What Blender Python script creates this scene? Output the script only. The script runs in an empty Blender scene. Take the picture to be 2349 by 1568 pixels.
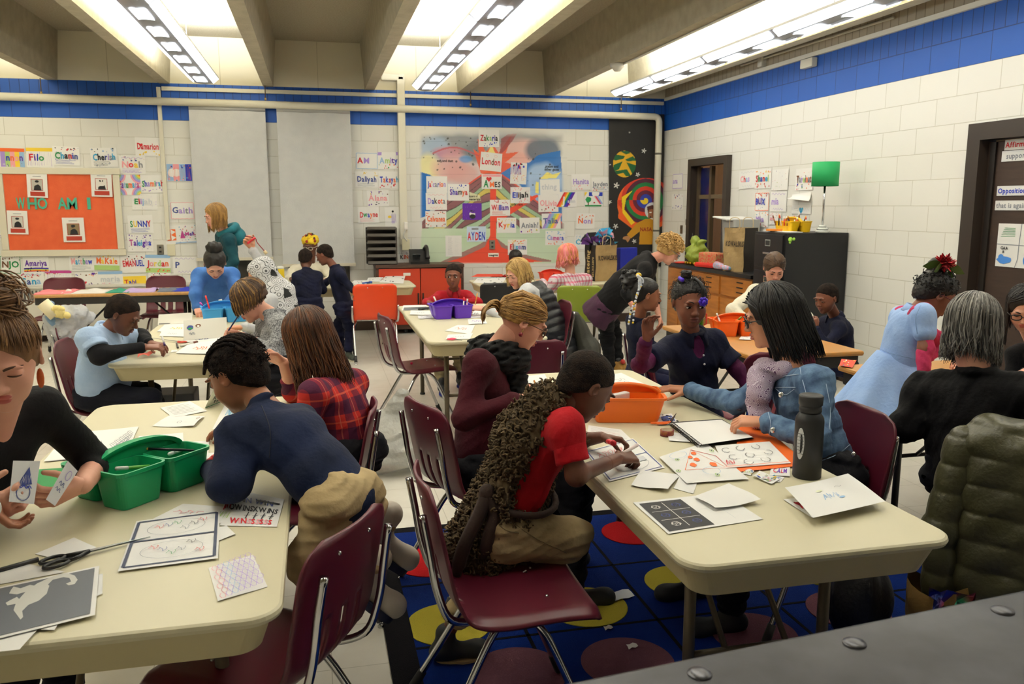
import bpy, bmesh, math, random
import numpy as np
from mathutils import Vector, Matrix
SC = bpy.context.scene
COL = SC.collection
rnd = random.Random(7)
V3 = lambda *a: np.array(a, float)

# ---------------------------------------------------------------- camera
CAM_Z, YAW, PITCH, FPX = 1.60, math.radians(13.27), math.radians(9.30), 1897.0
cam = bpy.data.cameras.new('camera'); cam_o = bpy.data.objects.new('camera', cam); COL.objects.link(cam_o)
cam.sensor_width = 36.0; cam.lens = 36.0 * FPX / 2349.0
cam_o.location = (0, 0, CAM_Z)
cam_o.rotation_euler = (math.pi/2 - PITCH, 0, -YAW)
cam.dof.use_dof = True; cam.dof.focus_distance = 3.2; cam.dof.aperture_fstop = 8.0
cam.clip_start = 0.05
SC.camera = cam_o

# ---------------------------------------------------------------- world, exposure
SC.view_settings.view_transform = 'Standard'; SC.view_settings.look = 'None'
SC.view_settings.gamma = 1.0; SC.view_settings.use_curve_mapping = False
SC.view_settings.exposure = EXPOSURE = 0.45
wd = bpy.data.worlds.new('world'); SC.world = wd; wd.use_nodes = True
wd.node_tree.nodes['Background'].inputs[0].default_value = (0.75, 0.8, 0.9, 1)
wd.node_tree.nodes['Background'].inputs[1].default_value = 0.12
SC.cycles.max_bounces = 7; SC.cycles.diffuse_bounces = 4; SC.cycles.glossy_bounces = 3
SC.cycles.transmission_bounces = 4; SC.cycles.transparent_max_bounces = 6
SC.cycles.use_denoising = True
SC.cycles.sample_clamp_indirect = 6.0

# long fluorescent pendants hang in every second bay between the ceiling beams (they run the length of the room)
LAMP_X = (-3.56, -1.12, 1.30, 3.72)
LAMP_Z = 2.98
def lamp_light(nm, x, z, up, power, w):
 l = bpy.data.lights.new(nm, 'AREA'); l.shape = 'RECTANGLE'; l.size = w; l.size_y = 8.6
 l.energy = power; l.color = (0.93, 0.97, 1.0)
 o = bpy.data.objects.new(nm, l); COL.objects.link(o); o.location = (x, 5.6, z)
 if up: o.rotation_euler = (math.pi, 0, 0)
 return o
for _x in LAMP_X:
 lamp_light('tube_uplight', _x, LAMP_Z + 0.10, True, 470, 0.16)

# ---------------------------------------------------------------- pixel -> point on a known plane
def _ray(px, py):
 x, y = (px - 1174.5) / FPX, (py - 784.0) / FPX
 cp, sp = math.cos(PITCH), math.sin(PITCH)
 fy, fz = cp - y * sp, -sp - y * cp
 cy, sy = math.cos(YAW), math.sin(YAW)
 return V3(x * cy + fy * sy, -x * sy + fy * cy, fz)
def P(px, py, Y): d = _ray(px, py); return V3(0, 0, CAM_Z) + d * (Y / d[1])
def PZ(px, py, z): d = _ray(px, py); return V3(0, 0, CAM_Z) + d * ((z - CAM_Z) / d[2])
def PX(px, py, X): d = _ray(px, py); return V3(0, 0, CAM_Z) + d * (X / d[0])

# ---------------------------------------------------------------- materials
def lin(h):
 h = h.lstrip('#'); c = [int(h[i:i+2], 16) / 255 for i in (0, 2, 4)]
 return tuple(((x + .055) / 1.055) ** 2.4 if x > .04045 else x / 12.92 for x in c) + (1,)
_MAT = {}
def mat(h, rough=.6, metal=0.0, kind='', h2=None, scale=1.0, bump=0.0, spec=0.5):
 key = (h, rough, metal, kind, h2, scale, bump, spec)
 if key in _MAT: return _MAT[key]
 m = bpy.data.materials.new((kind or 'paint') + '_' + h.lstrip('#')); m.use_nodes = True
 nt = m.node_tree; N = nt.nodes; L = nt.links; b = N['Principled BSDF']
 b.inputs['Base Color'].default_value = lin(h); b.inputs['Roughness'].default_value = rough
 b.inputs['Metallic'].default_value = metal; b.inputs['Specular IOR Level'].default_value = spec
 _MAT[key] = m
 if not kind: return m
 tc = N.new('ShaderNodeTexCoord')
 def noise(sc, det=3, coord='Object', st=None):
  n = N.new('ShaderNodeTexNoise'); n.inputs['Scale'].default_value = sc * scale; n.inputs['Detail'].default_value = det
  if st:
   mp = N.new('ShaderNodeMapping'); mp.inputs['Scale'].default_value = st
   L.new(tc.outputs[coord], mp.inputs[0]); L.new(mp.outputs[0], n.inputs['Vector'])
  else: L.new(tc.outputs[coord], n.inputs['Vector'])
  return n.outputs['Fac']
 def mix(fac, a, c, lo=.35, hi=.65):
  r = N.new('ShaderNodeValToRGB'); r.color_ramp.elements[0].position = lo; r.color_ramp.elements[1].position = hi
  r.color_ramp.elements[0].color = lin(a) if isinstance(a, str) else a; r.color_ramp.elements[1].color = lin(c)
  L.new(fac, r.inputs[0]); L.new(r.outputs[0], b.inputs['Base Color']); return r
 def bumpn(fac, s, d=.002):
  bp = N.new('ShaderNodeBump'); bp.inputs['Strength'].default_value = s; bp.inputs['Distance'].default_value = d
  L.new(fac, bp.inputs['Height']); L.new(bp.outputs[0], b.inputs['Normal'])
 if kind == 'cloth':
  n = noise(9, 3); mix(n, h, h2 or h); bumpn(noise(70, 2), .5 + bump, .004)
  b.inputs['Sheen Weight'].default_value = .02
 elif kind == 'afro':
  mix(noise(40, 3), h, h2 or h); bumpn(noise(260, 2), 1.0, .006)
 elif kind == 'heather':
  mix(noise(120, 3), h, h2, .38, .62); bumpn(noise(60, 2), .4, .004)
 elif kind == 'denim':
  mix(noise(26, 5, st=(1, 1, .5)), h, h2, .3, .75); bumpn(noise(150, 2), .5, .003)
 elif kind == 'skin':
  mix(noise(7, 3), h, h2 or h); bumpn(noise(160, 2), .12, .001)
  b.inputs['Subsurface Weight'].default_value = 0.0
 elif kind == 'hair':
  mix(noise(30, 4, st=(1, 1, .12)), h, h2 or h, .3, .7); bumpn(noise(120, 3, st=(1, 1, .1)), .5, .003)
 elif kind == 'wood':
  n = noise(4, 5, st=(1, 1, 9) if bump == 0 else (9, 1, 1)); mix(n, h, h2, .3, .7)
 elif kind == 'speckle':
  mix(noise(60, 3), h, h2, .42, .6)
 elif kind == 'tile':
  br = N.new('ShaderNodeTexBrick'); br.offset = 0; br.inputs['Scale'].default_value = 1
  br.inputs['Brick Width'].default_value = .305; br.inputs['Row Height'].default_value = .305
  br.inputs['Mortar Size'].default_value = .0022; L.new(tc.outputs['Object'], br.inputs['Vector'])
  n = noise(5, 6); r = mix(n, h, h2, .3, .7); L.new(r.outputs[0], br.inputs['Color1']); L.new(r.outputs[0], br.inputs['Color2'])
  br.inputs['Mortar'].default_value = lin('#b5b0a4'); L.new(br.outputs['Color'], b.inputs['Base Color'])
 elif kind in ('plaid', 'plaid2'):
  sx = N.new('ShaderNodeSeparateXYZ'); L.new(tc.outputs['Object'], sx.inputs[0])
  def stripe(sock, freq, lo, ph=0.0):
   a = N.new('ShaderNodeMath'); a.operation = 'MULTIPLY_ADD'; a.inputs[1].default_value = freq; a.inputs[2].default_value = ph; L.new(sock, a.inputs[0])
   f = N.new('ShaderNodeMath'); f.operation = 'FRACT'; L.new(a.outputs[0], f.inputs[0])
   g = N.new('ShaderNodeMath'); g.operation = 'LESS_THAN'; g.inputs[1].default_value = lo; L.new(f.outputs[0], g.inputs[0]); return g.outputs[0]
  ad = N.new('ShaderNodeMath'); ad.operation = 'ADD'; L.new(sx.outputs[0], ad.inputs[0]); L.new(sx.outputs[1], ad.inputs[1])
  cur = None
  if kind == 'plaid': lay = (('h', 9, .5, '#14193a'), ('v', 9, .5, '#161a38'), ('h', 9, .06, '#c8553c', .3), ('v', 9, .05, '#c06a55', .3))
  else: lay = (('h', 17, .30, '#c01f55'), ('v', 17, .38, '#b3204f'), ('h', 34, .07, '#5c3a63', .4), ('v', 34, .08, '#6b4a70', .4))
  col = None
  for ly in lay:
   s = stripe(sx.outputs[2] if ly[0] == 'h' else ad.outputs[0], ly[1], ly[2], ly[4] if len(ly) > 4 else 0.0)
   mx = N.new('ShaderNodeMix'); mx.data_type = 'RGBA'
   sc2 = N.new('ShaderNodeMath'); sc2.operation = 'MULTIPLY'; sc2.inputs[1].default_value = .62; L.new(s, sc2.inputs[0]); L.new(sc2.outputs[0], mx.inputs[0])
   if col is None: mx.inputs[6].default_value = lin(h)
   else: L.new(col, mx.inputs[6])
   mx.inputs[7].default_value = lin(ly[3]); col = mx.outputs[2]
  L.new(col, b.inputs['Base Color']); bumpn(noise(70, 2), .4, .004)
 elif kind in ('floral', 'scarf'):
  vo = N.new('ShaderNodeTexVoronoi'); vo.inputs['Scale'].default_value = 13 * scale; L.new(tc.outputs['Object'], vo.inputs['Vector'])
  w = N.new('ShaderNodeMath'); w.operation = 'MULTIPLY'; w.inputs[1].default_value = 34 if kind == 'floral' else 55; L.new(vo.outputs['Distance'], w.inputs[0])
  s = N.new('ShaderNodeMath'); s.operation = 'SINE'; L.new(w.outputs[0], s.inputs[0])
  r = mix(s.outputs[0], h, h2, .25, .4)
  if kind == 'floral':
   s.operation = 'SINE'; ma = N.new('ShaderNodeMath'); ma.operation = 'MULTIPLY_ADD'; ma.inputs[1].default_value = .5; ma.inputs[2].default_value = .5; L.new(s.outputs[0], ma.inputs[0]); L.new(ma.outputs[0], r.inputs[0]); r.color_ramp.elements[0].position = .07; r.color_ramp.elements[1].position = .16
   lt = N.new('ShaderNodeMath'); lt.operation = 'GREATER_THAN'; lt.inputs[1].default_value = .86
   sp = N.new('ShaderNodeSeparateColor'); L.new(vo.outputs['Color'], sp.inputs[0]); L.new(sp.outputs[0], lt.inputs[0])
   mx = N.new('ShaderNodeMix'); mx.data_type = 'RGBA'; mx.inputs[7].default_value = lin('#141416'); L.new(lt.outputs[0], mx.inputs[0]); L.new(r.outputs[0], mx.inputs[6]); L.new(mx.outputs[2], b.inputs['Base Color'])
 elif kind == 'glass':
  b.inputs['Transmission Weight'].default_value = .9
 elif kind == 'film':
  n = noise(6, 2); r = mix(n, '#2b6b4a', '#6a4a8a', .3, .7)
  for p_, c_ in ((.42, '#3a9c7a'), (.5, '#8a3a4a'), (.58, '#3a55a8')):
   e = r.color_ramp.elements.new(p_); e.color = lin(c_)
  bumpn(noise(8, 2), 1.0, .03)
 elif kind == 'bag':
  bumpn(noise(14, 4), 1.0, .02); b.inputs['Transmission Weight'].default_value = .55
 elif kind == 'pile':
  mix(noise(3.5, 5), h, h2 or h, .3, .7); bumpn(noise(260, 2), 1.0, .004)
 elif kind == 'vcol':
  a = N.new('ShaderNodeVertexColor'); a.layer_name = 'Col'; L.new(a.outputs[0], b.inputs['Base Color'])
 elif kind == 'vgrid':
  a = N.new('ShaderNodeVertexColor'); a.layer_name = 'Col'; L.new(a.outputs[0], b.inputs['Base Color'])
  bumpn(noise(40, 3), .2, .002)
 elif kind == 'scuffed':
  n = noise(5, 6); rr = N.new('ShaderNodeMapRange'); rr.inputs[3].default_value = rough - .12; rr.inputs[4].default_value = rough + .2
  L.new(n, rr.inputs[0]); L.new(rr.outputs[0], b.inputs['Roughness']); mix(noise(11, 6), h, h2 or h, .35, .7)
 return m
def emit(h, st):
 key = ('emit', h, st)
 if key in _MAT: return _MAT[key]
 m = bpy.data.materials.new('lit_' + h.lstrip('#')); m.use_nodes = True; b = m.node_tree.nodes['Principled BSDF']
 b.inputs['Base Color'].default_value = lin(h); b.inputs['Emission Color'].default_value = lin(h); b.inputs['Emission Strength'].default_value = st
 _MAT[key] = m; return m

# ---------------------------------------------------------------- mesh building
def rotz(a): c, s = math.cos(a), math.sin(a); return np.array([[c, -s, 0], [s, c, 0], [0, 0, 1.]])
def unit(v): v = np.asarray(v, float); return v / (np.linalg.norm(v) + 1e-12)
def frame(y, z):            # columns x,y,z with y kept, z made square to it
 y = unit(y); x = unit(np.cross(y, z)); return np.stack([x, y, np.cross(x, y)], 1)
ORG = {}
class MB:
 def __init__(s): s.V = []; s.L = []; s.C = []; s.M = []; s.S = []; s.n = 0; s.mats = []; s.col = None
 def mi(s, m):
  if m not in s.mats: s.mats.append(m)
  return s.mats.index(m)
 def add(s, v, faces, m, smooth=True):
  v = np.asarray(v, float).reshape(-1, 3)
  if isinstance(faces, np.ndarray):
   lp = faces.ravel() + s.n; cn = np.full(len(faces), faces.shape[1])
  else:
   lp = np.array([i for f in faces for i in f], int) + s.n; cn = np.array([len(f) for f in faces], int)
  s.V.append(v); s.L.append(lp); s.C.append(cn); k = len(cn)
  s.M.append(np.full(k, s.mi(m)) if not isinstance(m, np.ndarray) else m); s.S.append(np.full(k, smooth)); s.n += len(v); return s
 def box(s, c, d, m, rz=0.0, bev=0.0, R=None):
  c = np.asarray(c, float); hx, hy, hz = [q / 2 for q in d]
  if bev <= 0:
   v = np.array([[x, y, z] for x in (-hx, hx) for y in (-hy, hy) for z in (-hz, hz)])
   f = [(0, 1, 3, 2), (4, 6, 7, 5), (0, 4, 5, 1), (2, 3, 7, 6), (0, 2, 6, 4), (1, 5, 7, 3)]
  else:
   bm = bmesh.new(); bmesh.ops.create_cube(bm, size=1)
   for w in bm.verts: w.co = (w.co.x * d[0], w.co.y * d[1], w.co.z * d[2])
   bmesh.ops.bevel(bm, geom=bm.edges[:], offset=bev, segments=2, affect='EDGES', profile=.6)
   bm.verts.index_update(); v = np.array([w.co[:] for w in bm.verts]); f = [tuple(w.index for w in q.verts) for q in bm.faces]; bm.free()
  Rm = R if R is not None else rotz(rz)
  return s.add(v @ Rm.T + c, f, m, False)
 def tube(s, pts, r, m, n=8, cap=True, closed=False):
  pts = [np.asarray(p, float) for p in pts]; k = len(pts)
  rr = r if isinstance(r, (list, tuple, np.ndarray)) else [r] * k
  T = []
  for i in range(k):
   a = pts[(i - 1) % k] if (closed or i > 0) else pts[0]; b = pts[(i + 1) % k] if (closed or i < k - 1) else pts[-1]
   T.append(unit(b - a))
  u = np.cross(T[0], (0, 0, 1.)); u = unit(u) if np.linalg.norm(u) > .05 else V3(1, 0, 0)
  v = []; ang = np.arange(n) * 2 * math.pi / n
  for i in range(k):
   u = unit(u - T[i] * np.dot(u, T[i])); w = np.cross(T[i], u)
   v.append(pts[i] + rr[i] * (np.outer(np.cos(ang), u) + np.outer(np.sin(ang), w)))
  f = [(i * n + j, i * n + (j + 1) % n, (i + 1) * n + (j + 1) % n, (i + 1) * n + j) for i in range(k - 1) for j in range(n)]
  if closed: f += [((k - 1) * n + j, (k - 1) * n + (j + 1) % n, (j + 1) % n, j) for j in range(n)]
  elif cap: f += [tuple(range(n))[::-1], tuple((k - 1) * n + j for j in range(n))]
  return s.add(np.concatenate(v), f, m, True)
 def loft(s, rings, m, cap0=True, cap1=True, smooth=True):
  n = len(rings[0]); k = len(rings)
  f = [(i * n + j, i * n + (j + 1) % n, (i + 1) * n + (j + 1) % n, (i + 1) * n + j) for i in range(k - 1) for j in range(n)]
  if cap0: f.append(tuple(range(n))[::-1])
  if cap1: f.append(tuple((k - 1) * n + j for j in range(n)))
  return s.add(np.concatenate([np.asarray(r, float) for r in rings]), f, m, smooth)
 def lathe(s, prof, m, c=(0, 0, 0), n=24, R=None):
  a = np.arange(n) * 2 * math.pi / n; rings = []
  for r, z in prof:
   q = np.stack([r * np.cos(a), r * np.sin(a), np.full(n, z)], 1)
   rings.append((q @ R.T if R is not None else q) + np.asarray(c, float))
  return s.loft(rings, m)
 def ball(s, c, r, m, n=10, R=None):
  r = r if hasattr(r, '__len__') else (r, r, r)
  th = np.linspace(0, math.pi, n // 2 + 2)[1:-1]; a = np.arange(n) * 2 * math.pi / n; v = [np.array([[0, 0, 1.]])]
  for t in th: v.append(np.stack([np.sin(t) * np.cos(a), np.sin(t) * np.sin(a), np.full(n, np.cos(t))], 1))
  v.append(np.array([[0, 0, -1.]])); v = np.concatenate(v) * np.array(r); k = len(th)
  f = [(0, 1 + j, 1 + (j + 1) % n) for j in range(n)]
  f += [(1 + i * n + j, 1 + (i + 1) * n + j, 1 + (i + 1) * n + (j + 1) % n, 1 + i * n + (j + 1) % n) for i in range(k - 1) for j in range(n)]
  f += [(1 + k * n, 1 + (k - 1) * n + (j + 1) % n, 1 + (k - 1) * n + j) for j in range(n)]
  if R is not None: v = v @ R.T
  return s.add(v + np.asarray(c, float), f, m, True)
 def quad(s, a, b, c, d, m): return s.add(np.array([a, b, c, d]), [(0, 1, 2, 3)], m, False)
 def poly(s, pts, m): return s.add(np.array(pts), [tuple(range(len(pts)))], m, False)
 def grid(s, G, m, smooth=True):             # G: (a,b,3) array
  a, b = G.shape[:2]; i = np.arange(a * b).reshape(a, b)
  f = np.stack([i[:-1, :-1], i[1:, :-1], i[1:, 1:], i[:-1, 1:]], -1).reshape(-1, 4)
  return s.add(G.reshape(-1, 3), f, m, smooth)
 def build(s, name, parent=None, origin=None, label=None, cat=None, group=None, kind=None):
  v = np.concatenate(s.V); lp = np.concatenate(s.L); cn = np.concatenate(s.C)
  if parent is not None: org = ORG[parent]
  elif origin is not None: org = np.asarray(origin, float)
  else: lo, hi = v.min(0), v.max(0); org = V3((lo[0] + hi[0]) / 2, (lo[1] + hi[1]) / 2, lo[2])
  v = v - org
  me = bpy.data.meshes.new(name); me.vertices.add(len(v)); me.vertices.foreach_set('co', v.ravel().astype(np.float32))
  me.loops.add(len(lp)); me.loops.foreach_set('vertex_index', lp.astype(np.int32))
  me.polygons.add(len(cn)); st = np.concatenate([[0], np.cumsum(cn)[:-1]]).astype(np.int32)
  me.polygons.foreach_set('loop_start', st); me.polygons.foreach_set('loop_total', cn.astype(np.int32))
  me.polygons.foreach_set('material_index', np.concatenate(s.M).astype(np.int32)); me.polygons.foreach_set('use_smooth', np.concatenate(s.S))
  for m in s.mats: me.materials.append(m)
  if s.col is not None:
   ca = me.color_attributes.new('Col', 'FLOAT_COLOR', 'POINT'); c4 = np.ones((len(v), 4), np.float32); c4[:, :3] = s.col; ca.data.foreach_set('color', c4.ravel())
  me.update(calc_edges=True); me.validate()
  o = bpy.data.objects.new(name, me); COL.objects.link(o)
  if parent is not None: o.parent = parent; ORG[o] = ORG[parent]
  else: o.location = org; ORG[o] = org
  return tag(o, label, cat, group, kind)
def tag(o, label=None, cat=None, group=None, kind=None):
 if label: o['label'] = label
 if cat: o['category'] = cat
 if group: o['group'] = group
 if kind: o['kind'] = kind
 return o
def thing(name, label, cat, loc=(0, 0, 0), group=None):
 o = bpy.data.objects.new(name, None); COL.objects.link(o); o.location = loc; o.empty_display_size = .1
 ORG[o] = np.asarray(loc, float); return tag(o, label, cat, group)
def dup(root, loc, rz, label=None, group=None, cat=None):
 r = root.copy(); COL.objects.link(r); r.location = loc; r.rotation_euler = (0, 0, rz)
 tag(r, label, cat, group)
 for ch in list(root.children):
  c = ch.copy(); COL.objects.link(c); c.parent = r
  for g in ch.children:
   d = g.copy(); COL.objects.link(d); d.parent = c
 return r
def struct(mb, name, parent=None, **k): return mb.build(name, parent, origin=(0, 0, 0), kind=None if parent is not None else 'structure', **k)
def rrect(w, d, r, n=6, c=(0, 0)):             # rounded rectangle outline, counter-clockwise
 out = []
 for cx_, cy_, a0 in ((w/2 - r, d/2 - r, 0), (-w/2 + r, d/2 - r, 90), (-w/2 + r, -d/2 + r, 180), (w/2 - r, -d/2 + r, 270)):
  for i in range(n + 1):
   a = math.radians(a0 + 90 * i / n); out.append((c[0] + cx_ + r * math.cos(a), c[1] + cy_ + r * math.sin(a)))
 return np.array(out)
def at_z(o2, z): return np.concatenate([o2, np.full((len(o2), 1), z)], 1)
def bez(pts, n=16):                             # smooth path through control points (Catmull-Rom)
 p = [np.asarray(q, float) for q in pts]; p = [2 * p[0] - p[1]] + p + [2 * p[-1] - p[-2]]; out = []
 for i in range(1, len(p) - 2):
  for t in np.linspace(0, 1, n, endpoint=False):
   a, b, c, d = p[i-1:i+3]
   out.append(.5 * (2*b + (c-a)*t + (2*a-5*b+4*c-d)*t*t + (3*b-a-3*c+d)*t**3))
 return out + [p[-2]]

# ---------------------------------------------------------------- signed-distance bodies -> one continuous surface
def seg_d(p, a, b, ra, rb):
 ab = b - a; t = np.clip(((p - a) @ ab) / (ab @ ab + 1e-12), 0, 1)
 return np.linalg.norm(p - a - t[..., None] * ab, axis=-1) - (ra + (rb - ra) * t)
class Sdf:
 def __init__(s): s.p = []
 def cap(s, a, b, ra, rb=None, k=.02, flat=None, op=0):
  a = np.asarray(a, float); b = np.asarray(b, float); rb = ra if rb is None else rb; R = max(ra, rb)
  if flat is None: fn = lambda p: seg_d(p, a, b, ra, rb)
  else:
   n, q = unit(flat[0]), flat[1]
   def fn(p):
    e = p - a; e = e + n * (e @ n)[..., None] * (1/q - 1); bb = b - a; bb = bb + n * (bb @ n) * (1/q - 1)
    d = seg_d(e, np.zeros(3), bb, ra, rb); return np.where(d < 0, d * q, d * (.5 + .5 * q))
  s.p.append((np.minimum(a, b) - R, np.maximum(a, b) + R, fn, k, op)); return s
 def ell(s, c, r, k=.02, R=None, op=0):
  c = np.asarray(c, float); r = np.asarray(r, float)
  def fn(p):
   e = p - c
   if R is not None: e = e @ R
   k0 = np.linalg.norm(e / r, axis=-1); k1 = np.linalg.norm(e / (r * r), axis=-1) + 1e-9; return k0 * (k0 - 1) / k1
  m = r.max() if R is not None else r
  s.p.append((c - m, c + m, fn, k, op)); return s
 def tor(s, c, ax, Ra, r, k=.01, op=0):
  c = np.asarray(c, float); ax = unit(ax)
  def fn(p):
   e = p - c; h = e @ ax; q = np.sqrt(np.maximum((e * e).sum(-1) - h * h, 0)) - Ra; return np.sqrt(q * q + h * h) - r
  s.p.append((c - Ra - r, c + Ra + r, fn, k, op)); return s
 def cut(s, c, n, k=.01):                    # removes the half space on the side n points to
  c = np.asarray(c, float); n = unit(n); s.p.append((None, None, lambda p: -((p - c) @ n), k, 1)); return s
 def mesh(s, h, noise=None):
  lo = np.min([q[0] for q in s.p if q[4] == 0], 0) - 3 * h; hi = np.max([q[1] for q in s.p if q[4] == 0], 0) + 3 * h
  n = np.ceil((hi - lo) / h).astype(int) + 1
  D = np.full(n, .25, np.float32)
  ax = [lo[i] + h * np.arange(n[i]) for i in range(3)]
  for l, u, fn, k, op in s.p:
   if l is None: i0, i1 = np.zeros(3, int), n
   else:
    g = k + 3 * h; i0 = np.maximum(np.floor((l - g - lo) / h).astype(int), 0); i1 = np.minimum(np.ceil((u + g - lo) / h).astype(int) + 1, n)
   if (i1 <= i0).any(): continue
   sl = tuple(slice(a, b) for a, b in zip(i0, i1))
   p = np.stack(np.meshgrid(*[ax[i][sl[i]] for i in range(3)], indexing='ij'), -1); d = fn(p); o = D[sl]
   if op == 0: w = np.clip(.5 + .5 * (o - d) / k, 0, 1); D[sl] = o + (d - o) * w - k * w * (1 - w)
   else: d = -d; w = np.clip(.5 - .5 * (o - d) / k, 0, 1); D[sl] = o + (d - o) * w + k * w * (1 - w)
  if noise is not None:
   I = np.abs(D) < .03; q = np.argwhere(I) * h + lo; D[I] += noise(q)
  return surfnet(D, lo, h)
def surfnet(D, lo, h):
 S = D < 0; n = D.shape
 sl = lambda d: tuple(slice(d[i], n[i] - 1 + d[i]) for i in range(3))
 cr = [(i, j, k) for i in (0, 1) for j in (0, 1) for k in (0, 1)]
 cnt = sum(S[sl(c)].astype(np.int8) for c in cr); act = (cnt > 0) & (cnt < 8)
 idx = np.full(act.shape, -1); N = int(act.sum()); idx[act] = np.arange(N); base = np.argwhere(act).astype(float)
 acc = np.zeros((N, 3)); w = np.zeros(N); vals = {c: D[sl(c)][act].astype(float) for c in cr}
 for c in cr:
  for a in range(3):
   if c[a] == 0:
    e = list(c); e[a] = 1; da, db = vals[c], vals[tuple(e)]; m = (da < 0) != (db < 0); t = np.where(m, da / np.where(m, da - db, 1), 0)
    q = np.tile(np.array(c, float), (N, 1)); q[:, a] = t; acc[m] += q[m]; w += m
 V = (base + acc / w[:, None]) * h + lo; F = []
 for a in range(3):
  b, c = (a + 1) % 3, (a + 2) % 3
  s0 = [slice(1, n[i] - 1) for i in range(3)]; s1 = list(s0); s0[a] = slice(0, n[a] - 1); s1[a] = slice(1, n[a])
  A, B = S[tuple(s0)], S[tuple(s1)]; ed = np.argwhere(A != B)
  if not len(ed): continue
  off = np.ones(3, int); off[a] = 0; ed = ed + off; flip = S[tuple(ed.T)]
  def g(db, dc): e = ed.copy(); e[:, b] -= db; e[:, c] -= dc; return idx[tuple(e.T)]
  q = np.stack([g(1, 1), g(0, 1), g(0, 0), g(1, 0)], 1); q[~flip] = q[~flip][:, ::-1]; F.append(q)
 F = np.concatenate(F); F = F[(F >= 0).all(1)]; return V, F
def folds(amp, fr=55, seed=0):
 r = np.random.RandomState(seed); W = r.normal(size=(5, 3)) * fr * .6; ph = r.uniform(0, 6.28, 5)
 def fn(q):
  z = q @ W.T + ph; z = z + .8 * np.sin(z[:, [1, 2, 3, 4, 0]] * .6); return amp * (np.sin(z).sum(1) / 3 - .35 * np.abs(np.sin(z[:, 0] * .8)) + .5 * (np.abs(np.sin(z[:, 1] * 1.7 + z[:, 2] * .6)) ** .6 - .7))
 return fn
# ================================================================ PEOPLE
SKIN = dict(dark=('#6a4232', '#573325'), brown=('#835341', '#704332'), mid=('#9a6448', '#87543c'), tan=('#c98f70', '#b87d60'), fair=('#dba58d', '#cf9480'), rosy=('#d99f88', '#c98a76'))
def skin_mat(k): a, b = SKIN[k]; return mat(a, .48, kind='skin', h2=b, spec=.35)
LIP = dict(dark='#5e2f2b', brown='#6e3a34', mid='#8f4f45', tan='#b0655c', fair='#b9625a', rosy='#b5605c')

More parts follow.
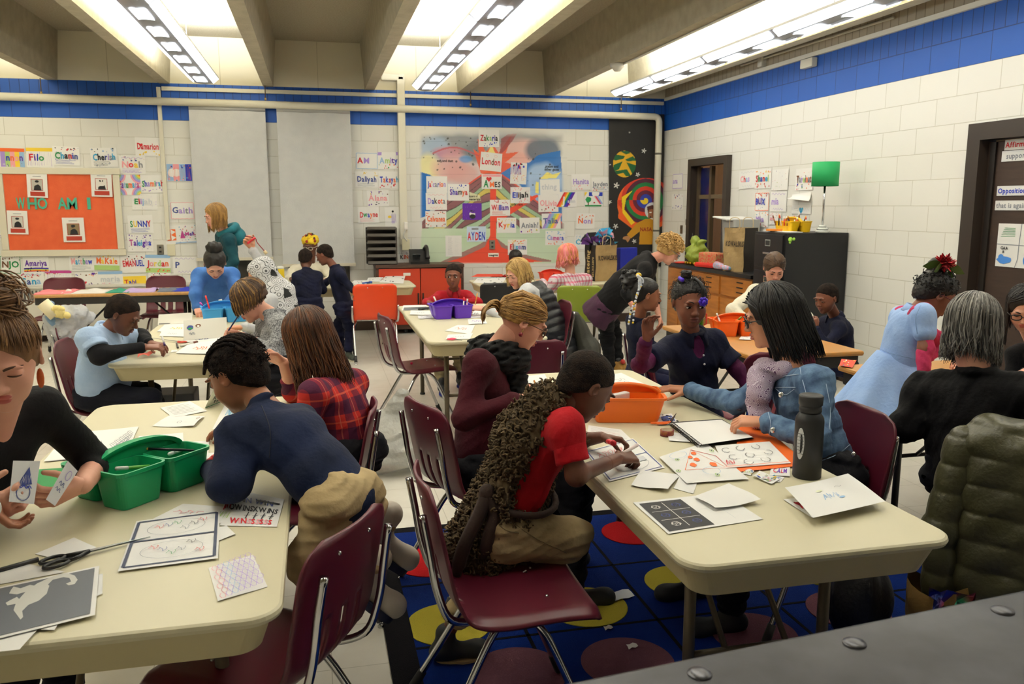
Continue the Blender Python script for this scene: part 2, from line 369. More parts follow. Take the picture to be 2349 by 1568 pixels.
class Head:
 """A head of height s at c facing f; local axes x right hand side, y forward, z up, unit = head height."""
 def __init__(s, c, size, f, up=(0, 0, 1), skin='dark', child=False):
  s.c = np.asarray(c, float); s.s = size; y = unit(f); up = np.asarray(up, float); x = unit(np.cross(y, up)); s.R = np.stack([x, y, np.cross(x, y)], 1)
  s.skin = skin; s.child = child; s.nb = None
 def w(s, *p): return s.c + s.R @ (np.array(p, float) * s.s)
 def d(s, *p): return s.R @ np.array(p, float)
 def tw(s, V): return s.c + (np.asarray(V) * s.s) @ s.R.T
 def down(s): return s.R.T @ V3(0, 0, -1)
 def build(s, mb, h, eyes=.3, gaze=(0, 0), brow='#1c1410', mouth=0.0, ears=True, nose=1.0):
  S = Sdf(); ch = s.child
  S.ell((0, -.075, .135), (.335, .405, .365), .02)
  S.ell((0, .10, -.10), (.275, .265, .35) if not ch else (.285, .27, .34), .12)
  S.ell((0, .13, -.30), (.20, .19, .18) if not ch else (.21, .19, .16), .10)
  S.ell((0, .265, -.425 if not ch else -.405), (.085, .065, .06), .08)
  for e in (-1, 1):
   S.ell((e * .165, .235, -.15), (.09, .075, .09), .10)
   S.ell((e * .135, .365, .105), (.10, .03, .028), .07)
  for e in (-1, 1): S.ell((e * .135, .405, .02), (.085, .075, .05), .05, op=1)
  S.cap((0, .345, .04), (0, .405, -.10), .028, .040, .05)
  S.ell((0, .425, -.125), (.048 * nose, .045, .040), .035)
  for e in (-1, 1): S.ell((e * .048 * nose, .385, -.14), (.034 * nose, .038, .028), .025)
  S.ell((0, .368, -.235), (.088, .034, .026), .03); S.ell((0, .362, -.288), (.075, .036, .028), .03)
  S.ell((0, .41, -.262), (.085, .045, .006 + .03 * mouth), .014, op=1)
  for e in (-1, 1): S.ell((e * .135, .288, .012), (.078, .078, .072), .012)   # lids and eye bulge
  if ears:
   for e in (-1, 1):
    Re = rotz(-e * .5)
    S.ell((e * .335, -.035, -.01), (.035, .075, .11), .03, R=Re); S.ell((e * .36, -.02, .0), (.02, .04, .065), .015, R=Re, op=1)
  nk = V3(0, -.14, -.60) if s.nb is None else s.R.T @ (s.nb - s.c) / s.s; nr = .185 if not ch else .165
  S.cap((0, -.08, -.20), nk, nr, nr, .10)
  V, F = S.mesh(h / s.s)
  lip = ((np.abs(V[:, 0]) < .085) & (V[:, 1] > .345) & (((V[:, 2] + .235) / .027) ** 2 + (V[:, 0] / .09) ** 2 < 1.15)) | \
              ((V[:, 1] > .34) & (((V[:, 2] + .288) / .030) ** 2 + (V[:, 0] / .078) ** 2 < 1.15))
  fl = lip[F].sum(1) >= 3; sm, lm = skin_mat(s.skin), mat(LIP[s.skin], .4, spec=.4)
  mb.add(s.tw(V), F, np.where(fl, mb.mi(lm), mb.mi(sm)))
  dk = mat(brow, .7)
  for e in (-1, 1):
   c = V3(e * .135, .288, .012)
   if eyes > .05:                                    # eyeball shows below the lid edge
    cap = []; op = .052 * eyes
    wm, im, pm = mat('#e6e2dc', .2, spec=.6), mat('#2a170e', .2, spec=.6), mat('#080605', .1, spec=.7)
    yy = np.linspace(-1, 1, 13); zz = np.linspace(-1, 1, 7); G = np.zeros((13, 7, 3))
    for i, a in enumerate(yy):
     for j, b in enumerate(zz):
      x = a * .062 * (.55 + .45 * min(1, eyes * 1.6)); z = -.012 + (b * op) * math.sqrt(max(0, 1 - (a * .98) ** 2)); G[i, j] = c + V3(x, math.sqrt(max(1e-6, .0805 ** 2 - x * x - z * z)), z)
    mb.grid(s.tw(G.reshape(-1, 3)).reshape(13, 7, 3), wm)
    gx, gz = gaze; ic = c + V3(gx * .03, 0, -.012 + gz * .03)
    for rr, m_, ex in ((.036, im, .003), (.017, pm, .006)):
     pts = []
     for k in range(15):
      t = (k - 1) * 2 * math.pi / 14; r_ = rr if k else 0; x = ic[0] - c[0] + r_ * math.cos(t); z = ic[2] - c[2] + r_ * math.sin(t)
      lim = op * math.sqrt(max(0, 1 - (x / .062) ** 2)); z = min(max(z, -.012 - lim), -.012 + lim)
      pts.append(c + V3(x, math.sqrt(max(1e-6, .082 ** 2 - x * x - z * z)) + ex, z))
     mb.add(s.tw(np.array(pts)), [(0, 1 + (k + 1) % 14, 1 + k) for k in range(14)], m_)
   else: op = .004
   lash = []
   for a in np.linspace(-1, 1, 9):
    x = a * .068; z = -.012 + op * math.sqrt(max(0, 1 - a * a)) - (.018 if eyes <= .05 else 0) * (1 - a * a); lash.append(s.w(*(c + V3(x, math.sqrt(max(1e-6, .083 ** 2 - x * x - z * z)) + .002, z))))
   mb.tube(lash, [s.s * q for q in (.003, .006, .008, .009, .009, .009, .009, .007, .003)], dk, 5)
   bp = [s.w(e * .055, .392, .095), s.w(e * .10, .394, .118), s.w(e * .16, .372, .124), s.w(e * .225, .312, .10)]
   mb.tube(bez(bp, 4), [s.s * q for q in np.interp(np.linspace(0, 1, 13), [0, .3, 1], [.012, .015, .005])], dk, 5)
  return s
 # ------- hair
 def keep(s, V, drop=0.0):                       # True where hair grows (above the hairline)
  return -.58 * (V[:, 1] - .335) + .81 * (V[:, 2] - .27 + drop) > 0
 def scalp(s, th, ph, r=1.0):                    # point on the skull: th from the crown, ph from the front
  return V3(.335 * r * math.sin(th) * math.sin(ph), -.075 + .405 * r * math.sin(th) * math.cos(ph), .135 + .365 * r * math.cos(th))
 def short_hair(s, mb, m, h=.005, t=.035, drop=0.0, curl=.010, fr=60, top=0.0, back=.04, edge=.10):
  S = Sdf(); S.ell((0, -.075, .135 + top / 2), (.335 + t, .405 + t, .365 + t + top / 2), .02); S.ell((0, -.14, -.08), (.28 + t, .30 + t, .30), .08)
  n = V3(0, .66, -.75); S.cut((0, .345, .255 - drop), n, edge)
  S.cut((0, 0, -.36 - back), (0, .25, -1), .03)
  r = np.random.RandomState(int(abs(s.c[0] * 1000)) + 3); W = r.normal(size=(6, 3)) * fr; p0 = r.uniform(0, 6, 6)
  V, F = S.mesh(h / s.s, (lambda q: curl * np.sin(q @ W.T + p0).sum(1) / 2) if curl else None)
  mb.add(s.tw(V), F, m); return s
 def base_cap(s, mb, m, h=.006, t=.03, back=True, low=-.30, face=.30, curl=.006):
  S = Sdf(); S.ell((0, -.075, .135), (.335 + t, .405 + t, .365 + t), .02); S.ell((0, -.13, -.06), (.315 + t, .30 + t, .36), .08)
  S.ell((0, .52, -.10), (face, .40, .46), .02, op=1); S.cut((0, 0, low), (0, .15, -1), .04)
  r = np.random.RandomState(5); W = r.normal(size=(5, 3)) * np.array([40, 40, 8.]); V, F = S.mesh(h / s.s, lambda q: curl * np.sin(q @ W.T).sum(1) / 2)
  mb.add(s.tw(V), F, m); return s
 def strands(s, mb, mats, n=260, length=1.0, r=.013, seed=1, part=0.0, face=58, drift=(0, 0, 0), lift=1.06, spread=.05, wave=.03, k=13, th0=(.05, .95), tip=.25, phr=(0, 360), curlin=0.0, wf=7.0):
  q = random.Random(seed); dn = s.down(); dr = s.R.T @ np.asarray(drift, float)
  for i in range(n):
   ph = math.radians(q.uniform(*phr)); ph = (ph + math.pi) % (2 * math.pi) - math.pi; th = q.uniform(*th0)
   lim = math.radians(face); sg = 1 if ph >= 0 else -1
   lf = lift + q.uniform(0, spread); path = []; ln = length * q.uniform(.86, 1.05); w0, w1 = q.uniform(0, 6), q.uniform(0, 6)
   t = th; pp = ph
   while t < 1.62:
    u = (t - th) / (1.62 - th + 1e-6)
    if abs(ph) < lim: pp = sg * (abs(ph) + (lim - abs(ph)) * min(1, u * 1.6 + .1))
    b = s.scalp(t, pp, lf); b[0] += part * math.exp(-t * 3); path.append(b); t += .26
   b = path[-1] if path else s.scalp(1.5, ph, lf); nst = k; out = unit(V3(b[0], b[1] + .05, 0)); acc = 0
   dirv = dn.copy()
   for j in range(1, nst + 1):
    v = j / nst; st = ln / nst
    b = b + dirv * st + dr * st - out * curlin * st * v
    acc = v; path.append(b + V3(math.sin(w0 + v * wf), math.cos(w1 + v * wf * .8), 0) * wave * v)
   m_ = len(path); rr = [r * s.s * q.uniform(.75, 1.15) * (1 if f_ < .6 else 1 - (1 - tip) * (f_ - .6) / .4) for f_ in np.linspace(0, 1, m_)]
   mb.tube(s.tw(np.array(path)), rr, mats[q.randrange(len(mats))], 5)
  return s
 def swept(s, mb, mats, knot, n=200, r=.012, seed=1, lift=1.05, edge=(1.25, 2.0), fr_edge=1.05, jitter=.03):
  """hair combed from the hairline back to a knot point (local units)"""
  q = random.Random(seed); kn = np.array(knot, float)
  for i in range(n):
   ph = math.radians(q.uniform(-180, 180)); a = abs(ph); e = fr_edge + (edge[1] - fr_edge) * min(1, a / math.pi) ** .8
   th = q.uniform(.55, 1) * e; lf = lift + q.uniform(0, .05); p0 = s.scalp(th, ph, lf); path = []
   for t in np.linspace(0, 1, 9):
    v = p0 * (1 - t) + kn * t; c = V3(0, -.075, .135); d = v - c; d2 = d / np.array([.335, .405, .365]); nn = np.linalg.norm(d2)
    if nn < lf: v = c + d * (lf / max(nn, .2))
    path.append(v + V3(q.uniform(-1, 1), q.uniform(-1, 1), q.uniform(-1, 1)) * jitter * .3)
   mb.tube(s.tw(np.array(path)), [r * s.s * w for w in np.interp(np.linspace(0, 1, 9), [0, .2, .8, 1], [.4, 1, 1, .6])], mats[q.randrange(len(mats))], 5)
  return s
 def curls(s, mb, mats, n=260, r=.018, R=.045, seed=2, zone=(0, 1.9), lift=1.12, drop=0.0, jit=.08):
  q = random.Random(seed); i = 0
  while i < n:
   th = q.uniform(0, 1) ** .7 * zone[1]; ph = q.uniform(-math.pi, math.pi); c = s.scalp(th, ph, lift + q.uniform(-jit, jit))
   if not s.keep(c[None], drop)[0]: i += .2; continue
   i += 1; ax = unit(V3(q.gauss(0, 1), q.gauss(0, 1), q.gauss(0, 1))); u = unit(np.cross(ax, (.3, .5, .9))); w = np.cross(ax, u)
   pts = [s.w(*(c + R * (.7 + .3 * j / 10) * (u * math.cos(j * .62) + w * math.sin(j * .62)) + ax * (j - 6) * .012)) for j in range(12)]
   mb.tube(pts, r * s.s, mats[q.randrange(len(mats))], 5)
  return s
 def glasses(s, mb, m, half=.135, round_=True, w=.105, hgt=.075, z=.0, y=.425):
  for e in (-1, 1):
   a = np.linspace(0, 2 * math.pi, 17)[:-1]
   mb.tube([s.w(e * half + w * math.copysign(abs(math.cos(t)) ** .75, math.cos(t)), y - .02 * abs(math.cos(t)), z + hgt * math.copysign(abs(math.sin(t)) ** .75, math.sin(t))) for t in a], .013 * s.s, m, 6, closed=True)
   mb.tube([s.w(e * (half + w), y - .02, z + .03), s.w(e * .325, .28, z + .035), s.w(e * .36, .0, z + .03), s.w(e * .34, -.08, z - .02)], .011 * s.s, m, 6)
  mb.tube([s.w(-half + w, y + .0, z + .02), s.w(0, y + .03, z + .03), s.w(half - w, y + .0, z + .02)], .011 * s.s, m, 6)

def hand(mb, wr, fd, palm, side, L, m, h=.0032, curl=(25, 30, 20), spread=8, thumb=25, fa=None, far=.026, idx=None):
 """wrist, finger direction, palm normal; side +1 left hand, -1 right hand; L hand length; curl degrees per joint; fa elbow for the forearm stub"""
 z = -unit(palm); y = unit(fd); x = unit(np.cross(y, z)); z = np.cross(x, y); x = x * side
 R = np.stack([x, y, z], 1); wr = np.asarray(wr, float); S = Sdf()
 T = lambda p: wr + R @ (np.asarray(p, float) * L)
 for dx, r0, r1 in ((.13, .085, .07), (.04, .095, .072), (-.05, .09, .068), (-.13, .075, .06)):
  S.cap(T((dx * .55, .04, 0)), T((dx * 1.15, .46, .0)), r0 * L, r1 * L, .05 * L)
 S.ell(T((.10, .16, -.05)), (.10 * L,) * 3, .05 * L)
 for j, (dx, ln, r) in enumerate(((.155, .40, .052), (.052, .45, .054), (-.05, .42, .052), (-.145, .33, .046))):
  cu = idx if (idx is not None and j == 0) else curl
  p = V3(dx, .47, 0); a = 0; sp = math.radians(spread) * (1.5 - j)
  for sgm, (fr, c) in enumerate(zip((.46, .31, .23), cu)):
   a += math.radians(c); d = V3(math.sin(sp) * math.cos(a), math.cos(sp) * math.cos(a), -math.sin(a)); q_ = p + d * ln * fr
   S.cap(T(p), T(q_), r * L * (1 - .1 * sgm), r * L * (.92 - .1 * sgm), .014 * L); p = q_
 tb = V3(.13, .12, -.04); d0 = unit(V3(.75, .70, -.25)); p1 = tb + d0 * .20; ta = math.radians(thumb)
 d1 = unit(V3(.55 * math.cos(ta) - .3 * math.sin(ta), .83, -.2 - math.sin(ta) * .9)); p2 = p1 + d1 * .17; p3 = p2 + unit(d1 + V3(-.25, .2, -.15)) * .14
 S.cap(T(tb), T(p1), .075 * L, .06 * L, .04 * L); S.cap(T(p1), T(p2), .058 * L, .05 * L, .014 * L); S.cap(T(p2), T(p3), .05 * L, .04 * L, .014 * L)
 if fa is not None:
  fa = np.asarray(fa, float); d = unit(fa - wr); S.cap(wr + d * min(.07, np.linalg.norm(fa - wr)), T((0, .06, 0)), far, .105 * L, .03 * L)
 V, F = S.mesh(h); mb.add(V, F, m); return T

def shoe(mb, ank, toe, H, top, sole, size=.24):
 """ankle point, toe direction (level or pointing), builds an upper with a sole"""
 t = unit(toe); up = V3(0, 0, 1) if abs(t[2]) < .8 else V3(1, 0, 0); x = unit(np.cross(t, up)); u = np.cross(x, t); b = np.asarray(ank, float) - u * .065 * H
 S = Sdf(); S.cap(b - t * .035 * H + u * .005, b + t * size * .62 * H, .036 * H, .034 * H, .02); S.cap(b + u * .02 * H, np.asarray(ank) + u * .02 * H, .042 * H, .042 * H, .03)
 S.ell(b + t * size * .55 * H, np.array([.045, .045, .035]) * H, .02)
 S.cut(b - u * .030 * H, -u, .004)
 V, F = S.mesh(.007); mb.add(V, F, top)
 pts = []
 for a in np.linspace(0, 2 * math.pi, 24, endpoint=False):
  pts.append(b + t * (size * .27 * H + (size * .44 * H) * math.cos(a)) + x * (.048 * H * math.sin(a) * (1.08 if math.cos(a) > 0 else .9)))
 lo = [p - u * .048 * H for p in pts]; hi = [p - u * .024 * H for p in pts]
 mb.loft([np.array(lo), np.array(hi)], sole, smooth=False)

PEOPLE = []
def person(label, H, hd, nb, pel, lat, arms=(), legs=(), skin='dark', shirt='#14193a', sh2=None, sk='cloth', sleeve='long', pants=None, shoec=('#222222', '#dddddd'), head_kw=None, hh=.004, group=None,
           wsh=.178, chest=.135, waist=.118, hipw=.138, flat=.68, collar=None, hem=None, bh=.008, fold=.006, neckw=.05, torso_len=None, over=None, sp='shirt', belly=0.0, hunch=.16):
 """H scales a 1.7 m adult; hd = Head; nb neck base; pel pelvis; lat = unit vector towards the person's own left side.
 arms: dict(s=+1 own left / -1 own right, el, wr, fd, palm, curl..., sl=sleeve override); legs: dict(s, kn, an, toe)"""
 nb = np.asarray(nb, float); pel = np.asarray(pel, float); lat = unit(lat); up = unit(nb - pel); lat = unit(lat - up * (lat @ up)); fr = unit(np.cross(lat, up))
 root = thing('person', label, 'person', V3(pel[0], pel[1], 0), group); PEOPLE.append(root); root_up = up
 sm = skin_mat(skin); body = MB(); hd.nb = nb - up * .01; hd.build(body, hh, **(head_kw or {})); chc = nb - up * hunch * H; sd = wsh - .02
 for a in arms:
  a['_sh'] = np.asarray(a['sh'], float) if a.get('sh') is not None else nb + lat * a['s'] * sd * H - up * .07 * H
  a['_el'], a['_wr'] = np.asarray(a['el'], float), np.asarray(a['wr'], float)
 def torso(sleeve_, inf):
  C = Sdf(); C.extra = []
  C.cap(pel + up * .02 * H, pel + (chc - pel) * .55, hipw * H + inf, waist * H + inf, .05, flat=(fr, flat + .06)); C.cap(pel + (chc - pel) * .5, chc, waist * H + inf, chest * H + inf, .06, flat=(fr, flat))
  if belly: C.ell(pel + (chc - pel) * .4 + fr * .05 * H, np.array([belly] * 3) * H + inf, .06)
  for e in (-1, 1):
   e_ = [a['_sh'] for a in arms if a['s'] == e]; shp = e_[0] if e_ else nb + lat * e * sd * H - up * .07 * H
   C.cap(chc + lat * e * .05 * H, shp + (nb - shp) * .18, .092 * H + inf, .055 * H + inf, .05); C.cap(nb - up * .045 * H, shp + up * .0 * H, .052 * H + inf, .05 * H + inf, .05)
  for a in arms:
   sl = a.get('sl', sleeve_); k = a.get('fat', 1.0) * H; sh, el, wr = a['_sh'], a['_el'], a['_wr']; us, ue = a.get('r', (.054, .043))
   if sleeve_ in ('short', 'none') and inf: sl = sleeve_
   if sl in ('long', '34'):
    C.cap(sh, el, us * k + inf, ue * k + inf, .035); f_ = .93 if sl == 'long' else .32
    C.cap(el, el + (wr - el) * f_, ue * k + inf, (.034 if sl == 'long' else .044) * k + inf, .03)
    if sl == 'long': C.tor(el + (wr - el) * f_, wr - el, .029 * k, .009 * k, .006)
   elif sl == 'short' and 0: C.cap(sh, sh + (el - sh) * .62, us * 1.04 * k + inf, us * 1.08 * k + inf, .035); C.tor(sh + (el - sh) * .66, el - sh, us * .95 * k + inf, .008 * k, .01)
  for a in arms:
   sl = sleeve_ if (sleeve_ in ('short', 'none') and inf) else a.get('sl', sleeve_)
   if sl == 'short':
    k = a.get('fat', 1.0) * H; sh, el = a['_sh'], a['_el']; us, ue = a.get('r', (.054, .043)); q = Sdf(); C.cap(sh, sh + (el - sh) * .25, us * 1.02 * k + inf, us * 1.05 * k + inf, .035)
    q.cap(sh, sh + (el - sh) * .9, us * 1.0 * k + inf, us * 1.16 * k + inf, .02); q.cut(sh + (el - sh) * .70, el - sh, .006); C.extra.append(q)
  if collar == 'crew': C.tor(nb + up * .012 * H, up, neckw * 1.12 * H + inf, .012 * H, .012)
  if over and inf and over.get('vneck'): C.ell(nb + fr * .085 * H - up * .05 * H, np.array([.036, .05, .075]) * H, .01, R=np.stack([lat, fr, up], 1), op=1)
  if torso_len is not None: C.cut(pel - up * torso_len, -up, .01)
  return C
 S = Sdf(); S.cap(nb - up * .02 * H, hd.w(0, -.10, -.30), neckw * 1.08 * H, neckw * H, .03); S.cap(pel, chc, waist * .8 * H, chest * .8 * H, .05, flat=(fr, flat))
 for a in arms:
  k = a.get('fat', 1.0) * H; S.cap(a['_sh'], a['_el'], .044 * k, .037 * k, .03); S.cap(a['_el'], a['_wr'], .038 * k, .026 * k, .03)
  if a.get('fd') is not None: hand(body, a['_wr'], a['fd'], a['palm'], a['s'], a.get('L', .178 * H ** .85), sm, a.get('h', .0034), a.get('curl', (25, 30, 20)), a.get('spread', 8), a.get('thumb', 25), a['_el'], .030 * k, a.get('idx'))
 T = Sdf() if legs else None
 for l in legs:
  hj = np.asarray(l['hj'], float) if l.get('hj') is not None else pel + lat * l['s'] * .085 * H - up * .02 * H; kn, an = np.asarray(l['kn'], float), np.asarray(l['an'], float); g = l.get('g', 1.0) * H
  S.cap(hj, kn, .065 * g, .045 * g, .03); S.cap(kn, an, .045 * g, .032 * g, .03)
  T.cap(pel - up * .01 * H, hj, .095 * H, .092 * g, .05); T.cap(hj, kn, .092 * g, .070 * g, .05); T.cap(kn, an + (kn - an) * l.get('cuff', .06), .068 * g, l.get('ank', .052) * g, .04)
 V, F = S.mesh(.009); body.add(V, F, sm); body.build('body', root); sd_ = int(abs(nb[0] * 1000)) % 97
 C = torso(sleeve, 0); cl = MB(); cm = mat(shirt, .85, kind=sk, h2=sh2, spec=.2)
 for q in [C] + C.extra: V, F = q.mesh(bh, folds(fold, 42, sd_) if fold else None); cl.add(V, F, cm)
 cl.build(sp, root)
 if over:
  
  C = torso(over.get('sleeve', 'short'), over.get('inf', .009)); cl = MB(); cm = mat(over['c'], .85, kind=over.get('k', 'cloth'), h2=over.get('c2'), spec=.2)
  for q in [C] + C.extra: V, F = q.mesh(bh, folds(fold, 42, sd_)); cl.add(V, F, cm)
  cl.build(over.get('name', 'polo_shirt'), root)
 if legs and pants: V, F = T.mesh(bh, folds(.009, 58, 5)); t_ = MB(); t_.add(V, F, mat(pants[0], .85, kind='cloth', h2=pants[1], spec=.2)); t_.build('trousers', root)
 for l in legs:
  if l.get('toe') is not None: q = MB(); shoe(q, l['an'], l['toe'], l.get('sz', H), mat(shoec[0], .6), mat(shoec[1], .6)); q.build('shoe', root)
 return root
def axes(nb, pel, lat): up = unit(np.asarray(nb) - np.asarray(pel)); lat = unit(np.asarray(lat) - up * (np.asarray(lat, float) @ up)); return up, lat, unit(np.cross(lat, up))
def polo_collar(root, hd, nb, up, fr, m, H, r=.062, name='collar'):
 mb = MB(); lat = unit(np.cross(fr, up)); nb = np.asarray(nb, float)
 pts_i, pts_o = [], []
 G = np.zeros((25, 4, 3))
 for i, a in enumerate(np.linspace(-155, 155, 25)):
  t = math.radians(a); d = -fr * math.cos(t) + lat * math.sin(t); dip = -up * .03 * H * (abs(a) / 155) ** 2
  c = nb + up * .012 * H + fr * .012 * H
  G[i, 0] = c + d * r * .88 * H + up * .0 * H + dip; G[i, 1] = c + d * r * .90 * H + up * .030 * H + dip; G[i, 2] = c + d * r * 1.06 * H + up * .034 * H + dip; G[i, 3] = c + d * r * 1.42 * H - up * (.012 + .02 * (abs(a) / 155) ** 3) * H + dip
 mb.grid(G, m); o = mb.build(name, root); md = o.modifiers.new('thick', 'SOLIDIFY'); md.thickness = .004; return o
def hair_part(root, mb, name='hair'): return mb.build(name, root)
# ================================================================ ROOM
YB, XR, XL, YF, ZC = 10.90, 4.72, -6.2, -2.4, 3.60
def block_mat(name, h, mort, ax, bw, bh, off=.5, z0=0.0, ms=.004, bump=.35, rough=.55, h2=None):
 m = bpy.data.materials.new(name); m.use_nodes = True; N = m.node_tree.nodes; L = m.node_tree.links; b = N['Principled BSDF']; b.inputs['Roughness'].default_value = rough
 tc = N.new('ShaderNodeTexCoord'); sx = N.new('ShaderNodeSeparateXYZ'); L.new(tc.outputs['Object'], sx.inputs[0])
 cm = N.new('ShaderNodeCombineXYZ'); L.new(sx.outputs[0 if ax == 'x' else 1], cm.inputs[0])
 ad = N.new('ShaderNodeMath'); ad.operation = 'ADD'; ad.inputs[1].default_value = -z0; L.new(sx.outputs[2], ad.inputs[0]); L.new(ad.outputs[0], cm.inputs[1])
 br = N.new('ShaderNodeTexBrick'); br.offset = off; br.inputs['Scale'].default_value = 1; br.inputs['Brick Width'].default_value = bw; br.inputs['Row Height'].default_value = bh
 br.inputs['Mortar Size'].default_value = ms; br.inputs['Mortar Smooth'].default_value = .3; br.inputs['Color1'].default_value = lin(h); br.inputs['Color2'].default_value = lin(h2 or h); br.inputs['Mortar'].default_value = lin(mort)
 L.new(cm.outputs[0], br.inputs['Vector']); L.new(br.outputs['Color'], b.inputs['Base Color'])
 bp = N.new('ShaderNodeBump'); bp.invert = True; bp.inputs['Strength'].default_value = bump; bp.inputs['Distance'].default_value = .004; L.new(br.outputs['Fac'], bp.inputs['Height']); L.new(bp.outputs[0], b.inputs['Normal'])
 return m
WHT = '#e0dfd9'
def wall_mats(ax):
 return (block_mat('painted_block_' + ax, WHT, '#c3c0b4', ax, .406, .2032, .5, 2.62 - .2032 * 13, .0035, h2='#e3e2dc'),
   block_mat('blue_block_' + ax, '#0450ae', '#033878', ax, .305, .21, 0, 2.62, .004, h2='#0454b4'),
   block_mat('blue_soldier_' + ax, '#044ca6', '#033472', ax, .1016, .6, 0, 2.83, .005, h2='#0450ac'),
   block_mat('tan_soldier_' + ax, '#b3a68c', '#83775f', ax, .1016, .9, 0, 3.03, .005, h2='#ab9e85'))
cream = mat('#d9d5c4', .5); conc = mat('#aca38a', .75, kind='cloth', h2='#a0977e'); slab = mat('#a39a84', .85, kind='speckle', h2='#978e78'); black = mat('#141312', .5)
# floor
f = MB(); f.quad((XL, YF, 0), (XR, YF, 0), (XR, YB, 0), (XL, YB, 0), mat('#dcd8cf', .32, kind='tile', h2='#cfcabf')); struct(f, 'floor')
# walls (door openings are left out of wall_right)
wm = wall_mats('x'); bands = ((0, 2.62), (2.62, 2.83), (2.83, 3.05), (3.05, ZC))
w = MB()
for (a, b_), m_ in zip(bands, (wm[0], wm[1], wm[2], mat('#dcd5bd', .7))): w.quad((XL, YB, a), (XR, YB, a), (XR, YB, b_), (XL, YB, b_), m_)
struct(w, 'wall_back')
wr = wall_mats('y'); D1 = (8.93, 9.98, 2.19); D2 = (3.62, 5.27, 2.19)
w = MB()
def rw(y0, y1, z0, z1, m_): w.quad((XR, y0, z0), (XR, y0, z1), (XR, y1, z1), (XR, y1, z0), m_)
for y0, y1 in ((YF, D2[0]), (D2[1], D1[0]), (D1[1], YB)): rw(y0, y1, 0, D1[2], wr[0])
rw(YF, YB, D1[2], 2.62, wr[0]); rw(YF, YB, 2.62, 2.83, wr[1]); rw(YF, YB, 2.83, 3.04, wr[2]); rw(YF, YB, 3.04, ZC, wr[3])
struct(w, 'wall_right')
w = MB(); w.quad((XL, YF, 0), (XL, YF, ZC), (XL, YB, ZC), (XL, YB, 0), mat(WHT, .6)); struct(w, 'wall_left')
w = MB(); w.quad((XL, YF, 0), (XR, YF, 0), (XR, YF, ZC), (XL, YF, ZC), mat(WHT, .6)); struct(w, 'wall_front')
# ceiling: slab with deep concrete stems
c = MB(); c.quad((XL, YF, ZC), (XL, YB, ZC), (XR, YB, ZC), (XR, YF, ZC), slab); struct(c, 'ceiling')
for x in (-5.27, -4.08, -2.905, -1.685, -.495, .73, 1.91, 3.08, 4.26):
 s = MB(); prof = [(-.060, 3.045), (.060, 3.045), (.105, ZC), (-.105, ZC)]
 s.loft([np.array([(x + a, YF, z) for a, z in prof]), np.array([(x + a, YB, z) for a, z in prof])], conc, smooth=False); struct(s, 'ceiling_beam')
# vertical joints in the end walls of the bays
j = MB()
for x in (-2.3, -1.05, .1, 1.32, 2.5, 3.6): j.box((x, YB - .002, 3.32), (.006, .004, .54), mat('#b9b197', .8))
struct(j, 'trim_5')
# pipes and raceways
def pipe(name, pts, r, m_, label, extra=None, cat='pipe'):
 p = MB(); p.tube(pts, r, m_, 12)
 if extra: extra(p)
 return p.build(name, None, label=label, cat=cat)
yb = YB - .10
def clips(p):
 for x in (-3.0, -.53, 2.0, 4.05): p.tube([(x, yb, 2.86), (x, yb, 3.05)], .006, mat('#6a5a48', .5, .6), 6); p.tube([(x, yb, 2.875), (x, yb, 2.90)], .012, mat('#b79a5a', .4, .5), 8)
pz = lambda px, py: P(px, py, yb)
pts = [(XL + .01, yb, 2.845), (4.53, yb, 2.80)] + [(4.53 + .07 * math.sin(a), yb, 2.73 + .07 * math.cos(a)) for a in (.4, .8, 1.2, 1.57)] + [(4.60, yb, .02)]
def couplings(p):
 clips(p)
 for z in (2.31, 1.27): p.lathe([(.047, -.012), (.047, .012)], mat('#5d574a', .5), (4.60, yb, z), 14)
pipe('heating_pipe', pts, .045, cream, 'thick cream heating pipe along the back wall, turning down at the corner', couplings)
w = MB(); x0 = P(923, 400, YB - .05)[0]
w.box((x0, YB - .052, 2.16), (.095, .10, 2.10), cream, bev=.008); w.box((x0 - .10, YB - .055, 3.20), (.29, .09, .085), cream, bev=.02); w.box((x0, YB - .052, 3.20), (.095, .1, .09), cream, bev=.02)
w.build('cable_duct', None, label='wide cream cable duct rising beside the painted volcano', cat='duct')
w = MB(); w.box(((P(365, 200, YB)[0] + XR) / 2, YB - .019, 2.985), (XR - P(365, 200, YB)[0] - .06, .03, .045), cream); w.box((P(377, 400, YB)[0], YB - .018, 2.1), (.045, .028, 1.80), cream)
w.build('cable_raceway', None, label='slim cream raceway running above the pipe and down behind the name drawings', cat='raceway')
w = MB(); w.box((XR - .019, (YF + YB) / 2, 3.035), (.03, YB - YF - .10, .04), cream); w.build('cable_raceway', None, label='slim cream raceway along the top of the blue band over the doors', cat='raceway')
w = MB(); q = PX(1855, 145, XR - .03); w.box(q, (.06, .20, .085), cream, bev=.008); w.build('junction_box', None, label='small cream junction box on the raceway over the doors', cat='junction box')
w = MB(); w.tube([PX(1700, 150, XR - .03) * 1.0, PX(2050, 40, XR - .03)], .012, cream, 8); q = PX(1748, 140, XR - .03); w.box(q, (.06, .09, .12), cream, bev=.008); w.build('conduit', None, label='thin conduit with a fitting on the tan brick high over the doors', cat='conduit')
q = MB(); c0 = V3(3.08, 8.35, 3.045); q.lathe([(.075, .0), (.075, -.03), (.05, -.05), (.03, -.075), (.0, -.08)], mat('#d8d4c6', .5), c0, 18); q.tube([c0 + V3(.05, 0, -.01), V3(3.13, 2.0, 3.035)], .010, cream, 6); q.build('smoke_detector', None, label='round white smoke detector with a conduit under a ceiling beam', cat='smoke detector')
